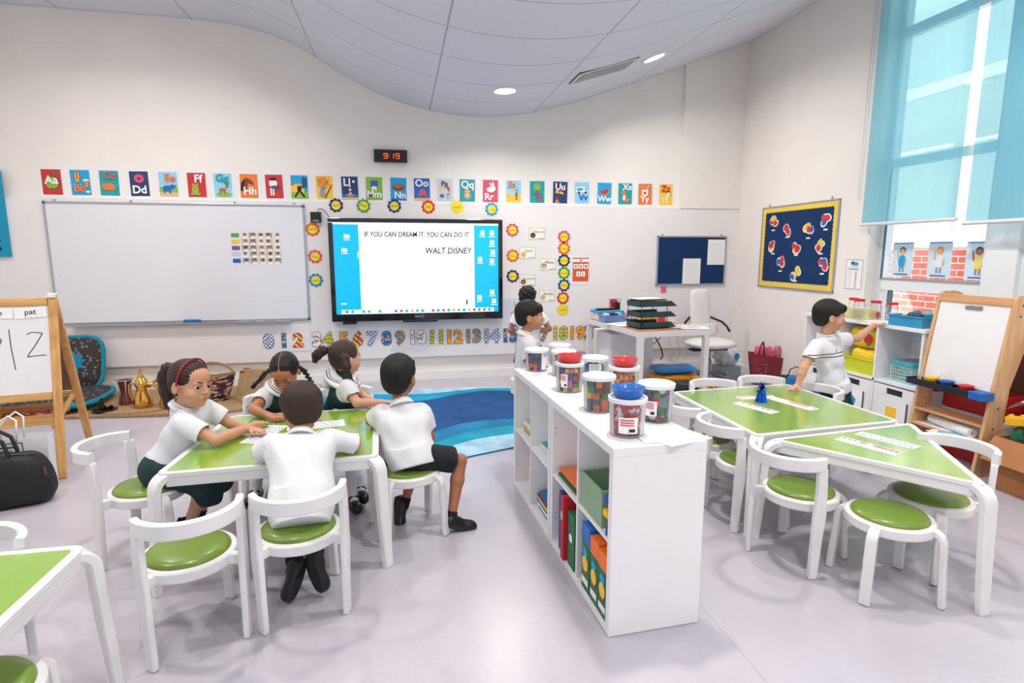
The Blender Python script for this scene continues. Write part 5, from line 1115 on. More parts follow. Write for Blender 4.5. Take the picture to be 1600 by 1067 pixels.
for nm, x_, tx, rot, lab in (('pat', .225, 'pat', .06, 'white word card reading pat stuck to the left easel'), ('tap', .045, 'tap', 0, 'white word card ending in p at the left edge of the easel')):
    c = Vector((x_, fy(1.095), 1.095)) + nrm * .006; r = empty('word_card', E0.matrix_basis @ Vector((0, 0, 0))); r.location = (Matrix.Translation(E0.location) @ Matrix.Rotation(E0.rotation_euler.z, 4, 'Z')) @ c
    r.rotation_mode = 'QUATERNION'; r.rotation_quaternion = (Matrix.Rotation(E0.rotation_euler.z, 3, 'Z') @ tl).to_quaternion() @ Matrix.Rotation(rot, 3, 'Y').to_quaternion().inverted()
    b = MB(); b.b2((-.086, 0, -.036), (.086, .002, .036), M_paper); b.build('card', r)
    A = Art((0, -.001, 0)); A.text(tx, 0, -.012, .05, M_ink, bold=.01)
    for k in range(3): A.ell(-.03 + .03 * k, -.03, .002, .002, M_ink, 6)
    A.mb.build('lettering', r); tag(r, lab, 'word card')

# bags beside the easel
M_nylon = mat('black_nylon', (16, 16, 18), .65, var=.1, vscale=8, bump=.25, bscale=12); M_strap = mat('black_strap', (12, 12, 13), .45)
r = empty('holdall', (-6.63, -2.95, .0), .16)
def hold(u, v):
    a = 2 * PI * u; e = 3.2; q = (abs(math.cos(a)) ** e + abs(math.sin(a)) ** e) ** (-1 / e); ph = -PI / 2 + PI * v; rr = max(0, math.cos(ph)) ** .2; k = 1 + .12 * (-math.sin(ph))
    return (.30 * math.cos(a) * q * rr * k, .125 * math.sin(a) * q * rr * k, .155 + .150 * math.copysign(abs(math.sin(ph)) ** .9, math.sin(ph)) + .008 * math.sin(a * 5))
b = MB(); b.grid(hold, 56, 18, M_nylon, True); b.v = [(p[0], p[1], max(.002, p[2])) for p in b.v]; b.build('bag_body', r, smooth=True)
for y_ in (-.06, .05):
    b = MB(); b.tube([(-.15, y_ - .02, .26), (-.14, y_, .34), (-.06, y_ - .01, .45), (.02, y_, .46), (.10, y_, .40), (.125, y_ - .01, .32), (.13, y_ - .03, .24)], .011, M_strap, 8); b.build('handle', r, smooth=True)
b = MB(); b.tube([(-.26, -.01, .296), (0, -.01, .311), (.26, -.01, .296)], .004, mat('zip_metal', (90, 85, 80), .35, .8), 6); b.build('zip', r, smooth=True)
b = MB(); b.box((.285, -.06, .20), (.01, .008, .05), mat('brown_leather', (110, 60, 40), .5)); b.build('zip_pull', r)
tag(r, 'black fabric holdall with long handles on the floor below the left easel', 'bag')
r = empty('paper_bag', (-6.66, -2.755, .0), .16)
b = MB(); W_, D_, H_ = .235, .05, .36
q = .002
for a_ in ((-W_, -D_, W_, -D_ + q), (-W_, D_ - q, W_, D_), (-W_, -D_, -W_ + q, D_), (W_ - q, -D_, W_, D_)): b.b2((a_[0], a_[1], .001), (a_[2], a_[3], H_), mat('white_card', (232, 230, 232), .5))
b.b2((-W_, -D_, .001), (W_, D_, .004), mat('white_card')); b.build('bag_walls', r)
for y_ in (-D_, D_): b = MB(); b.tube([(-.03, y_, H_ - .02), (-.035, y_, .42), (.0, y_ + .01, .46), (.05, y_ + .02, .50), (.09, y_ + .01, .47), (.085, y_, H_ - .02)], .006, M_whitem, 8); b.build('handle', r, smooth=True)
A = Art((0.03, -D_ - .001, .27)); dgm = C_((60, 80, 75)); sh_ = [(-.08, .06), (.08, .06), (.08, -.03), (.045, -.085), (0, -.11), (-.045, -.085), (-.08, -.03)]
for p_, q_ in zip(sh_, sh_[1:] + sh_[:1]): A.k = .0004; A.line(p_, q_, .006, dgm)
A.k = .0004; A.rect(-.06, .03, .06, .042, dgm)
for k in range(7): an = PI * k / 6; A.k = .0004; A.line((.022 * math.cos(an), -.02 + .022 * math.sin(an)), (.045 * math.cos(an), -.02 + .045 * math.sin(an)), .005, dgm)
A.k = .0004; A.ell(0, -.02, .016, .016, dgm); A.k = .0004; A.rect(-.045, -.055, .045, -.047, dgm)
A.mb.build('crest', r); tag(r, 'white paper carrier bag with a dark shield crest behind the black holdall', 'bag')
b = MB(); b.grid(lambda u, v: ((.10 * math.cos(2 * PI * u)) * math.sin(PI * v), .035 * math.sin(2 * PI * u) * math.sin(PI * v), .028 - .026 * math.cos(PI * v)), 20, 9, mat('tan_leather', (165, 90, 55), .4)); o = b.build('leather_shoe', loc=(-6.60, -3.17, .0), smooth=True); o.rotation_euler = (0, 0, .2); tag(o, 'tip of a tan leather shoe at the left edge of the floor', 'shoe')

# ================================================================ TEACHER'S DESK CORNER
da = .10; DM = Matrix.Translation((-1.99, -1.62, 0)) @ Matrix.Rotation(da, 4, 'Z')
def on_desk(x, y, z=0): return DM @ Vector((x, y, z))
M_mdf = wood('desk_board', (190, 140, 100), (165, 115, 78), .5, (1, 12, 1))
r = empty('teacher_desk', on_desk(0, 0), da); W_, L_, H_ = .78, 1.22, .74
b = MB(); b.b2((.0, .0, H_ - .045), (W_, L_, H_ - .001), M_mdf); b.build('desktop', r, bevel=.002)
b = MB(); b.b2((-.006, -.006, H_ - .055), (W_ + .006, .0, H_), M_white); b.b2((-.006, L_, H_ - .055), (W_ + .006, L_ + .006, H_), M_white); b.b2((-.006, 0, H_ - .055), (0, L_, H_), M_white); b.b2((W_, 0, H_ - .055), (W_ + .006, L_, H_), M_white); b.b2((.0, .0, H_ - .055), (W_, L_, H_ - .046), M_white); b.build('edge_frame', r, bevel=.002)
for x_, y_ in ((0, 0), (W_, 0), (0, L_), (W_, L_)):
    sx_ = 1 if x_ == 0 else -1; sy_ = 1 if y_ == 0 else -1; b = MB()
    b.b2((x_ - .003 * sx_, y_ - .003 * sy_, .002), (x_ + .05 * sx_, y_ + .05 * sy_, H_ - .055), M_white)
    for ax_ in (0, 1):
        b.T = None; pts = [(0.05, 0), (.05, -.05)] + [(.05 + .05 * (1 - math.cos(a)) , -.05 + .05 * math.sin(a)) for a in [PI / 2 * k / 6 for k in range(1, 7)]]
        Mx = Matrix(((sx_, 0, 0, x_), (0, 0, sy_, y_ + 0), (0, 1, 0, H_ - .055), (0, 0, 0, 1))) if ax_ == 0 else Matrix(((0, 0, sx_, x_), (sy_, 0, 0, y_), (0, 1, 0, H_ - .055), (0, 0, 0, 1)))
        b.T = Mx; b.prism(pts, 0, .05, M_white)
    b.T = None; b.build('leg', r, smooth=35)
tag(r, 'white framed desk with a wooden top in the back corner', 'desk')
ZD = H_ + .001
M_teal = mat('dark_teal_metal', (42, 72, 80), .45, .2)
tr_p = on_desk(.10, .18, ZD)
r = empty('letter_tray', tr_p, da + .05); w_, d_ = .36, .25
for k in range(3):
    z_ = .008 + k * .105; b = MB(); b.b2((0, 0, z_), (w_, d_, z_ + .003), M_teal); b.b2((0, 0, z_), (w_, .003, z_ + .055), M_teal); b.b2((0, d_ - .003, z_), (w_, d_, z_ + .055), M_teal); b.b2((0, 0, z_), (.003, d_, z_ + .055), M_teal)
    b.T = None; b.add([(w_, 0, z_ + .055), (w_, 0, z_), (w_ + .07, 0, z_), (w_, .003, z_ + .055), (w_, .003, z_), (w_ + .07, .003, z_)], [(0, 1, 2), (5, 4, 3), (0, 2, 5, 3), (1, 4, 5, 2)], M_teal); b.b2((w_, 0, z_), (w_ + .07, d_, z_ + .003), M_teal); b.build('tray', r)
b = MB()
for x_, y_ in ((.02, -.004), (w_ - .05, -.004), (.02, d_ + .004), (w_ - .05, d_ + .004)): b.tube([(x_, y_, 0), (x_, y_, .27)], .004, M_teal, 6)
b.build('post', r, smooth=True); tag(r, 'three tier dark teal letter tray stacked on the desk', 'letter tray')
TRM = Matrix.Translation(tr_p) @ Matrix.Rotation(da + .05, 4, 'Z')
for k, (z_, c, cn) in enumerate(((.2735, (190, 70, 50), 'red brown'), (.2795, (40, 110, 70), 'green'), (.2855, (60, 70, 75), 'dark grey'), (.2915, (235, 238, 240), 'white'))):
    b = MB(); b.b2((-.15, -.10, 0), (.16, .10, .0055), C_(c)); o = b.build('folder', loc=TRM @ Vector((.17 - .01 * k, .125, z_ + .0)), bevel=.001); o.rotation_euler = (0, 0, da + .05 + .06 * (k - 1.5)); tag(o, '%s folder in the pile on top of the letter tray' % cn, 'folder', 'folders on the letter tray')
for z_, c, lab in ((.012, (200, 80, 70), 'thin red folder lying in the bottom letter tray'), (.022, (170, 195, 225), 'pale blue plastic wallet in the bottom letter tray')):
    b = MB(); b.b2((-.15, -.10, 0), (.20, .10, .008), C_(c)); o = b.build('folder', loc=TRM @ Vector((.19, .125, z_)), bevel=.001); o.rotation_euler = (0, 0, da + .05); tag(o, lab, 'folder')
for x_, y_, a_, lab in ((.12, .62, .3, 'white sheet on the desk between the trays and the blue basket'), (.30, .70, -.3, 'loose white sheet in the middle of the desk'), (.58, .25, .2, 'white sheet with dark print right of the letter tray'), (.68, .12, -.35, 'white sheet overhanging the right corner of the desk'), (.14, .50, -.1, 'white sheet half under the letter tray')):
    p = on_desk(x_, y_); sheet('desk_paper', (p.x, p.y, .28, .20, da + a_), ZD + .0005 + .0015 * (x_ * 10 % 3), lab, 'paper', lambda A, ln, wd: [A.rect(-ln * .2, -wd * .1 + j * .02, ln * .25, -wd * .06 + j * .02, C_(DGY)) for j in range(3)])
def cuboid(name, loc, dim, rz, m, label, cat, group=None, bev=.003, extra=None):
    if extra is None: b = MB(); b.b2((-dim[0] / 2, -dim[1] / 2, 0), (dim[0] / 2, dim[1] / 2, dim[2]), m); o = b.build(name, loc=loc, bevel=bev); o.rotation_euler = (0, 0, rz); return tag(o, label, cat, group)
    r = empty(name, loc, rz); b = MB(); b.b2((-dim[0] / 2, -dim[1] / 2, 0), (dim[0] / 2, dim[1] / 2, dim[2]), m); b.build('body', r, bevel=bev); extra(r, dim); return tag(r, label, cat, group)
M_flor = patmat('floral_card', (240, 236, 232), (200, 50, 70), 'dots')
def blue_lid(r, d): b = MB(); b.b2((-d[0] / 2 - .004, -d[1] / 2 - .004, d[2] - .03), (d[0] / 2 + .004, d[1] / 2 + .004, d[2] + .004), C_((60, 170, 215))); b.build('lid', r, bevel=.003)
cuboid('storage_box', on_desk(.17, 1.05, ZD), (.30, .22, .105), da, M_flor, 'small floral patterned box with a bright blue lid at the far left of the desk', 'box', extra=blue_lid)
cuboid('storage_box', on_desk(.50, 1.06, ZD), (.30, .20, .085), da, M_flor, 'low floral patterned box behind the letter tray', 'box')
b = MB(); b.b2((-.11, -.03, 0), (.11, .03, .022), M_black); o = b.build('stapler', loc=on_desk(.13, 1.02, ZD + .110), bevel=.006); o.rotation_euler = (0, 0, da); tag(o, 'black stapler lying on the blue box lid', 'stapler')
cuboid('red_box', on_desk(.28, 1.12, ZD + .110), (.085, .05, .115), da, M_flor if False else patmat('red_print', (200, 40, 50), (240, 225, 225), 'dots'), 'small red patterned carton standing behind the pen pot', 'box')
r = empty('pen_pot', on_desk(.295, 1.045, ZD + .110)); b = MB(); b.lathe([(0, 0), (.032, 0), (.034, .08), (.031, .08), (.029, .004), (0, .004)], M_black, 20); b.build('pot', r, smooth=40); tag(r, 'black wire pen pot on the blue lidded box', 'pen pot')
for k, (c, cn) in enumerate((((30, 120, 190), 'blue'), ((20, 20, 24), 'black'), ((205, 45, 50), 'red'), ((215, 215, 220), 'long pale'), ((240, 240, 240), 'long white'))):
    a = k * 1.3; L2 = .12 if k < 3 else .19; p0 = on_desk(.295, 1.045, ZD + .118) + Vector((.012 * math.cos(a), .012 * math.sin(a), 0)); b = MB(); d = Vector((.25 * math.cos(a) + (.35 if k > 2 else 0), .2 * math.sin(a), 1)).normalized() * L2; b.tube([(0, 0, 0), tuple(d)], .004, C_(c), 8); o = b.build('pen', loc=p0, smooth=40); tag(o, '%s pen standing in the black pen pot' % cn, 'pen', 'pens in the pen pot')
cuboid('yellow_box', on_desk(.60, .80, ZD), (.10, .06, .12), da, C_((245, 190, 30)), 'yellow carton behind the letter tray', 'box')
cuboid('yellow_box', on_desk(.46, .72, ZD), (.13, .05, .075), da, C_((245, 205, 60)), 'low yellow carton just behind the letter tray', 'box')
cuboid('red_pot', on_desk(.60, .60, ZD), (.06, .06, .09), da, C_((220, 60, 45)), 'small red carton behind the letter tray', 'box')
open_bin((0, 0, 0), (.24, .16, .075), mat('blue_clear_plastic', (110, 150, 205), .2), 'translucent blue open tray at the left of the desk', 'tray', 'desk_basket', on_desk(.13, .845, ZD), da)
for k in range(4):
    c = [(235, 235, 240), (40, 45, 60), (60, 70, 90), (200, 215, 235)][k]; p = on_desk(.06 + .05 * k, .845, ZD + .0065); b = MB(); b.box((0, 0, .045), (.035, .10, .085), C_(c)); o = b.build('note_pad', loc=p, bevel=.004); o.rotation_euler = (0, 0, da); tag(o, '%s item standing in the blue desk tray' % ['white', 'black', 'dark blue', 'pale blue'][k], 'stationery', 'items in the blue desk tray')
b = MB(); b.tube([(-.10, 0, .008), (0, .02, .016), (.16, .01, .012)], .007, M_black, 8); o = b.build('glasses_case', loc=on_desk(.30, .80, ZD + .004), smooth=True); tag(o, 'thin black cable end lying across the desk papers', 'cable')
cuboid('sticky_note', (-.98, -.006, 1.00), (.07, .004, .07), 0, C_((240, 90, 130)), 'pink sticky note on the wall behind the letter tray', 'note', bev=0)
cuboid('sticky_note', (-1.02, -.006, .86), (.06, .004, .08), 0, C_((225, 225, 90)), 'yellow sticky note on the wall below the pink one', 'note', bev=0)
# white cabinet under the desk
r = empty('under_desk_cabinet', (-1.70, -.50, 0), .02)
b = MB(); b.b2((-.26, -.24, .01), (.26, .28, .60), M_whitem); b.build('body', r, bevel=.006)
b = MB(); b.b2((-.255, -.258, .015), (.255, -.241, .595), M_white); b.build('door', r, bevel=.004)
b = MB(); b.b2((.2605, -.22, .02), (.264, .26, .58), mat('cabinet_side', (128, 158, 196), .4)); b.build('side_skin', r)
tag(r, 'white low cabinet tucked under the teacher desk', 'cabinet')
b = MB(); b.b2((-.11, -.05, 0), (.11, .05, .06), M_black); o = b.build('router', loc=(-1.72, -.42, .606), bevel=.004); tag(o, 'black electronic box on the cabinet under the desk', 'device')
for k, pts in enumerate(([(-1.20, -.03, .60), (-1.15, -.10, .50), (-1.08, -.16, .36), (-1.02, -.14, .22), (-1.05, -.12, .16)], [(-1.02, -.03, .62), (-1.10, -.10, .54), (-1.24, -.14, .46), (-1.27, -.12, .36), (-1.24, -.1, .2)], [(-1.0, -.03, .6), (-1.03, -.08, .45), (-1.12, -.1, .37), (-1.18, -.12, .33), (-1.16, -.12, .22)])):
    q = [Vector(p) for p in pts]; fine = []
    for i in range(len(q) - 1):
        for j in range(5):
            t_ = j / 5; a0 = q[max(0, i - 1)]; a1 = q[i]; a2 = q[i + 1]; a3 = q[min(len(q) - 1, i + 2)]
            fine.append(.5 * ((2 * a1) + (-a0 + a2) * t_ + (2 * a0 - 5 * a1 + 4 * a2 - a3) * t_ ** 2 + (-a0 + 3 * a1 - 3 * a2 + a3) * t_ ** 3))
    b = MB(); b.tube(fine, .008 if k == 0 else .005, M_black, 6); o = b.build('power_cable', smooth=True); tag(o, ['thick black power cable hanging under the desk', 'black cable looping left under the desk', 'thin black cable curling under the desk'][k], 'cable')
for k in range(3):
    b = MB(); b.tube([(-.88 + .1 * k, -.03, .58), (-.90 + .1 * k, -.07, .40), (-.84 + .1 * k, -.06, .25), (-.88 + .1 * k, -.05, .12)], .003, C_((190, 190, 192)), 5); o = b.build('thin_cable', smooth=True); tag(o, 'thin white cable hanging down the wall beside the desk leg', 'cable', 'thin white cables by the desk')
b = MB(); b.b2((-1.14, -.024, .57), (-.80, -.001, .64), M_whitem)
o = b.build('socket_strip', bevel=.003); tag(o, 'white power socket strip on the wall under the desk', 'socket')
# things piled under the desk
def slab(name, loc, dim, rz, m, label, cat, sag=.01, tilt=0):
    b = MB(); w2, d2, h2 = dim
    def f(u, v):
        a = 2 * PI * u; e = 5; q = (abs(math.cos(a)) ** e + abs(math.sin(a)) ** e) ** (-1 / e); ph = -PI / 2 + PI * v; rr = max(0, math.cos(ph)) ** .3
        return (w2 / 2 * math.cos(a) * q * rr, d2 / 2 * math.sin(a) * q * rr, h2 / 2 + h2 / 2 * math.sin(ph) + sag * math.sin(a * 3 + 1) * rr * (math.sin(ph) > 0))
    b.grid(f, 36, 11, m, True); o = b.build(name, loc=loc, smooth=True); o.rotation_euler = (0, tilt, rz); return tag(o, label, cat)
slab('packet', (-1.28, -1.0, .002), (.46, .34, .10), .1, mat('red_plastic', (205, 40, 45), .4), 'red plastic packet at the bottom of the pile under the desk', 'packet')
slab('packet', (-1.29, -.99, .115), (.50, .34, .07), .05, mat('orange_plastic', (230, 150, 45), .4), 'orange packet in the pile under the desk', 'packet')
slab('packet', (-1.30, -.98, .20), (.48, .32, .065), .12, mat('blue_plastic', (25, 130, 205), .4), 'bright blue packet on top of the pile under the desk', 'packet')
slab('bin_bag', (-1.45, -1.36, .002), (.42, .30, .17), .05, mat('black_polythene', (30, 34, 36), .25, bump=.5, bscale=18), 'crumpled black plastic bag in front of the pile under the desk', 'bag')
cuboid('gift_box', (-1.10, -1.22, .002), (.27, .20, .13), .15, patmat('rainbow_print', (220, 70, 60), (235, 190, 60), 'diag'), 'colourful patterned box under the right end of the desk', 'box')
cuboid('grey_crate', (-.36, -.50, .002), (.26, .22, .14), 0, mat('grey_plastic', (150, 165, 172), .4), 'grey plastic crate under the carrier bag', 'crate')
# task chair
M_leath = mat('cream_leather', (226, 222, 220), .4, var=.02)
TC = empty('desk_chair', (-.72, -.72, 0), .02)
def pad(name, c, dim, m, R=None, e=4, pw=.4):
    b = MB()
    def f(u, v):
        a = 2 * PI * u; q = (abs(math.cos(a)) ** e + abs(math.sin(a)) ** e) ** (-1 / e); ph = -PI / 2 + PI * v; rr = max(0, math.cos(ph)) ** pw
        p = Vector((dim[0] / 2 * math.cos(a) * q * rr, dim[1] / 2 * math.sin(a) * q * rr, dim[2] / 2 * math.sin(ph)))
        if R is not None: p = R @ p
        return tuple(p + Vector(c))
    b.grid(f, 36, 11, m, True); return b.build(name, TC, smooth=True)
pad('seat', (0, 0, .455), (.56, .50, .11), M_leath, e=2.6, pw=.6)
pad('backrest', (-.03, .20, .82), (.26, .50, .06), M_leath, R=Matrix.Rotation(PI / 2 - .1, 3, 'X'), e=6)
pad('lumbar_pad', (-.01, .19, .59), (.42, .17, .10), M_leath, R=Matrix.Rotation(PI / 2 - .1, 3, 'X'), e=4)
for s_ in (-1, 1): b = MB(); b.tube([(s_ * .13 - .03, .20, .74), (s_ * .24, .16, .68), (s_ * .27, .10, .63), (s_ * .27, .04, .58)], .014, M_black, 8); b.build('arm', TC, smooth=True)
b = MB(); b.b2((-.24, -.06, .375), (.20, .06, .398), M_black); b.build('seat_plate', TC, bevel=.004)
b = MB(); b.lathe([(0, .12), (.026, .12), (.026, .26), (.016, .27), (.016, .39), (0, .39)], mat('chrome', (180, 182, 186), .15, 1.0), 20); b.build('gas_column', TC, smooth=40)
for k in range(5):
    a = 2 * PI * k / 5 + .3; b = MB(); b.sweep([(.02 * math.cos(a), .02 * math.sin(a), .11), (.26 * math.cos(a), .26 * math.sin(a), .075)], .04, .028, mat('grey_base', (120, 140, 155), .35, .5), side=(-math.sin(a), math.cos(a), 0)); b.build('base_arm', TC, bevel=.003)
    b = MB(); b.lathe([(0, -.012), (.03, -.012), (.034, 0), (.03, .012), (0, .012)], M_black, 16, (.26 * math.cos(a), .26 * math.sin(a), .0355), (-math.sin(a), math.cos(a), 0)); b.build('castor', TC, smooth=40)
tag(TC, 'cream leather swivel desk chair in front of the small navy board', 'chair')
# carrier bag and maroon tote
M_poly = mat('thin_white_polythene', (222, 226, 232), .25, var=.1, vscale=9, bump=.9, bscale=14)
r = empty('carrier_bag', (-.36, -.50, .146))
b = MB(); b.grid(lambda u, v: ((.15 + .02 * math.sin(u * 2 * PI * 5)) * math.cos(2 * PI * u) * math.sin(PI * (.22 + .58 * v)) * 1.05 * (1 + .12 * math.sin(v * 21 + u * 12)), .11 * math.sin(2 * PI * u) * math.sin(PI * (.18 + .74 * v)) * (1 + .08 * math.sin(u * 40)), .24 * v), 48, 12, M_poly, True); b.add([(.08 * math.cos(a), .06 * math.sin(a), .001) for a in [PI * k / 8 for k in range(16)]], [tuple(range(15, -1, -1))], M_poly); b.build('bag_body', r, smooth=True)
A = Art((.06, -.118, .12)); A.ell(0, 0, .035, .045, C_((40, 160, 215))); A.mb.build('printed_spot', r)
b = MB(); b.tube([(-.03, 0, .235), (.0, .01, .26), (.05, .02, .25), (.10, .02, .235)], .012, C_((205, 50, 50)), 7); b.build('red_tie', r, smooth=True); tag(r, 'white plastic carrier bag with a blue spot on the grey crate', 'bag')
M_mar = mat('maroon_fabric', (136, 44, 58), .75, var=.05)
r = empty('tote_bag', (-.15, -.95, 0), -.12)
def tote(u, v, s=1.0): a = 2 * PI * u; e = 5; q = (abs(math.cos(a)) ** e + abs(math.sin(a)) ** e) ** (-1 / e); return ((.135 + .055 * v) * math.cos(a) * q * s, (.075 + .02 * v) * math.sin(a) * q * s, .34 * v - .02 * v * math.cos(a) * 2 * v + .0)
b = MB(); b.grid(lambda u, v: tote(u, v), 40, 8, M_mar, True); b.grid(lambda u, v: tote(u, v, .97), 40, 8, M_mar, True); b.add([tuple(tote(k / 20, 0)[:2]) + (.002,) for k in range(20)], [tuple(range(19, -1, -1))], M_mar); b.build('bag_body', r, smooth=True)
b = MB(); b.tube([(-.13, -.09, .36), (-.12, -.09, .44), (-.09, -.08, .50), (-.075, -.07, .50), (-.07, -.08, .43), (-.06, -.09, .34)], .010, M_mar, 8); b.build('handle', r, smooth=True)
A = Art((-.09, -.098, .15), (1, 0, 0), (0, -.05, 1)); lc = C_((196, 150, 150))
for p_, q_ in (((-.04, .10), (.05, .10)), ((.05, .10), (.045, -.08)), ((-.04, .04), (-.01, .06)), ((-.03, -.02), (.02, .0)), ((-.02, -.08), (.03, -.06)), ((-.03, -.1), (.02, -.12))): A.k = .0004; A.line(p_, q_, .004, lc)
A.mb.build('line_print', r); tag(r, 'maroon fabric tote bag with a pale line print against the right wall', 'bag')
M_pinkf = mat('pink_fabric', (214, 88, 108), .8, bump=.5, bscale=20)
slab('pink_bundle', (-.16, -.93, .27), (.20, .13, .15), -.1, M_pinkf, 'pink fabric bundle poking out of the maroon tote', 'cloth', .03)
slab('sweet_packet', (-.02, -.98, .28), (.09, .07, .16), .2, patmat('sweet_wrap', (220, 100, 120), (60, 120, 190), 'dots'), 'shiny patterned packet at the right of the maroon tote', 'packet', .02)
r = empty('lunch_bag', (-.18, -1.42, 0), -.5)
b = MB(); b.b2((-.13, -.09, .002), (.13, .09, .19), M_nylon); b.build('bag_body', r, bevel=.015)
b = MB(); b.tube([(-.02, .0, .19), (.0, .0, .27), (.06, .0, .30), (.12, .0, .26), (.13, 0, .15)], .006, M_strap, 8); b.build('strap', r, smooth=True); tag(r, 'small black lunch bag on the floor behind the pointing boy', 'bag')
b = MB(); b.box((0, 0, .13), (.20, .08, .25), C_((30, 120, 190)), taper=.7); o = b.build('backpack', loc=(-.33, -1.70, .001), bevel=.012); o.rotation_euler = (0, 0, -.4); tag(o, 'bright blue bag beside the black lunch bag', 'bag')

# ================================================================ RIGHT WALL SHELF
M_unit = mat('white_melamine', (240, 239, 242), .4, var=.01)
XF, XB = -.38, -.04; ys = [-1.84, -2.27, -2.70, -3.13]; TS = .92
R_ = empty('window_shelf', (XF, ys[-1], 0)); ox, oy = XF, ys[-1]
def sb(name, lo, hi, bev=.001, m=None): b = MB(); b.b2((lo[0] - ox, lo[1] - oy, lo[2]), (hi[0] - ox, hi[1] - oy, hi[2]), m or M_unit); return b.build(name, R_, bevel=bev)
sb('top_panel', (XF - .01, ys[-1] - .01, TS - .03), (XB, ys[0] + .01, TS), .003)
sb('bottom_panel', (XF, ys[-1], .03), (XB, ys[0], .055)); sb('middle_shelf', (XF, ys[-1], .44), (XB, ys[0], .462)); sb('back_panel', (XB - .006, ys[-1], .03), (XB, ys[0], TS - .03)); sb('plinth', (XF + .02, ys[-1], .001), (XB, ys[0], .03))
for i, y_ in enumerate(ys): y0 = min(y_, ys[0] - .02); sb('side_panel' if i in (0, 3) else 'divider', (XF, max(y_ - .01, ys[-1]) if i else y_ - .02, .055), (XB - .006, y_ + .01 if 0 < i < 3 else (y_ if i == 0 else y_ + .02), TS - .03))
tag(R_, 'white shelf unit under the window with deep drawers below', 'shelf')
DC = [((60, 60, 200), 'blue pentagon', 5, 'pentagon'), ((20, 150, 205), 'blue pentagon', 5, 'pentagon'), ((250, 200, 50), 'yellow square', 4, 'square')]
for i in range(3):
    y0, y1 = ys[i + 1] + .016, ys[i] - .024 if i == 0 else ys[i] - .014; w2 = (y0 - y1) / -2; yc = (y0 + y1) / 2
    r = empty('shape_bin', (XF + .004, yc, .058)); r.rotation_euler = (0, 0, -PI / 2)
    b = MB(); hh = .372; b.b2((-w2, 0, 0), (w2, .012, hh - .085), M_unit); b.b2((-w2, 0, hh - .085), (-.075, .012, hh), M_unit); b.b2((.075, 0, hh - .085), (w2, .012, hh), M_unit); b.b2((-.075, 0, hh - .022), (.075, .012, hh), M_unit); b.b2((-.075, 0, hh - .085), (.075, .012, hh - .07), M_unit); b.build('front_panel', r, bevel=.003)
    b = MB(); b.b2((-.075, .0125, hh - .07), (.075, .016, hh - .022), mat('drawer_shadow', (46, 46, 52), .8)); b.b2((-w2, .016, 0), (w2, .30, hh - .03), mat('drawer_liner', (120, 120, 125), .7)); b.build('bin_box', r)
    b = MB(); b.b2((-.135, -.003, .015), (.125, -.0004, .265), M_paper); b.build('shape_card', r)
    A = Art((0, -.0035, 0)); c = DC[i]; A.poly([(-.01 + .072 * math.sin(2 * PI * k / c[2] + (PI / 4 if c[2] == 4 else 0)), .155 + .072 * math.cos(2 * PI * k / c[2] + (PI / 4 if c[2] == 4 else 0))) for k in range(c[2])], C_(c[0])); A.text(c[3], -.01, .035, .05, C_(BLU)); A.rect(.125, .015, .14, .265, C_((70, 80, 90))); A.mb.build('print', r)
    tag(r, 'white pull-out bin with a %s card, %s' % (c[1], ['nearest the corner', 'behind the boy in the middle', 'beside the wooden easel'][i]), 'storage bin', 'pull-out bins in the window shelf')
M_lime = mat('lime_plastic', (205, 215, 40), .4); M_cyan = mat('aqua_plastic', (60, 180, 195), .4)
open_bin((-.17, -.17, 0), (.13, .17, .13), M_lime, 'lime yellow plastic basket holding yellow sacks in the window shelf', 'basket', 'plastic_basket', (-.205, -2.49, .4625), 0)
M_ysack = mat('yellow_sack', (238, 205, 35), .45, bump=.4, bscale=10)
slab('toy_sack', (-.20, -2.49, .470), (.24, .29, .20), 0, M_ysack, 'yellow printed sack sitting in the lime basket', 'sack', .012)
slab('toy_sack', (-.20, -2.47, .674), (.24, .30, .175), .1, M_ysack, 'yellow sack with a red apple on top of the other sack', 'sack', .012)
b = MB(); b.ball((0, 0, 0), (.006, .045, .042), C_((200, 35, 35)), 14, 10); b.box((0, -.005, -.05), (.006, .02, .025), C_(DGR)); o = b.build('apple_patch', loc=(-.322, -2.55, .765), smooth=40); tag(o, 'red apple patch on the upper yellow sack', 'patch')
r_ = open_bin((-.12, -.10, 0), (.12, .10, .15), mat('aqua_mesh', (150, 205, 210), .4), 'aqua plastic basket with small openings and a lid in the shelf', 'basket', 'plastic_basket', (-.20, -2.90, .4625), 0, M_cyan)
b = MB(); random.seed(3)
for j in range(4):
    for k in range(8): b.b2((-.1215, -.082 + k * .022, .025 + j * .027), (-.1206, -.070 + k * .022, .040 + j * .027), C_(random.choice([(210, 90, 70), (70, 90, 100), (210, 90, 70), (90, 140, 90)])))
b.build('opening', r_); b = MB(); b.b2((-.128, -.108, .1512), (.128, .108, .168), mat('aqua_lid', (70, 175, 190), .35)); b.b2((-.10, -.08, .168), (.10, .08, .171), mat('lid_centre', (110, 130, 140), .4)); b.build('lid', r_, bevel=.004)
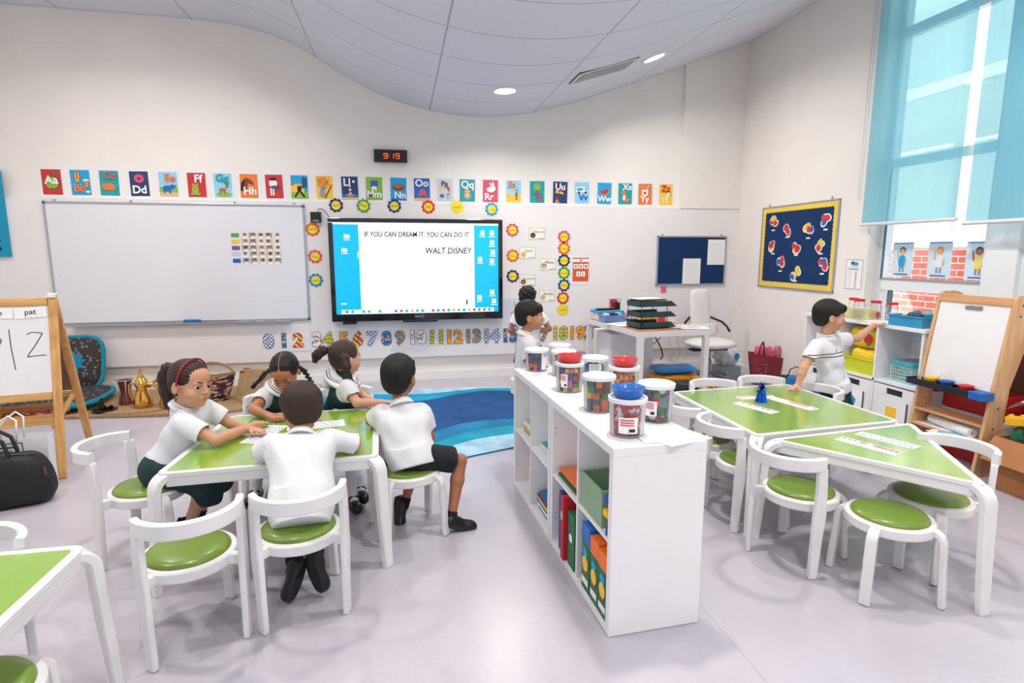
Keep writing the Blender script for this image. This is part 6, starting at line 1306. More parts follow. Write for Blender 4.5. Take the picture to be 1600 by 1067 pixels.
# jars and things on the shelf top
def jar(x, y, s, label, fillc, lidc=(215, 30, 40)):
    r = empty('sweet_jar', (x, y, TS + .001)); b = MB(); b.lathe([(0, 0), (.045 * s, 0), (.048 * s, .01), (.048 * s, .12 * s), (.04 * s, .135 * s), (.04 * s, .15 * s)], M_tub, 24); b.build('clear_body', r, smooth=40)
    b = MB(); b.lathe([(0, .15 * s), (.046 * s, .15 * s), (.046 * s, .172 * s), (0, .174 * s)], C_(lidc), 24); b.build('lid', r, smooth=40)
    b = MB(); b.lathe([(0, .004), (.042 * s, .004), (.044 * s, .05 * s), (.02, .075 * s), (0, .07 * s)], fillc, 20); b.build('contents', r, smooth=40); return tag(r, label, 'jar', 'red lidded jars on the window shelf')
jar(-.16, -2.18, .95, 'red lidded clear jar behind the boy, leftmost of the row', M_paper)
jar(-.22, -2.31, .95, 'red lidded clear jar second from the left on the window shelf', C_((200, 200, 210)))
jar(-.17, -2.44, .92, 'red lidded clear jar half full of red pieces', patmat('red_pieces', (200, 40, 60), (240, 230, 230), 'dots'))
jar(-.15, -2.59, .90, 'red lidded clear jar nearest the wooden easel', C_((190, 215, 225)))
cuboid('yellow_tub', (-.305, -2.40, TS + .001), (.14, .24, .10), 0, clear_mat('clear_yellow', (.98, .92, .35, 1), .25), 'clear yellow plastic box standing in front of the red lidded jars', 'box')
sheet('shelf_paper', (-.27, -2.62, .21, .30, .2), TS + .001, 'white paper on the window shelf under the pointing hand', 'paper'); sheet('shelf_paper', (-.28, -2.70, .21, .28, -.3), TS + .0026, 'white paper on the window shelf next to the blue tub', 'paper')
r_ = open_bin((-.10, -.14, 0), (.10, .14, .085), mat('blue_toy_tub', (50, 150, 195), .35), 'sea blue plastic tub full of small toys beside the wooden easel', 'tub', 'toy_tub', (-.27, -2.93, TS + .002), .1)
for k, (x_, y_, c, cn) in enumerate(((-.02, .06, (235, 225, 205), 'cream'), (.03, .02, (60, 130, 165), 'blue'), (-.03, -.05, (40, 70, 90), 'dark'), (.02, -.09, (90, 190, 200), 'aqua'), (-.03, .0, (40, 90, 120), 'navy'))):
    b = MB(); b.ball((0, 0, 0), (.032, .036, .026), C_(c), 12, 8); o = b.build('toy', loc=(-.27 + x_, -2.93 + y_, TS + .088 + .012 * (k % 2)), smooth=True); tag(o, '%s rounded toy piled in the sea blue tub' % cn, 'toy', 'toys in the blue tub')

# ================================================================ RIGHT EASEL
M_birch = wood('birch_ply', (226, 184, 138), (205, 156, 108), .4, (1, 1, 12)); M_birchy = wood('birch_rail', (222, 168, 122), (205, 148, 100), .4, (1, 12, 1))
EY0, EY1 = -3.17, -3.70; EH = 1.215
def fx(z): return -.50 + .165 * z / 1.2
R2 = empty('art_easel', (-.5, EY1, 0)); oE = Vector((-.5, EY1, 0))
def ee(b, name, bev=.003, smooth=False): b.v = [tuple(Vector(p) - oE) for p in b.v]; return b.build(name, R2, bevel=bev, smooth=smooth)
for y_ in (EY0, EY1):
    b = MB(); prof_ = [(fx(0), .002), (fx(0) + .17, .002), (fx(.6) + .13, .6), (fx(1.0) + .20, 1.0), (fx(1.1) + .22, 1.12), (fx(1.2) + .20, 1.195), (fx(1.2) + .14, EH), (fx(1.2) + .04, EH), (fx(1.2) + .005, 1.19), (fx(.6), .6)]
    b.T = Matrix(((1, 0, 0, 0), (0, 0, 1, y_ - .011), (0, 1, 0, 0), (0, 0, 0, 1))); b.prism(prof_, 0, .022, M_birch); b.T = None
    ee(b, 'side_panel')
b = MB()
for z_ in (.22, .33, .47, 1.08, 1.15): b.ball((fx(z_) + .07, EY1 - .012, z_), (.008, .003, .008), mat('bolt_head', (96, 78, 60), .4, .6), 10, 6)
ee(b, 'bolt', 0, True)
rt = Matrix.Rotation(math.atan(.165 / 1.2), 3, 'Y')
b = MB(); b.box((fx(.86) + .018, (EY0 + EY1) / 2, .86), (.008, EY0 - EY1 - .026, .58), mat('easel_board', (240, 238, 240), .25, var=.01, coat=.3), R=rt); ee(b, 'drawing_board')
b = MB(); b.box((fx(1.17) + .014, (EY0 + EY1) / 2, 1.17), (.022, EY0 - EY1 - .023, .055), M_birchy, R=rt); ee(b, 'top_rail')
b = MB(); b.box((fx(1.11) + .008, (EY0 + EY1) / 2 - .01, 1.115), (.006, .12, .026), mat('clip_metal', (150, 145, 138), .3, .7), R=rt); ee(b, 'clip', .001)
b = MB(); y0, y1 = EY1 - .01, EY0 + .03; xa, xb = fx(.55) - .085, fx(.55) + .01
b.b2((xa, y0, .528), (xb, y1, .534), M_black); b.b2((xa, y0, .528), (xa + .006, y1, .575), mat('navy_tray', (24, 30, 44), .35)); b.b2((xb - .006, y0, .528), (xb, y1, .575), M_black); b.b2((xa, y1 - .006, .528), (xb, y1, .575), M_black); ee(b, 'paint_tray', .004)
b = MB(); b.b2((xa - .004, y0 - .01, .524), (xb + .002, y0 + .09, .579), C_((25, 100, 180))); ee(b, 'blue_tray_end', .006)
for z_ in (.235, .345): b = MB(); b.b2((fx(z_), EY1 + .011, z_ - .008), (fx(z_) + .17, EY0 - .011, z_ + .002), M_birchy if z_ > .3 else M_whitem); b.b2((fx(z_) - .004, EY1 + .011, z_ - .010), (fx(z_) + .008, EY0 - .011, z_ + .008), M_birchy); ee(b, 'shelf_board')
tag(R2, 'wooden art easel with a white board and paint tray by the window', 'easel')
for y_, c, cn in ((-3.30, (245, 190, 30), 'yellow'), (-3.42, (25, 95, 175), 'blue'), (-3.56, (205, 40, 45), 'red')):
    r = empty('paint_pot', (fx(.55) - .038, y_, .5345)); b = MB(); b.lathe([(0, 0), (.028, 0), (.03, .04), (0, .04)], clear_mat('pot_clear', (.9, .9, .92, 1), .2), 16); b.build('pot', r, smooth=40)
    b = MB(); b.lathe([(0, .04), (.036, .04), (.046, .058), (.048, .064), (.042, .062), (.012, .05), (0, .05)], C_(c), 20); b.build('lid', r, smooth=40); tag(r, '%s lidded paint pot standing in the easel tray' % cn, 'paint pot', 'paint pots in the easel tray')
b = MB(); b.lathe([(0, 0), (.022, 0), (.024, .05), (.010, .07), (.006, .11), (0, .12)], M_tub, 14); o = b.build('glue_bottle', loc=(fx(.55) - .038, -3.215, .5345), smooth=40); tag(o, 'clear nozzle bottle at the left end of the easel tray', 'bottle')
b = MB(); b.tube([(0, 0, .01), (.02, -.05, .09)], .004, M_whitem, 8); o = b.build('paint_brush', loc=(fx(.55) - .03, -3.335, .585), smooth=True); tag(o, 'paint brush resting across the yellow paint pot', 'brush')
b = MB(); b.lathe([(.010, -.19), (.034, -.19), (.034, .19), (.010, .19), (.010, -.19)], M_paper, 24, (0, 0, 0), (.2, 1, 0)); o = b.build('paper_roll', loc=(fx(.24) + .075, -3.43, .272), smooth=40); tag(o, 'roll of white drawing paper on the low shelf of the art easel', 'paper roll')
sheet('painted_sheet', (fx(.24) - .0, -3.52, .19, .26, .15), .2385, 'white sheet painted with pale blue strokes on the easel shelf', 'painting', lambda A, ln, wd: [A.ell(random.uniform(-.05, .05), random.uniform(-.08, .08), .05, .02, C_((110, 190, 225)), 12, random.uniform(0, 3)) for _ in range(7)])
M_redbin = mat('red_bin', (196, 30, 36), .4)
open_bin((-.07, -.24, 0), (.07, .24, .19), M_redbin, 'red plastic storage bin on the floor behind the art easel', 'storage bin', 'storage_bin', (-.17, -3.44, .002), 0)
open_bin((-.07, -.23, 0), (.07, .23, .17), M_redbin, 'upper red plastic storage bin behind the art easel', 'storage bin', 'storage_bin', (-.17, -3.44, .36), 0)
cuboid('low_bench', (-.17, -3.44, .31), (.14, .46, .045), 0, M_whitem, 'white bench board between the two red bins behind the easel', 'bench')
cuboid('low_bench_block', (-.17, -3.44, .20), (.12, .44, .108), 0, M_whitem, 'white support block under the bench board behind the easel', 'block')
# dark brown arched panel and rolled sheets
b = MB(); pts = [(-.24, 0), (.24, 0), (.24, .70)] + [(.24 * math.cos(a), .70 + .24 * math.sin(a)) for a in [PI * k / 16 for k in range(1, 16)]] + [(-.24, .70)]
b.T = Matrix(((0, 0, 1, 0), (-1, 0, 0, 0), (0, 1, 0, 0), (0, 0, 0, 1))); b.prism(pts, -.016, .016, mat('dark_brown_board', (88, 58, 42), .6)); b.T = None; o = b.build('arched_board', loc=(-.06, -3.70, .002), bevel=.006); tag(o, 'dark brown arched board behind the cardboard box of bricks', 'board')
cuboid('toy_chest', (-.13, -4.32, .002), (.20, .72, .297), 0, M_redbin, 'red chest behind the cardboard box at the right edge', 'chest')
b = MB(); b.grid(lambda u, v: (.10 * v - .05, .12 * (u - .5), .03 * math.sin(PI * u * 1.2) + .02 * v), 14, 6, M_paper); b.grid(lambda u, v: (.10 * v - .05, .12 * (u - .5), .03 * math.sin(PI * u * 1.2) + .02 * v - .003), 14, 6, M_paper); o = b.build('curled_paper', loc=(-.24, -3.81, .50), smooth=True); o.scale = (1.6, 1.3, 1.4); tag(o, 'curled cream paper sticking up between the easel and brown board', 'paper')
# cardboard box of big bricks
M_card = mat('cardboard', (176, 118, 74), .8, var=.05, vscale=5)
bx0, bx1, by0, by1, bh = -.52, -.235, -4.46, -3.84, .335
r = empty('cardboard_box', (bx0, by0, 0)); ob = Vector((bx0, by0, 0))
b = MB(); q = .006
for lo, hi in (((bx0, by0, .002), (bx1, by1, .01)), ((bx0, by0, .01), (bx0 + q, by1, bh)), ((bx1 - q, by0, .01), (bx1, by1, bh)), ((bx0 + q, by0, .01), (bx1 - q, by0 + q, bh)), ((bx0 + q, by1 - q, .01), (bx1 - q, by1, bh))): b.b2(lo, hi, M_card)
b.v = [tuple(Vector(p) - ob) for p in b.v]; b.build('box_walls', r)
for nm, pts in (('front', [(bx0 - .002, by1 + .005, bh), (bx0 - .002, by0, bh), (bx0 - .085, by0 - .02, bh - .145), (bx0 - .085, by1 + .015, bh - .145)]), ('side', [(bx0, by1 + .002, bh), (bx1, by1 + .002, bh), (bx1, by1 + .07, bh - .13), (bx0, by1 + .07, bh - .13)])):
    P = [Vector(p) - ob for p in pts]; nn = (P[1] - P[0]).cross(P[3] - P[0]).normalized() * .005; b = MB(); b.add([tuple(p) for p in P] + [tuple(p + nn) for p in P], [(0, 1, 2, 3), (7, 6, 5, 4), (0, 4, 5, 1), (1, 5, 6, 2), (2, 6, 7, 3), (3, 7, 4, 0)], M_card); b.build('flap', r)
tag(r, 'open brown cardboard box full of big building bricks at the right edge', 'box')
random.seed(12)
BCL = [((240, 185, 30), 'yellow'), ((20, 140, 100), 'green'), ((205, 40, 45), 'red'), ((35, 90, 180), 'blue'), ((20, 110, 75), 'dark green')]
bk = [(-.44, -3.90, 0, .42), (-.40, -4.0, 1, .40), (-.33, -3.93, 1, .44), (-.45, -4.08, 2, .38), (-.43, -4.02, 0, .36), (-.36, -4.15, 3, .40), (-.44, -4.2, 0, .43), (-.30, -4.07, 4, .45), (-.40, -4.08, 0, .475), (-.33, -4.25, 2, .43), (-.44, -3.93, 4, .34), (-.30, -3.99, 3, .38), (-.38, -4.32, 1, .40), (-.44, -4.38, 2, .38), (-.31, -4.38, 3, .41), (-.37, -3.89, 2, .345), (-.43, -4.15, 3, .34)]
wb = ['on the near left of the heap', 'left side of the heap', 'rear left of the heap', 'front middle of the heap', 'low at the front of the heap', 'middle of the heap', 'front right of the heap', 'rear middle of the heap', 'topmost of the heap', 'rear right of the heap', 'low at the left corner', 'low at the rear left', 'right side of the heap', 'front far right of the heap', 'rear far right of the heap', 'low at the left edge', 'low at the front centre']
for (x_, y_, ci, z_), lab in zip(bk, wb):
    c, cn = BCL[ci]; b = MB(); m_ = mat('brick_' + cn.replace(' ', '_'), c, .3, coat=.2); s_ = .052; b.b2((-s_ * 1.05, -s_ * .6, 0), (s_ * 1.05, s_ * .6, s_), m_)
    for a_ in (-1, 1):
        for d_ in (-1, 1): b.lathe([(.013, 0), (.013, .012), (0, .012)], m_, 12, (a_ * s_ * .55, d_ * s_ * .3, s_))
    o = b.build('building_brick', loc=(x_, y_, z_), bevel=.003); o.rotation_euler = (random.uniform(-.5, .5), random.uniform(-.5, .5), random.uniform(0, 3)); tag(o, '%s building brick in the cardboard box, %s' % (cn, lab), 'toy brick', 'big bricks in the cardboard box')
# ================================================================ PEOPLE (implicit surfaces, meshed here)
f32 = np.float32
class Vol:
    def __init__(s, lo, hi, h):
        s.lo = np.array(lo, dtype=float); s.h = h; s.n = np.ceil((np.array(hi) - s.lo) / h).astype(int) + 2
        s.d = np.full(tuple(s.n), .05, f32)
    def sub(s, lo, hi):
        a = np.maximum(np.floor((np.array(lo) - s.lo) / s.h).astype(int), 0); b = np.minimum(np.ceil((np.array(hi) - s.lo) / s.h).astype(int) + 1, s.n)
        if np.any(b <= a): return None
        ax = [(s.lo[i] + np.arange(a[i], b[i]) * s.h).astype(f32) for i in range(3)]
        return (slice(a[0], b[0]), slice(a[1], b[1]), slice(a[2], b[2])), ax[0][:, None, None], ax[1][None, :, None], ax[2][None, None, :]
    def put(s, sl, e, k, op):
        d = s.d[sl]
        if op == 'u':
            if k > 0: hh = np.maximum(k - np.abs(d - e), 0) / k; s.d[sl] = np.minimum(d, e) - hh * hh * k * .25
            else: s.d[sl] = np.minimum(d, e)
        else:
            e = -e
            if k > 0: hh = np.maximum(k - np.abs(d - e), 0) / k; s.d[sl] = np.maximum(d, e) + hh * hh * k * .25
            else: s.d[sl] = np.maximum(d, e)
    def cap(s, a, b, ra, rb=None, k=.012, op='u'):
        rb = ra if rb is None else rb; a = np.array(a, float); b = np.array(b, float); m = max(ra, rb) + .03 + k
        q = s.sub(np.minimum(a, b) - m, np.maximum(a, b) + m)
        if q is None: return
        sl, X, Y, Z = q; ab = b - a; L2 = float(ab @ ab) + 1e-12
        t_ = np.clip(((X - a[0]) * ab[0] + (Y - a[1]) * ab[1] + (Z - a[2]) * ab[2]) / L2, 0, 1)
        e = np.sqrt((X - a[0] - t_ * ab[0]) ** 2 + (Y - a[1] - t_ * ab[1]) ** 2 + (Z - a[2] - t_ * ab[2]) ** 2) - (ra + (rb - ra) * t_)
        s.put(sl, e, k, op)
    def cyl(s, a, b, ra, rb=None, k=.008, op='u', sq=None):
        """tapered cylinder with flat ends"""
        rb = ra if rb is None else rb; a = np.array(a, float); b = np.array(b, float); m = max(ra, rb) + .03 + k
        q = s.sub(np.minimum(a, b) - m, np.maximum(a, b) + m)
        if q is None: return
        sl, X, Y, Z = q; ab = b - a; L_ = float(np.linalg.norm(ab)); u = ab / L_
        ax = (X - a[0]) * u[0] + (Y - a[1]) * u[1] + (Z - a[2]) * u[2]
        px, py, pz = X - a[0] - ax * u[0], Y - a[1] - ax * u[1], Z - a[2] - ax * u[2]
        t_ = np.clip(ax / L_, 0, 1); e = np.maximum(np.sqrt(px * px + py * py + pz * pz) - (ra + (rb - ra) * t_), np.abs(ax - L_ / 2) - L_ / 2)
        s.put(sl, e, k, op)
    def ell(s, c, r, R=None, k=.012, op='u'):
        c = np.array(c, float); r = np.array(r, float); m = r.max() + .03 + k; q = s.sub(c - m, c + m)
        if q is None: return
        sl, X, Y, Z = q; dx, dy, dz = X - c[0], Y - c[1], Z - c[2]
        if R is not None:
            R = np.array(R, float); lx = dx * R[0, 0] + dy * R[1, 0] + dz * R[2, 0]; ly = dx * R[0, 1] + dy * R[1, 1] + dz * R[2, 1]; lz = dx * R[0, 2] + dy * R[1, 2] + dz * R[2, 2]
        else: lx, ly, lz = dx, dy, dz
        k0 = np.sqrt((lx / r[0]) ** 2 + (ly / r[1]) ** 2 + (lz / r[2]) ** 2); k1 = np.sqrt((lx / r[0] ** 2) ** 2 + (ly / r[1] ** 2) ** 2 + (lz / r[2] ** 2) ** 2) + 1e-9
        s.put(sl, k0 * (k0 - 1) / k1, k, op)
    def plane(s, p, n, k=0):      # keep the side n points away from
        n = np.array(n, float); n /= np.linalg.norm(n); p = np.array(p, float)
        X = (s.lo[0] + np.arange(s.n[0]) * s.h)[:, None, None]; Y = (s.lo[1] + np.arange(s.n[1]) * s.h)[None, :, None]; Z = (s.lo[2] + np.arange(s.n[2]) * s.h)[None, None, :]
        s.d = np.maximum(s.d, ((X - p[0]) * n[0] + (Y - p[1]) * n[1] + (Z - p[2]) * n[2]).astype(f32))
    def disp(s, fn):
        X = (s.lo[0] + np.arange(s.n[0]) * s.h)[:, None, None]; Y = (s.lo[1] + np.arange(s.n[1]) * s.h)[None, :, None]; Z = (s.lo[2] + np.arange(s.n[2]) * s.h)[None, None, :]
        m = np.abs(s.d) < .03; s.d = np.where(m, s.d + fn(X, Y, Z).astype(f32), s.d)
    def mesh(s, name, parent, m):
        d = s.d; ins = d < 0
        # drop anything touching the border
        ins[0] = ins[-1] = False; ins[:, 0] = ins[:, -1] = False; ins[:, :, 0] = ins[:, :, -1] = False
        cnt = sum(ins[i:ins.shape[0] - 1 + i, j:ins.shape[1] - 1 + j, k:ins.shape[2] - 1 + k].astype(np.int8) for i in (0, 1) for j in (0, 1) for k in (0, 1))
        act = np.argwhere((cnt > 0) & (cnt < 8)); idx = np.full(cnt.shape, -1, np.int32); idx[act[:, 0], act[:, 1], act[:, 2]] = np.arange(len(act))
        P = np.zeros((len(act), 3)); W = np.zeros(len(act)); A_ = act
        for ax in range(3):
            o1, o2 = [q for q in range(3) if q != ax]
            for i in (0, 1):
                for j in (0, 1):
                    a = A_.copy(); a[:, o1] += i; a[:, o2] += j; b = a.copy(); b[:, ax] += 1
                    da, db = d[a[:, 0], a[:, 1], a[:, 2]], d[b[:, 0], b[:, 1], b[:, 2]]; sa, sb_ = ins[a[:, 0], a[:, 1], a[:, 2]], ins[b[:, 0], b[:, 1], b[:, 2]]
                    c = sa != sb_; t_ = np.where(c, np.clip(da / np.where(np.abs(da - db) < 1e-9, 1e-9, da - db), 0, 1), 0)
                    q = a.astype(float); q[:, ax] += t_; P += q * c[:, None]; W += c
        P = P / W[:, None] * s.h + s.lo; F = []
        for ax in range(3):
            o1, o2 = (ax + 1) % 3, (ax + 2) % 3
            lo = [slice(None)] * 3; hi = [slice(None)] * 3; lo[ax] = slice(0, -1); hi[ax] = slice(1, None)
            ch = np.argwhere(ins[tuple(lo)] != ins[tuple(hi)]); ch = ch[(ch[:, o1] > 0) & (ch[:, o2] > 0) & (ch[:, o1] < idx.shape[o1]) & (ch[:, o2] < idx.shape[o2])]
            def g(i, j): c = ch.copy(); c[:, o1] -= i; c[:, o2] -= j; return idx[c[:, 0], c[:, 1], c[:, 2]]
            q = np.stack([g(1, 1), g(0, 1), g(0, 0), g(1, 0)], 1); sgn = ins[ch[:, 0], ch[:, 1], ch[:, 2]]; q[~sgn] = q[~sgn][:, ::-1]; F.append(q)
        F = np.concatenate(F); F = F[(F >= 0).all(1)]
        # light smoothing along the surface
        for _ in range(2):
            acc = np.zeros_like(P); w_ = np.zeros(len(P))
            for a, b in ((0, 1), (1, 2), (2, 3), (3, 0)):
                np.add.at(acc, F[:, a], P[F[:, b]]); np.add.at(acc, F[:, b], P[F[:, a]]); np.add.at(w_, F[:, a], 1); np.add.at(w_, F[:, b], 1)
            P = P * .5 + .5 * acc / np.maximum(w_, 1)[:, None]
        me = bpy.data.meshes.new(name); me.vertices.add(len(P)); me.vertices.foreach_set('co', P.astype(f32).ravel())
        me.loops.add(F.size); me.loops.foreach_set('vertex_index', F.astype(np.int32).ravel()); me.polygons.add(len(F)); me.polygons.foreach_set('loop_start', np.arange(0, F.size, 4, dtype=np.int32)); me.polygons.foreach_set('loop_total', np.full(len(F), 4, np.int32))
        me.polygons.foreach_set('use_smooth', np.ones(len(F), bool)); me.update(calc_edges=True); me.validate(); me.materials.append(m)
        o = bpy.data.objects.new(name, me); COL.objects.link(o)
        if parent is not None: o.parent = parent; o.matrix_parent_inverse = Matrix.Translation(-parent.location)
        return o
def V3(*a): return np.array(a, float)
def unit(v): v = np.array(v, float); return v / (np.linalg.norm(v) + 1e-12)
def frame(fwd, up=(0, 0, 1), roll=0.0):
    f = unit(fwd); r = unit(np.cross(f, up)); u = np.cross(r, f)
    if roll: r, u = r * math.cos(roll) + u * math.sin(roll), -r * math.sin(roll) + u * math.cos(roll)
    return np.stack([r, f, u], 1)          # columns: right, forward, up
SKIN = lambda n, c: mat('skin_' + n, c, .48, var=.03, vscale=9, sub=.12)
def hair_mat(name, c):
    if 'hair_' + name in MATS: return MATS['hair_' + name]
    m = mat('hair_' + name, c, .5, var=0, spec=.3); t = NT(m); f = t.noise(1.0, 4, stretch=(90, 90, 8)); d = s2l(c)
    t.base(t.mix(f, tuple(v * .55 for v in d), tuple(min(1, v * 1.6 + .004) for v in d))); t.bump(f, .5, .004); return m
M_shirt = mat('white_cotton', (222, 223, 228), .8, var=.02, vscale=12, bump=.18, bscale=34)
M_gtunic = mat('bottle_green_cloth', (16, 52, 54), .85, var=.08, vscale=12, bump=.2, bscale=60)
M_blackc = mat('black_cloth', (24, 25, 30), .85, var=.08); M_shoe = mat('black_shoe', (17, 17, 19), .38, var=.05)
M_sock = mat('white_sock', (225, 225, 228), .9); M_bsock = mat('black_sock', (22, 22, 24), .9)
M_eyew = mat('eye_white', (232, 230, 228), .15, var=0); M_iris = mat('iris_brown', (48, 28, 20), .12, var=0)
def wrinkle(amp, sc=1.0, seed=0):
    def f(X, Y, Z):
        a = seed * 1.7
        return -amp * (np.sin(31 * sc * X + 17 * sc * Z + 3 * np.sin(14 * Y + a) + a) * np.sin(23 * sc * Y - 27 * sc * Z + 2.5 * np.sin(19 * X + a)) + .5 * np.sin(57 * sc * Z + 34 * X - 21 * Y + a))
    return f

def striped(neck, fw):
    m = mat('striped_polo', (222, 223, 228), .8, var=0); t = NT(m); g = t.N.new('ShaderNodeNewGeometry'); p = t.N.new('ShaderNodeSeparateXYZ'); t.L.new(g.outputs['Position'], p.inputs[0])
    h = t.m('ADD', p.outputs[2], t.m('MULTIPLY', p.outputs[1], .03)); front = t.m('GREATER_THAN', t.m('ADD', t.m('MULTIPLY', t.m('SUBTRACT', p.outputs[0], float(neck[0])), float(fw[0])), t.m('MULTIPLY', t.m('SUBTRACT', p.outputs[1], float(neck[1])), float(fw[1]))), -.01)
    h0 = float(neck[2]) - .135 - .095; bd = lambda a: t.m('MULTIPLY', front, t.m('LESS_THAN', t.m('ABSOLUTE', t.m('SUBTRACT', h, h0 + a)), .0035))
    t.base(t.mix(bd(-.022), t.mix(bd(0.0), s2l((222, 223, 228)), s2l((110, 45, 65))), s2l((30, 80, 70)))); return m
def person(label, c, look, up=(0, 0, 1), roll=0, s=1.0, neck=None, shL=None, shR=None, hipL=None, hipR=None, elL=None, elR=None, wrL=None, wrR=None,
           knL=None, knR=None, anL=None, anR=None, toeL=None, toeR=None, handL=None, handR=None, skin=('a', (200, 150, 120)), hair='boy', hcol=('black', (24, 20, 20)),
           top='polo', bottom='shorts', bcol=None, feet='shoe', eyes=True, shoe_rest=True, sleeve=.62, hem=.035, tilt_eyes=0.0, stripes=False, girth=1.0, hair_seed=1, arms=(True, True), extra=None, brow=True):
    A3 = lambda v: np.array(v, float); c = A3(c); R = frame(look, up, roll); L = lambda x, y, z: c + R @ (V3(x, y, z) * s)
    neck, shL, shR, hipL, hipR = map(A3, (neck, shL, shR, hipL, hipR)); pel = (hipL + hipR) / 2; base = V3(pel[0], pel[1], 0)
    root = empty('person', tuple(base)); tag(root, label, 'person'); ms = SKIN(*skin); mh = hair_mat(*hcol)
    pts = [A3(p) for p in (c, neck, shL, shR, hipL, hipR, elL, elR, wrL, wrR, knL, knR, anL, anR) if p is not None]
    hands = []
    for wr, hd in ((wrL, handL), (wrR, handR)):
        if wr is not None and hd is not None: hands.append(A3(wr) + unit(hd[0]) * .13)
    lo = np.min(pts + hands, 0) - .135; hi = np.max(pts + hands, 0) + .135; lo[2] = max(lo[2], -.01)
    B = Vol(lo, hi, .0034)
    # torso core under the clothes, neck
    ch = (shL + shR) / 2; B.cap(pel, ch - (ch - pel) * .2, .062, .066, .02); B.cap(shL, shR, .03, .03, .03)
    B.cap(neck + (pel - neck) * .06, L(0, -.018, -.045), .037 * s, .033 * s, .02)
    # head
    B.ell(L(0, -.012, .026), V3(.0715, .087, .077) * s, R, .02); B.ell(L(0, .020, -.022), V3(.0585, .062, .076) * s, R, .02)
    B.ell(L(0, .036, -.064), V3(.037, .036, .030) * s, R, .028); B.ell(L(0, .034, .036), V3(.052, .046, .042) * s, R, .02)
    for q in (-1, 1):
        B.ell(L(q * .035, .050, -.040), V3(.023, .022, .022) * s, R, .018)
        B.ell(L(q * .0285, .091, -.006), V3(.0165, .0135, .0085) * s, R, .010, 's')
        B.ell(L(q * .029, .074, .010), V3(.020, .010, .005) * s, R, .010)
        B.ell(L(q * .072, -.008, -.016), V3(.0085, .018, .026) * s, R, .006); B.ell(L(q * .080, -.003, -.014), V3(.005, .010, .015) * s, R, .004, 's')
        B.ell(L(q * .010, .085, -.031), V3(.0075, .008, .006) * s, R, .005)
    B.cap(L(0, .078, .004), L(0, .094, -.028), .0055 * s, .0088 * s, .010); B.ell(L(0, .078, -.052), V3(.020, .010, .012) * s, R, .012)
    B.ell(L(0, .083, -.0525), V3(.016, .0065, .0038) * s, R, .004); B.ell(L(0, .081, -.0600), V3(.013, .0065, .0045) * s, R, .004); B.ell(L(0, .066, -.084), V3(.016, .013, .012) * s, R, .014)
    # limbs
    def arm(sh, el, wr):
        if el is None: return
        el = A3(el); B.cap(sh, el, .034, .027, .012)
        if wr is not None: wr = A3(wr); m_ = el + (wr - el) * .3; B.cap(el, m_, .0265, .0275, .012); B.cap(m_, wr, .0275, .0175, .012)
    arm(shL, elL, wrL); arm(shR, elR, wrR)
    def hand(wr, hd, left):
        """hd = (direction, back-of-hand normal, curl, kind)"""
        wr = A3(wr); d = unit(hd[0]); n = unit(A3(hd[1]) - d * (A3(hd[1]) @ d)); side = np.cross(d, n) * (1 if left else -1)   # side points to the thumb
        curl, kind = hd[2], (hd[3] if len(hd) > 3 else 'flat'); q = .88
        Rp = np.stack([side, d, n], 1); B.ell(wr + d * .034 * q, V3(.029, .038, .0125) * q, Rp, .012); B.cap(wr, wr + d * .018, .0165, .015, .012)
        for i, (o_, ln) in enumerate(((.0215, .040), (.0075, .046), (-.0065, .043), (-.0195, .034))):
            cu = curl * (1.0 if kind != 'point' else (0.05 if i == 0 else 2.1)) + .06 * i
            b0 = wr + (d * (.062 - abs(i - 1) * .004) + side * o_) * q; dd = d + side * (o_ * (5 if kind == 'spread' else 2)); dd = unit(dd)
            a1 = cu * .45; p1 = b0 + (dd * math.cos(a1) - n * math.sin(a1)) * ln * .52 * q; a2 = cu * 1.25; p2 = p1 + (dd * math.cos(a2) - n * math.sin(a2)) * ln * .50 * q
            B.cap(b0 - dd * .01, p1, .0072, .0066, .0035); B.cap(p1, p2, .0066, .0054, .003)
        t0 = wr + (d * .016 + side * .022) * q; t1 = t0 + unit(side * .75 + d * .7 - n * .25) * .024 * q; t2 = t1 + unit(side * .25 + d * 1 - n * .45) * .022 * q
        B.cap(t0, t1, .0095, .0078, .006); B.cap(t1, t2, .0076, .006, .003)
    if wrL is not None and handL is not None: hand(wrL, handL, True)
    if wrR is not None and handR is not None: hand(wrR, handR, False)
    for hp, kn, an in ((hipL, knL, anL), (hipR, knR, anR)):
        if kn is None: continue
        kn = A3(kn); B.cap(hp, kn, .056, .037, .015)
        if an is not None: an = A3(an); m_ = kn + (an - kn) * .35; B.cap(kn, m_, .036, .037, .012); B.cap(m_, an, .037, .022, .015)
    body = B.mesh('body', root, ms); g = girth
    # face details
    if eyes:
        for q in (-1, 1):
            b = MB(); Rm = Matrix(R.tolist()); e = L(q * .0285, .0690, -.0065); b.ball(tuple(e), .0118 * s, M_eyew, 14, 10)
            gz = unit(R @ V3(tilt_eyes, 1, -.05)); pz = e + gz * .0084 * s; Qm = Vector((0, 0, 1)).rotation_difference(Vector(gz)).to_matrix(); b.ball(tuple(pz), (.0078 * s, .0078 * s, .0040 * s), M_iris, 14, 8, Qm)
            o = b.build('eye', root, smooth=True); o.matrix_parent_inverse = Matrix.Translation(-root.location)
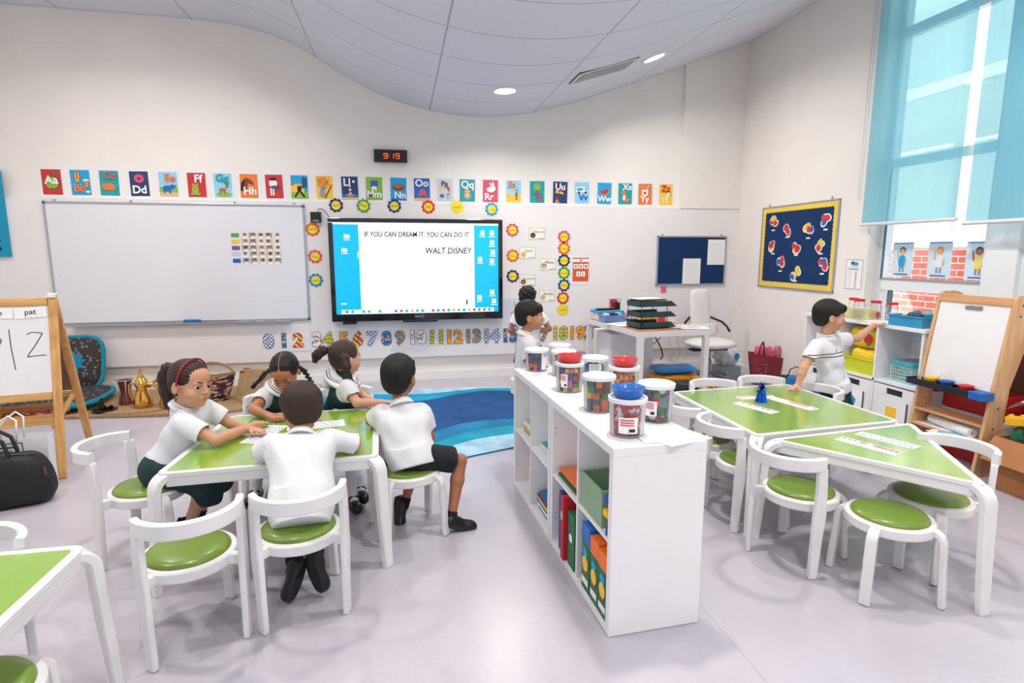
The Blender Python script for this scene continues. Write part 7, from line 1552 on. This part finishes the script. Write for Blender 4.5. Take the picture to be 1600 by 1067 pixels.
    for q in (-1, 1):
        b = MB()
        if brow: b.tube([tuple(L(q * x_, y_, z_)) for x_, y_, z_ in ((.013, .0835, .0125), (.022, .083, .0165), (.032, .079, .0175), (.042, .0705, .0135))], [.0016 * s, .0028 * s, .0026 * s, .001 * s], mh, 6)
        b.tube([tuple(L(q * x_, y_, z_)) for x_, y_, z_ in (((.018, .0805, -.0035), (.0285, .0825, .0005), (.040, .0745, -.0045)) if eyes else ((.018, .0800, -.010), (.0285, .0800, -.0135), (.040, .0730, -.0105)))], [.001 * s, .0015 * s, .0012 * s], M_ink, 6)
        o = b.build('eyebrow', root, smooth=True); o.matrix_parent_inverse = Matrix.Translation(-root.location)
    lc = tuple(int(a * b_) for a, b_ in zip(skin[1], (.86, .62, .62))); b = MB(); Rm = Matrix(R.tolist())
    b.ball(tuple(L(0, .0852, -.0528)), (.0150 * s, .0052 * s, .0030 * s), mat('lips_' + skin[0], lc, .4, var=0), 14, 8, Rm); b.ball(tuple(L(0, .0836, -.0592)), (.0125 * s, .0052 * s, .0036 * s), mat('lips_' + skin[0], lc), 14, 8, Rm)
    o = b.build('lips', root, smooth=True); o.matrix_parent_inverse = Matrix.Translation(-root.location)
    # clothes ------------------------------------------------------------
    P_ = lambda a: pel + (ch - pel) * a; right = unit(shR - shL); upv_ = unit(ch - pel); fw = unit(np.cross(upv_, right)); hw = np.linalg.norm(hipR - hipL) / 2 + .016
    def torso(V, o=0.0, a0=-.05, a1=1.0):
        V.cap(hipL + right * .012, hipR - right * .012, (.082 + o) * g, None, .05); V.cap(P_(.30) - right * .040, P_(.30) + right * .040, (.078 + o) * g, None, .06)
        V.cap(P_(.62) - right * .045, P_(.62) + right * .045, (.077 + o) * g, None, .05); V.cap(shL + right * .03 - upv_ * .045, shR - right * .03 - upv_ * .045, (.062 + o) * g, None, .05)
        V.cap(shL + right * .006, shR - right * .006, .036 + o, None, .04); V.cap(neck + (pel - neck) * .10, neck + (pel - neck) * .02, .056 + o, .044 + o, .03)
    lo2 = np.min([shL, shR, hipL, hipR] + [A3(e) for e in (elL, elR) if e is not None], 0) - .15; hi2 = np.max([shL, shR, hipL, hipR, neck] + [A3(e) for e in (elL, elR) if e is not None], 0) + .12
    T = Vol(lo2, hi2, .0042); torso(T)
    down = -upv_
    T.cyl(P_(.12), pel + down * (hem + .03), .098 * g, .104 * g, .04)
    for sh, el, on in ((shL, elL, arms[0]), (shR, elR, arms[1])):
        if el is None: continue
        el = A3(el); e1 = sh + (el - sh) * sleeve; T.cap(sh, sh + (el - sh) * .3, .044, .044, .03); T.cyl(sh + (el - sh) * .05, e1, .046, .050, .02)
    T.disp(wrinkle(.0036, .8, hair_seed))
    for sh, el in ((shL, elL), (shR, elR)):
        if el is None: continue
        el = A3(el); e1 = sh + (el - sh) * sleeve; u_ = unit(el - sh); T.cyl(e1 - u_ * .022, e1 + u_ * .02, .041, .043, .004, 's')
    T.cyl(neck + (pel - neck) * .10, neck + unit(c - neck) * .03, .034, .044, .004, 's')
    T.plane(pel + down * hem, down); T.mesh('shirt', root, striped(neck, fw) if stripes else M_shirt)
    # collar
    K = Vol(neck - .11, neck + .11, .0032); nu = unit(L(0, -.02, -.05) - neck); nu = unit(nu + upv_ * .6); fr = unit(fw - nu * (fw @ nu)); rr_ = np.cross(fr, nu)
    if top in ('polo', 'shirt'):
        ring = [neck + nu * (.012 - .022 * (0.5 + .5 * math.cos(a))) + (fr * math.cos(a) * .050 + rr_ * math.sin(a) * .047) - fr * .004 for a in [PI * (.14 + 1.72 * k / 22) for k in range(23)]]
        for p0, p1 in zip(ring[:-1], ring[1:]):
            o_ = unit(p0 - neck); K.cap(p0, p1, .0055, None, .004); K.cap(p0 + o_ * .010 - nu * .012, p1 + o_ * .010 - nu * .012, .0050, None, .006); K.cap(p0 + o_ * .016 - nu * .024, p1 + o_ * .016 - nu * .024, .0040, None, .008)
        K.mesh('collar', root, M_shirt)
    else:
        K = Vol(neck - .17, neck + .17, .0036); K.ell(neck - upv_ * .028, (.118, .105, .040), np.stack([right, fw, upv_], 1), .01); K.cap(neck - fw * .06 - upv_ * .02, neck - fw * .085 - upv_ * .09, .045, .04, .03)
        K.cyl(neck - nu * .05, neck + nu * .1, .043, .050, .006, 's'); K.cap(neck + fr * .05 + nu * .06, neck + fr * .10 - nu * .055, .018, .010, .006, 's'); K.plane(neck - upv_ * .105, -upv_)
        mc = bpy.data.materials.new('sailor_collar'); mc.use_nodes = True; t = NT(mc); gx = t.N.new('ShaderNodeNewGeometry'); vm = t.N.new('ShaderNodeVectorMath'); vm.operation = 'DISTANCE'; t.L.new(gx.outputs['Position'], vm.inputs[0]); vm.inputs[1].default_value = tuple(neck)
        dd = vm.outputs['Value']; band = lambda a, b_: t.m('MULTIPLY', t.m('GREATER_THAN', dd, a), t.m('LESS_THAN', dd, b_)); t.base(t.mix(band(.100, .1045), t.mix(band(.0885, .0925), s2l((238, 239, 243)), s2l((150, 40, 60))), s2l((30, 40, 70)))); t.N['Principled BSDF'].inputs['Roughness'].default_value = .8
        K.mesh('sailor_collar', root, mc)
    if top == 'pinafore':
        U = Vol(lo2 - .02, hi2 + .02, .0042); torso(U, .006); U.cyl(P_(.12), pel + down * .02, .106 * g, .125 * g, .04)
        for sh, el in ((shL, elL), (shR, elR)):
            U.ell(sh + unit(sh - ch) * .028 - upv_ * .01, (.062, .085, .085), np.stack([right, fw, upv_], 1), .01, 's')
        U.cap(neck + fw * .10 + upv_ * .08, P_(.68) + fw * .12, .052, .030, .01, 's'); U.cap(neck - fw * .10 + upv_ * .06, P_(.85) - fw * .12, .050, .04, .01, 's')
        U.disp(wrinkle(.0016, 1.2, 3)); 
        if knL is not None:
            knL_, knR_ = A3(knL), A3(knR); U2 = Vol(np.min([hipL, hipR, knL_, knR_], 0) - .14, np.max([hipL, hipR, knL_, knR_], 0) + .14, .0045)
            for hp, kn in ((hipL, knL_), (hipR, knR_)): U2.cap(hp, kn, .086, .078, .05); U2.cap(kn - V3(0, 0, .01), kn - V3(0, 0, .10) - unit(kn - hp) * .05, .066, .05, .05)
            U2.cap(pel, (knL_ + knR_) / 2, .09, .08, .05)
            U2.disp(wrinkle(.004, .9, 5)); U2.mesh('skirt', root, M_gtunic)
        U.mesh('pinafore', root, M_gtunic)
    if bottom in ('shorts', 'skirt') and knL is not None and top != 'pinafore':
        mb_ = bcol or M_gtunic; knL_, knR_ = A3(knL), A3(knR); S_ = Vol(np.min([hipL, hipR, knL_, knR_], 0) - .14, np.max([hipL, hipR, knL_, knR_], 0) + .14, .0042)
        S_.cap(hipL + right * .01, hipR - right * .01, .084, None, .04)
        for hp, kn in ((hipL, knL_), (hipR, knR_)):
            e_ = hp + (kn - hp) * (.80 if bottom == 'shorts' else 1.0); S_.cyl(hp, e_, .074, .070, .03)
            if bottom == 'skirt': S_.cap(hp, kn, .080, .070, .05); S_.cap(kn, kn - V3(0, 0, .10), .07, .06, .05)
        if bottom == 'skirt': S_.cap(pel, (knL_ + knR_) / 2 - V3(0, 0, .03), .085, .075, .05)
        S_.disp(wrinkle(.003, 1.0, 2))
        if bottom == 'shorts':
            for hp, kn in ((hipL, knL_), (hipR, knR_)): u_ = unit(kn - hp); e_ = hp + (kn - hp) * .80; S_.cyl(e_ - u_ * .02, e_ + u_ * .02, .056, .060, .004, 's')
        S_.mesh('shorts' if bottom == 'shorts' else 'skirt', root, mb_)
    # socks and shoes
    for an, kn, toe in ((anL, knL, toeL), (anR, knR, toeR)):
        if an is None or toe is None: continue
        an, kn, toe = A3(an), A3(kn), A3(toe); f_ = unit(toe - an); lg = unit(kn - an); sole = unit(lg - f_ * (lg @ f_)) if not shoe_rest else V3(0, 0, 1); f2 = unit(f_ - sole * (f_ @ sole)); sd = np.cross(f2, sole); Ls = .165 * s
        if feet in ('mary', 'sock'):
            Q = Vol(np.minimum(an, kn) - .06, np.maximum(an, kn) + .06, .0036); Q.cap(an, kn, .028, .038, .01); Q.ell(an + f2 * .03 - sole * .02, (.028, .06, .028), np.stack([sd, f2, sole], 1), .02); Q.mesh('sock', root, M_sock)
        elif feet == 'shoe':
            Q = Vol(an - .06, an + .08, .0036); Q.cyl(an - lg * .03, an + lg * .032, .028, .029, .006); Q.mesh('sock', root, M_bsock)
        heel = an - f2 * .034 - sole * .030; Z_ = heel + f2 * Ls
        H_ = Vol(np.minimum(heel, Z_) - .07, np.maximum(heel, Z_) + .07, .0034); Rs = np.stack([sd, f2, sole], 1)
        H_.cap(heel + f2 * .018 + sole * .005, heel + f2 * (Ls - .035) + sole * .0, .030, .031, .01); H_.ell(heel + f2 * (Ls - .04), (.034, .040, .024), Rs, .02)
        if feet == 'mary': H_.cap(heel + f2 * .02 + sole * .02, heel + f2 * .02 + sole * .024, .028, None, .01); H_.ell(an + f2 * .035 + sole * .014, (.023, .034, .020), Rs, .008, 's'); H_.cap(an + f2 * .028 - sd * .030 - sole * .004, an + f2 * .028 + sd * .030 - sole * .004, .006, None, .003); H_.cap(an + f2 * .028 - sd * .022 + sole * .008, an + f2 * .028 + sd * .022 + sole * .008, .0065, None, .003)
        else: H_.cap(an - sole * .008, an - sole * .02 + f2 * .03, .032, .030, .02); H_.cap(heel + f2 * .06 + sole * .028 - sd * .02, heel + f2 * .06 + sole * .028 + sd * .02, .010, None, .006); H_.cyl(an + lg * .0, an + lg * .06, .027, .03, .004, 's')
        H_.ell(heel + f2 * (Ls * .48) - sole * .022, (.034, Ls * .52, .010), Rs, .004)
        H_.plane(heel - sole * .029, -sole); H_.mesh('shoe', root, M_shoe if feet != 'sneaker' else mat('white_trainer', (225, 225, 228), .6))
    # hair ---------------------------------------------------------------
    Hh = Vol(c - .145, c + .145, .0027)
    if hair in ('boy', 'boyback', 'curly', 'bowl'):
        t0 = {'boy': 0, 'boyback': 0, 'curly': .008, 'bowl': .006}[hair]
        Hh.ell(L(0, -.016, .034), V3(.080 + t0, .095 + t0, .082 + t0) * s, R, .01); Hh.ell(L(0, -.052, -.015), V3(.066 + t0, .052, .062) * s, R, .025)
        Hh.cap(L(-.045, .062, .058), L(.045, .062, .058), (.012 if hair == 'boyback' else .024) * s, None, .02)
        Hh.ell(L(0, .100, -.050), V3(.074, .080, .083) * s, R, .006, 's')
        for q in (-1, 1): Hh.ell(L(q * .080, .018, -.045), V3(.030, .040, .050) * s, R, .006, 's'); Hh.ell(L(q * .076, -.006, -.018), V3(.016, .019, .027) * s, R, .004, 's')
        Hh.plane(L(0, 0, -.072 if hair != 'bowl' else -.066), -R[:, 2])
        if hair == 'boy': Hh.cap(L(-.040, .070, .050), L(.030, .078, .040), .012 * s, .010 * s, .012)
    elif hair in ('pony', 'braids', 'pigtails'):
        Hh.ell(L(0, -.014, .030), V3(.0765, .0915, .079) * s, R, .01); Hh.ell(L(0, -.048, -.012), V3(.062, .048, .056) * s, R, .025)
        Hh.ell(L(0, .096, -.036), V3(.068, .070, .084) * s, R, .006, 's')
        for q in (-1, 1): Hh.ell(L(q * .078, .020, -.045), V3(.028, .036, .048) * s, R, .006, 's'); Hh.ell(L(q * .076, -.006, -.016), V3(.016, .019, .026) * s, R, .004, 's')
        Hh.plane(L(0, 0, -.060), -R[:, 2])
    Ri = R.T
    def strands(X, Y, Z):
        lx = (X - c[0]) * R[0, 0] + (Y - c[1]) * R[1, 0] + (Z - c[2]) * R[2, 0]; ly = (X - c[0]) * R[0, 1] + (Y - c[1]) * R[1, 1] + (Z - c[2]) * R[2, 1]; lz = (X - c[0]) * R[0, 2] + (Y - c[1]) * R[1, 2] + (Z - c[2]) * R[2, 2]
        if hair == 'curly': return .0045 * np.sin(150 * lx + 2 * np.sin(90 * ly)) * np.sin(140 * ly + 2 * np.sin(80 * lz)) + .004 * np.sin(120 * lz + 60 * lx)
        if hair in ('pony', 'pigtails'): ph = np.arctan2(lx, lz + .03); return .0010 * np.sin(46 * ph + 6 * np.sin(18 * ly))
        if hair == 'braids': return .0009 * np.sin(300 * lz + 60 * np.abs(lx)) + np.where(np.abs(lx) < .0022, .006, 0) * (lz > .02)
        ph = np.arctan2(lx + .01, ly + .045); return .0015 * np.sin(34 * ph + 8 * np.sin(26 * lz) + hair_seed) + .0012 * np.sin(75 * ph + 20 * lz)
    Hh.disp(strands); Hh.mesh('hair', root, mh)
    if extra: extra(root, L, R, mh, dict(neck=neck, fw=fw, right=right, up=upv_, P=P_, s=s))
    return root

def vol_part(name, root, lo, hi, h, m, fn, dp=None):
    v = Vol(lo, hi, h); fn(v)
    if dp: v.disp(dp)
    return v.mesh(name, root, m)
def add_mb(b, name, root, smooth=True): o = b.build(name, root, smooth=smooth); o.matrix_parent_inverse = Matrix.Translation(-root.location); return o

# 1 -- girl with the red headband, leaning onto the table
def ex_pony(root, L, R, mh, q):
    pts = [L(0, -.095, .055), L(0, -.135, .045), L(0, -.150, .0), L(0, -.142, -.055), L(.0, -.122, -.105), L(.01, -.100, -.145)]; P = np.array(pts)
    def f(v):
        for i, (a, b) in enumerate(zip(pts[:-1], pts[1:])): v.cap(a, b, (.020, .030, .034, .030, .020)[i], (.030, .034, .030, .020, .008)[i], .02)
    vol_part('ponytail', root, P.min(0) - .06, P.max(0) + .06, .003, mh, f, lambda X, Y, Z: .0022 * np.sin(260 * X + 120 * Y + 14 * Z) + .0016 * np.sin(330 * Y - 90 * X))
    b = MB(); b.tube([tuple(L(.079 * math.sin(a), -.008 + .012 * math.cos(a) + .016, .014 + .098 * math.cos(a))) for a in [-1.75 + 3.5 * k / 28 for k in range(29)]], .0048, mat('red_headband', (150, 20, 40), .6), 8); add_mb(b, 'headband', root)
    b = MB(); b.tube([tuple(L(.020 * math.cos(a), -.100 - .004 * math.sin(a), .054 + .020 * math.sin(a))) for a in [2 * PI * k / 14 for k in range(14)]], .006, mat('red_headband'), 7, True); add_mb(b, 'hair_tie', root)
person('girl with a ponytail and red headband in a white polo, looking at the camera', (-5.262, -3.655, .846), (.86, -.50, -.06), roll=.10, s=1.13, neck=(-5.300, -3.650, .735), shL=(-5.245, -3.545, .690), shR=(-5.275, -3.750, .672),
       hipL=(-5.405, -3.60, .425), hipR=(-5.415, -3.72, .425), elL=(-5.12, -3.53, .585), elR=(-5.125, -3.795, .588), wrL=(-5.01, -3.61, .578), wrR=(-5.005, -3.53, .580), knL=(-5.19, -3.57, .385), knR=(-5.20, -3.72, .375),
       anL=(-5.30, -3.58, .12), anR=(-5.31, -3.72, .12), toeL=(-5.33, -3.58, .03), toeR=(-5.34, -3.72, .03), handL=((.8, -.35, -.0), (0, 0, 1), .5), handR=((.55, .83, -.05), (-.1, 0, 1), .55), skin=('a', (204, 150, 118)), hair='pony', hcol=('brown', (48, 32, 28)), top='polo', bottom='skirt', feet='shoe', shoe_rest=False, tilt_eyes=.5, extra=ex_pony, hair_seed=2, hem=.03)
# 2 -- girl with braids, head bowed
def ex_braids(root, L, R, mh, q):
    for sgn, pts in ((1, [L(.070, -.020, .010), (-5.045, -3.075, .765), (-5.075, -3.045, .725), (-5.115, -3.035, .690), (-5.135, -3.030, .665)]), (-1, [L(-.070, -.020, .010), (-4.815, -3.07, .77), (-4.785, -3.07, .71), (-4.755, -3.08, .66), (-4.735, -3.09, .63)])):
        P = [np.array(p, float) for p in pts]
        def f(v):
            dense = [P[i] + (P[i + 1] - P[i]) * t_ for i in range(len(P) - 1) for t_ in np.linspace(0, 1, 6)[:-1]]
            for i, p in enumerate(dense):
                o = np.array([.005, .004, 0]) * (1 if i % 2 else -1); v.ell(p + o, np.array([.014, .014, .0125]) * (1 - .35 * i / len(dense)), None, .005)
        A_ = np.array(P); vol_part('braid', root, A_.min(0) - .04, A_.max(0) + .04, .0027, mh, f)
def _part(root, L, R, mh, q):
    ex_braids(root, L, R, mh, q); b = MB(); b.tube([tuple(L(0, -.014 + .0912 * math.cos(a), .030 + .0787 * math.sin(a))) for a in [.75 + 1.25 * k / 12 for k in range(13)]], .0024, SKIN('b', (178, 118, 84)), 6); add_mb(b, 'hair_parting', root)
person('girl with two black braids and a sailor collar pinafore, looking down', (-4.915, -3.135, .785), (-.10, -.78, -.60), roll=-.05, s=1.06, neck=(-4.925, -3.06, .690), shL=(-4.815, -3.045, .650), shR=(-5.040, -3.055, .640),
       hipL=(-4.93, -2.99, .425), hipR=(-5.06, -2.99, .425), elL=(-4.79, -3.21, .585), elR=(-5.085, -3.235, .586), wrL=(-4.86, -3.335, .580), wrR=(-4.985, -3.345, .580), knL=(-4.93, -3.22, .39), knR=(-5.06, -3.22, .39), anL=(-4.95, -3.20, .085), anR=(-5.10, -3.22, .085), toeL=(-4.95, -3.32, .04), toeR=(-5.12, -3.34, .04),
       handL=((-.55, -.75, 0), (.1, 0, 1), .9), handR=((.70, -.65, 0), (-.1, 0, 1), .8), skin=('b', (178, 118, 84)), hair='braids', hcol=('black', (20, 18, 20)), top='pinafore', feet='mary', eyes=False, extra=_part, hair_seed=3)
# 3 -- girl with pigtails seen from the side
def ex_pig(root, L, R, mh, q):
    for sg in (1, -1):
        pts = [L(sg * .066, -.045, .030), L(sg * .088, -.060, .012), L(sg * .100, -.062, -.030), L(sg * .090, -.050, -.075), L(sg * .085, -.04, -.095)] if sg > 0 else [L(-.060, -.065, .045), L(-.085, -.100, .045), L(-.105, -.125, .02), L(-.115, -.135, -.015)]
        P = np.array(pts)
        def f(v):
            for i, (a, b) in enumerate(zip(pts[:-1], pts[1:])): v.cap(a, b, (.016, .027, .027, .016)[i], (.027, .027, .016, .006)[i], .02)
        vol_part('pigtail', root, P.min(0) - .05, P.max(0) + .05, .003, mh, f, lambda X, Y, Z: .0022 * np.sin(240 * X + 150 * Y + 10 * Z) + .0015 * np.sin(310 * Y - 120 * X))
        b = MB(); p = L(sg * .070, -.048, .026) if sg > 0 else L(-.066, -.072, .045); b.ball(tuple(p), .009, C_((220, 215, 225)), 10, 8); add_mb(b, 'hair_tie', root)
    v0 = L(0, -.1, 0)
person('girl with pigtails in a green pinafore turned sideways toward the screen', (-4.572, -3.035, .842), (.80, .58, .02), s=1.04, neck=(-4.590, -3.045, .735), shL=(-4.585, -2.935, .682), shR=(-4.560, -3.140, .672),
       hipL=(-4.665, -2.90, .425), hipR=(-4.645, -3.02, .425), elL=(-4.490, -2.965, .575), elR=(-4.500, -3.205, .588), wrL=(-4.425, -3.085, .565), wrR=(-4.365, -3.185, .580), knL=(-4.52, -3.10, .39), knR=(-4.56, -3.20, .39), anL=(-4.50, -3.30, .09), anR=(-4.53, -3.42, .085), toeL=(-4.47, -3.40, .04), toeR=(-4.50, -3.52, .04),
       handL=((.4, -.85, 0), (.5, 0, 1), .6), handR=((.9, .1, 0), (0, 0, 1), .5), skin=('c', (212, 158, 128)), hair='pigtails', hcol=('dbrown', (56, 40, 34)), top='pinafore', feet='mary', extra=ex_pig, hair_seed=4)
# 4 -- boy with his back to the camera
person('boy with straight brown hair seated with his back to the camera, elbows on the table', (-4.690, -3.975, .768), (-.30, .88, -.38), roll=-.03, s=1.10, neck=(-4.683, -4.040, .676), shL=(-4.800, -4.070, .640), shR=(-4.570, -4.035, .638),
       hipL=(-4.725, -4.270, .425), hipR=(-4.600, -4.240, .425), elL=(-4.865, -4.040, .588), elR=(-4.452, -3.985, .588), wrL=(-4.780, -3.90, .582), wrR=(-4.560, -3.88, .582), knL=(-4.790, -4.05, .39), knR=(-4.640, -4.01, .39), anL=(-4.715, -4.245, .150), anR=(-4.615, -4.225, .165), toeL=(-4.755, -4.275, .04), toeR=(-4.575, -4.265, .05),
       handL=((.6, .8, 0), (0, 0, 1), .5), handR=((-.7, .7, 0), (0, 0, 1), .5), skin=('d', (196, 138, 104)), hair='bowl', hcol=('brownb', (52, 36, 28)), top='shirt', bottom='shorts', bcol=M_blackc, feet='shoe', shoe_rest=False, sleeve=.97, girth=1.08, hair_seed=5, hem=.095)
# 5 -- boy in black shorts seen from behind on the right
person('boy in black shorts seated at the table corner, seen from behind', (-4.240, -3.605, .828), (.38, .92, .02), s=1.13, neck=(-4.238, -3.640, .700), shL=(-4.345, -3.650, .640), shR=(-4.130, -3.630, .632),
       hipL=(-4.255, -3.735, .420), hipR=(-4.135, -3.745, .420), elL=(-4.400, -3.600, .588), elR=(-4.085, -3.630, .490), wrL=(-4.40, -3.46, .578), wrR=(-4.09, -3.50, .455), knL=(-4.14, -3.52, .385), knR=(-3.925, -3.675, .355), anL=(-4.232, -3.60, .100), anR=(-3.985, -3.775, .075), toeL=(-4.232, -3.63, .02), toeR=(-3.855, -3.752, .03),
       handL=((.2, .9, 0), (0, 0, 1), .5), handR=((-.6, .8, -.1), (.3, 0, 1), .5), skin=('e', (168, 108, 78)), hair='boyback', hcol=('blackb', (22, 20, 22)), top='shirt', bottom='shorts', bcol=M_blackc, feet='shoe', shoe_rest=False, sleeve=.70, girth=1.05, hair_seed=6, hem=.06)
# 6 -- boy in profile behind the shelf
person('boy in a white polo standing in profile behind the far end of the shelf', (-3.310, -2.70, 1.042), (.97, -.20, .0), s=1.02, neck=(-3.335, -2.695, .925), shL=(-3.32, -2.585, .865), shR=(-3.34, -2.805, .865),
       hipL=(-3.345, -2.64, .53), hipR=(-3.350, -2.76, .53), elL=(-3.28, -2.56, .70), elR=(-3.34, -2.84, .69), wrL=(-3.20, -2.60, .58), wrR=(-3.28, -2.83, .545), knL=(-3.335, -2.64, .29), knR=(-3.34, -2.76, .29), anL=(-3.35, -2.64, .06), anR=(-3.355, -2.76, .06), toeL=(-3.25, -2.65, .05), toeR=(-3.255, -2.77, .05),
       handL=((.2, 0, -1), (0, 1, 0), .5), handR=((.3, 0, -1), (0, -1, 0), .5), skin=('f', (190, 132, 100)), hair='boy', hcol=('blackc', (26, 20, 20)), top='polo', bottom='shorts', feet='shoe', hair_seed=7, sleeve=.68, hem=.06)
# 7 -- child with curly hair behind him
person('curly haired child in white with folded arms by the wall behind the profile boy', (-2.93, -.92, 1.035), (.45, .88, -.05), s=1.0, neck=(-2.93, -.94, .915), shL=(-3.04, -.93, .850), shR=(-2.81, -.96, .850),
       hipL=(-2.98, -.94, .53), hipR=(-2.87, -.96, .53), elL=(-3.12, -.95, .70), elR=(-2.715, -1.00, .71), wrL=(-3.05, -.83, .64), wrR=(-2.83, -.98, .675), knL=(-3.02, -.92, .29), knR=(-2.89, -.94, .29), anL=(-3.07, -.90, .06), anR=(-2.92, -.92, .06), toeL=(-3.03, -.80, .05), toeR=(-2.88, -.82, .05),
       handL=((.8, .3, 0), (0, 0, 1), .6), handR=((-1, 0, 0), (0, -.3, 1), .5), skin=('g', (176, 116, 86)), hair='curly', hcol=('blackd', (30, 24, 22)), top='polo', bottom='shorts', feet='shoe', hair_seed=8, sleeve=.6, hem=.05)
# 8 -- pointing boy
def ex_stripes(root, L, R, mh, q):
    pass
person('boy with one hand on the table pointing at the window', (-1.262, -3.195, 1.052), (.93, -.36, -.04), s=1.04, neck=(-1.262, -3.185, .925), shL=(-1.150, -3.125, .862), shR=(-1.385, -3.245, .850),
       hipL=(-1.115, -3.16, .52), hipR=(-1.225, -3.23, .52), elL=(-.930, -3.10, .868), elR=(-1.500, -3.275, .700), wrL=(-.775, -3.07, .955), wrR=(-1.545, -3.285, .578), knL=(-1.06, -3.20, .29), knR=(-1.16, -3.30, .29), anL=(-1.04, -3.26, .065), anR=(-1.13, -3.40, .065), toeL=(-.97, -3.34, .05), toeR=(-1.10, -3.52, .05),
       handL=((.97, .02, .16), (-.1, .25, 1), .35, 'point'), handR=((-.92, -.30, -.12), (0, 0, 1), .12, 'spread'), skin=('h', (206, 152, 122)), hair='boy', hcol=('blacke', (28, 22, 20)), top='polo', bottom='shorts', feet='sneaker', stripes=True, hair_seed=9, sleeve=.60, hem=.02)
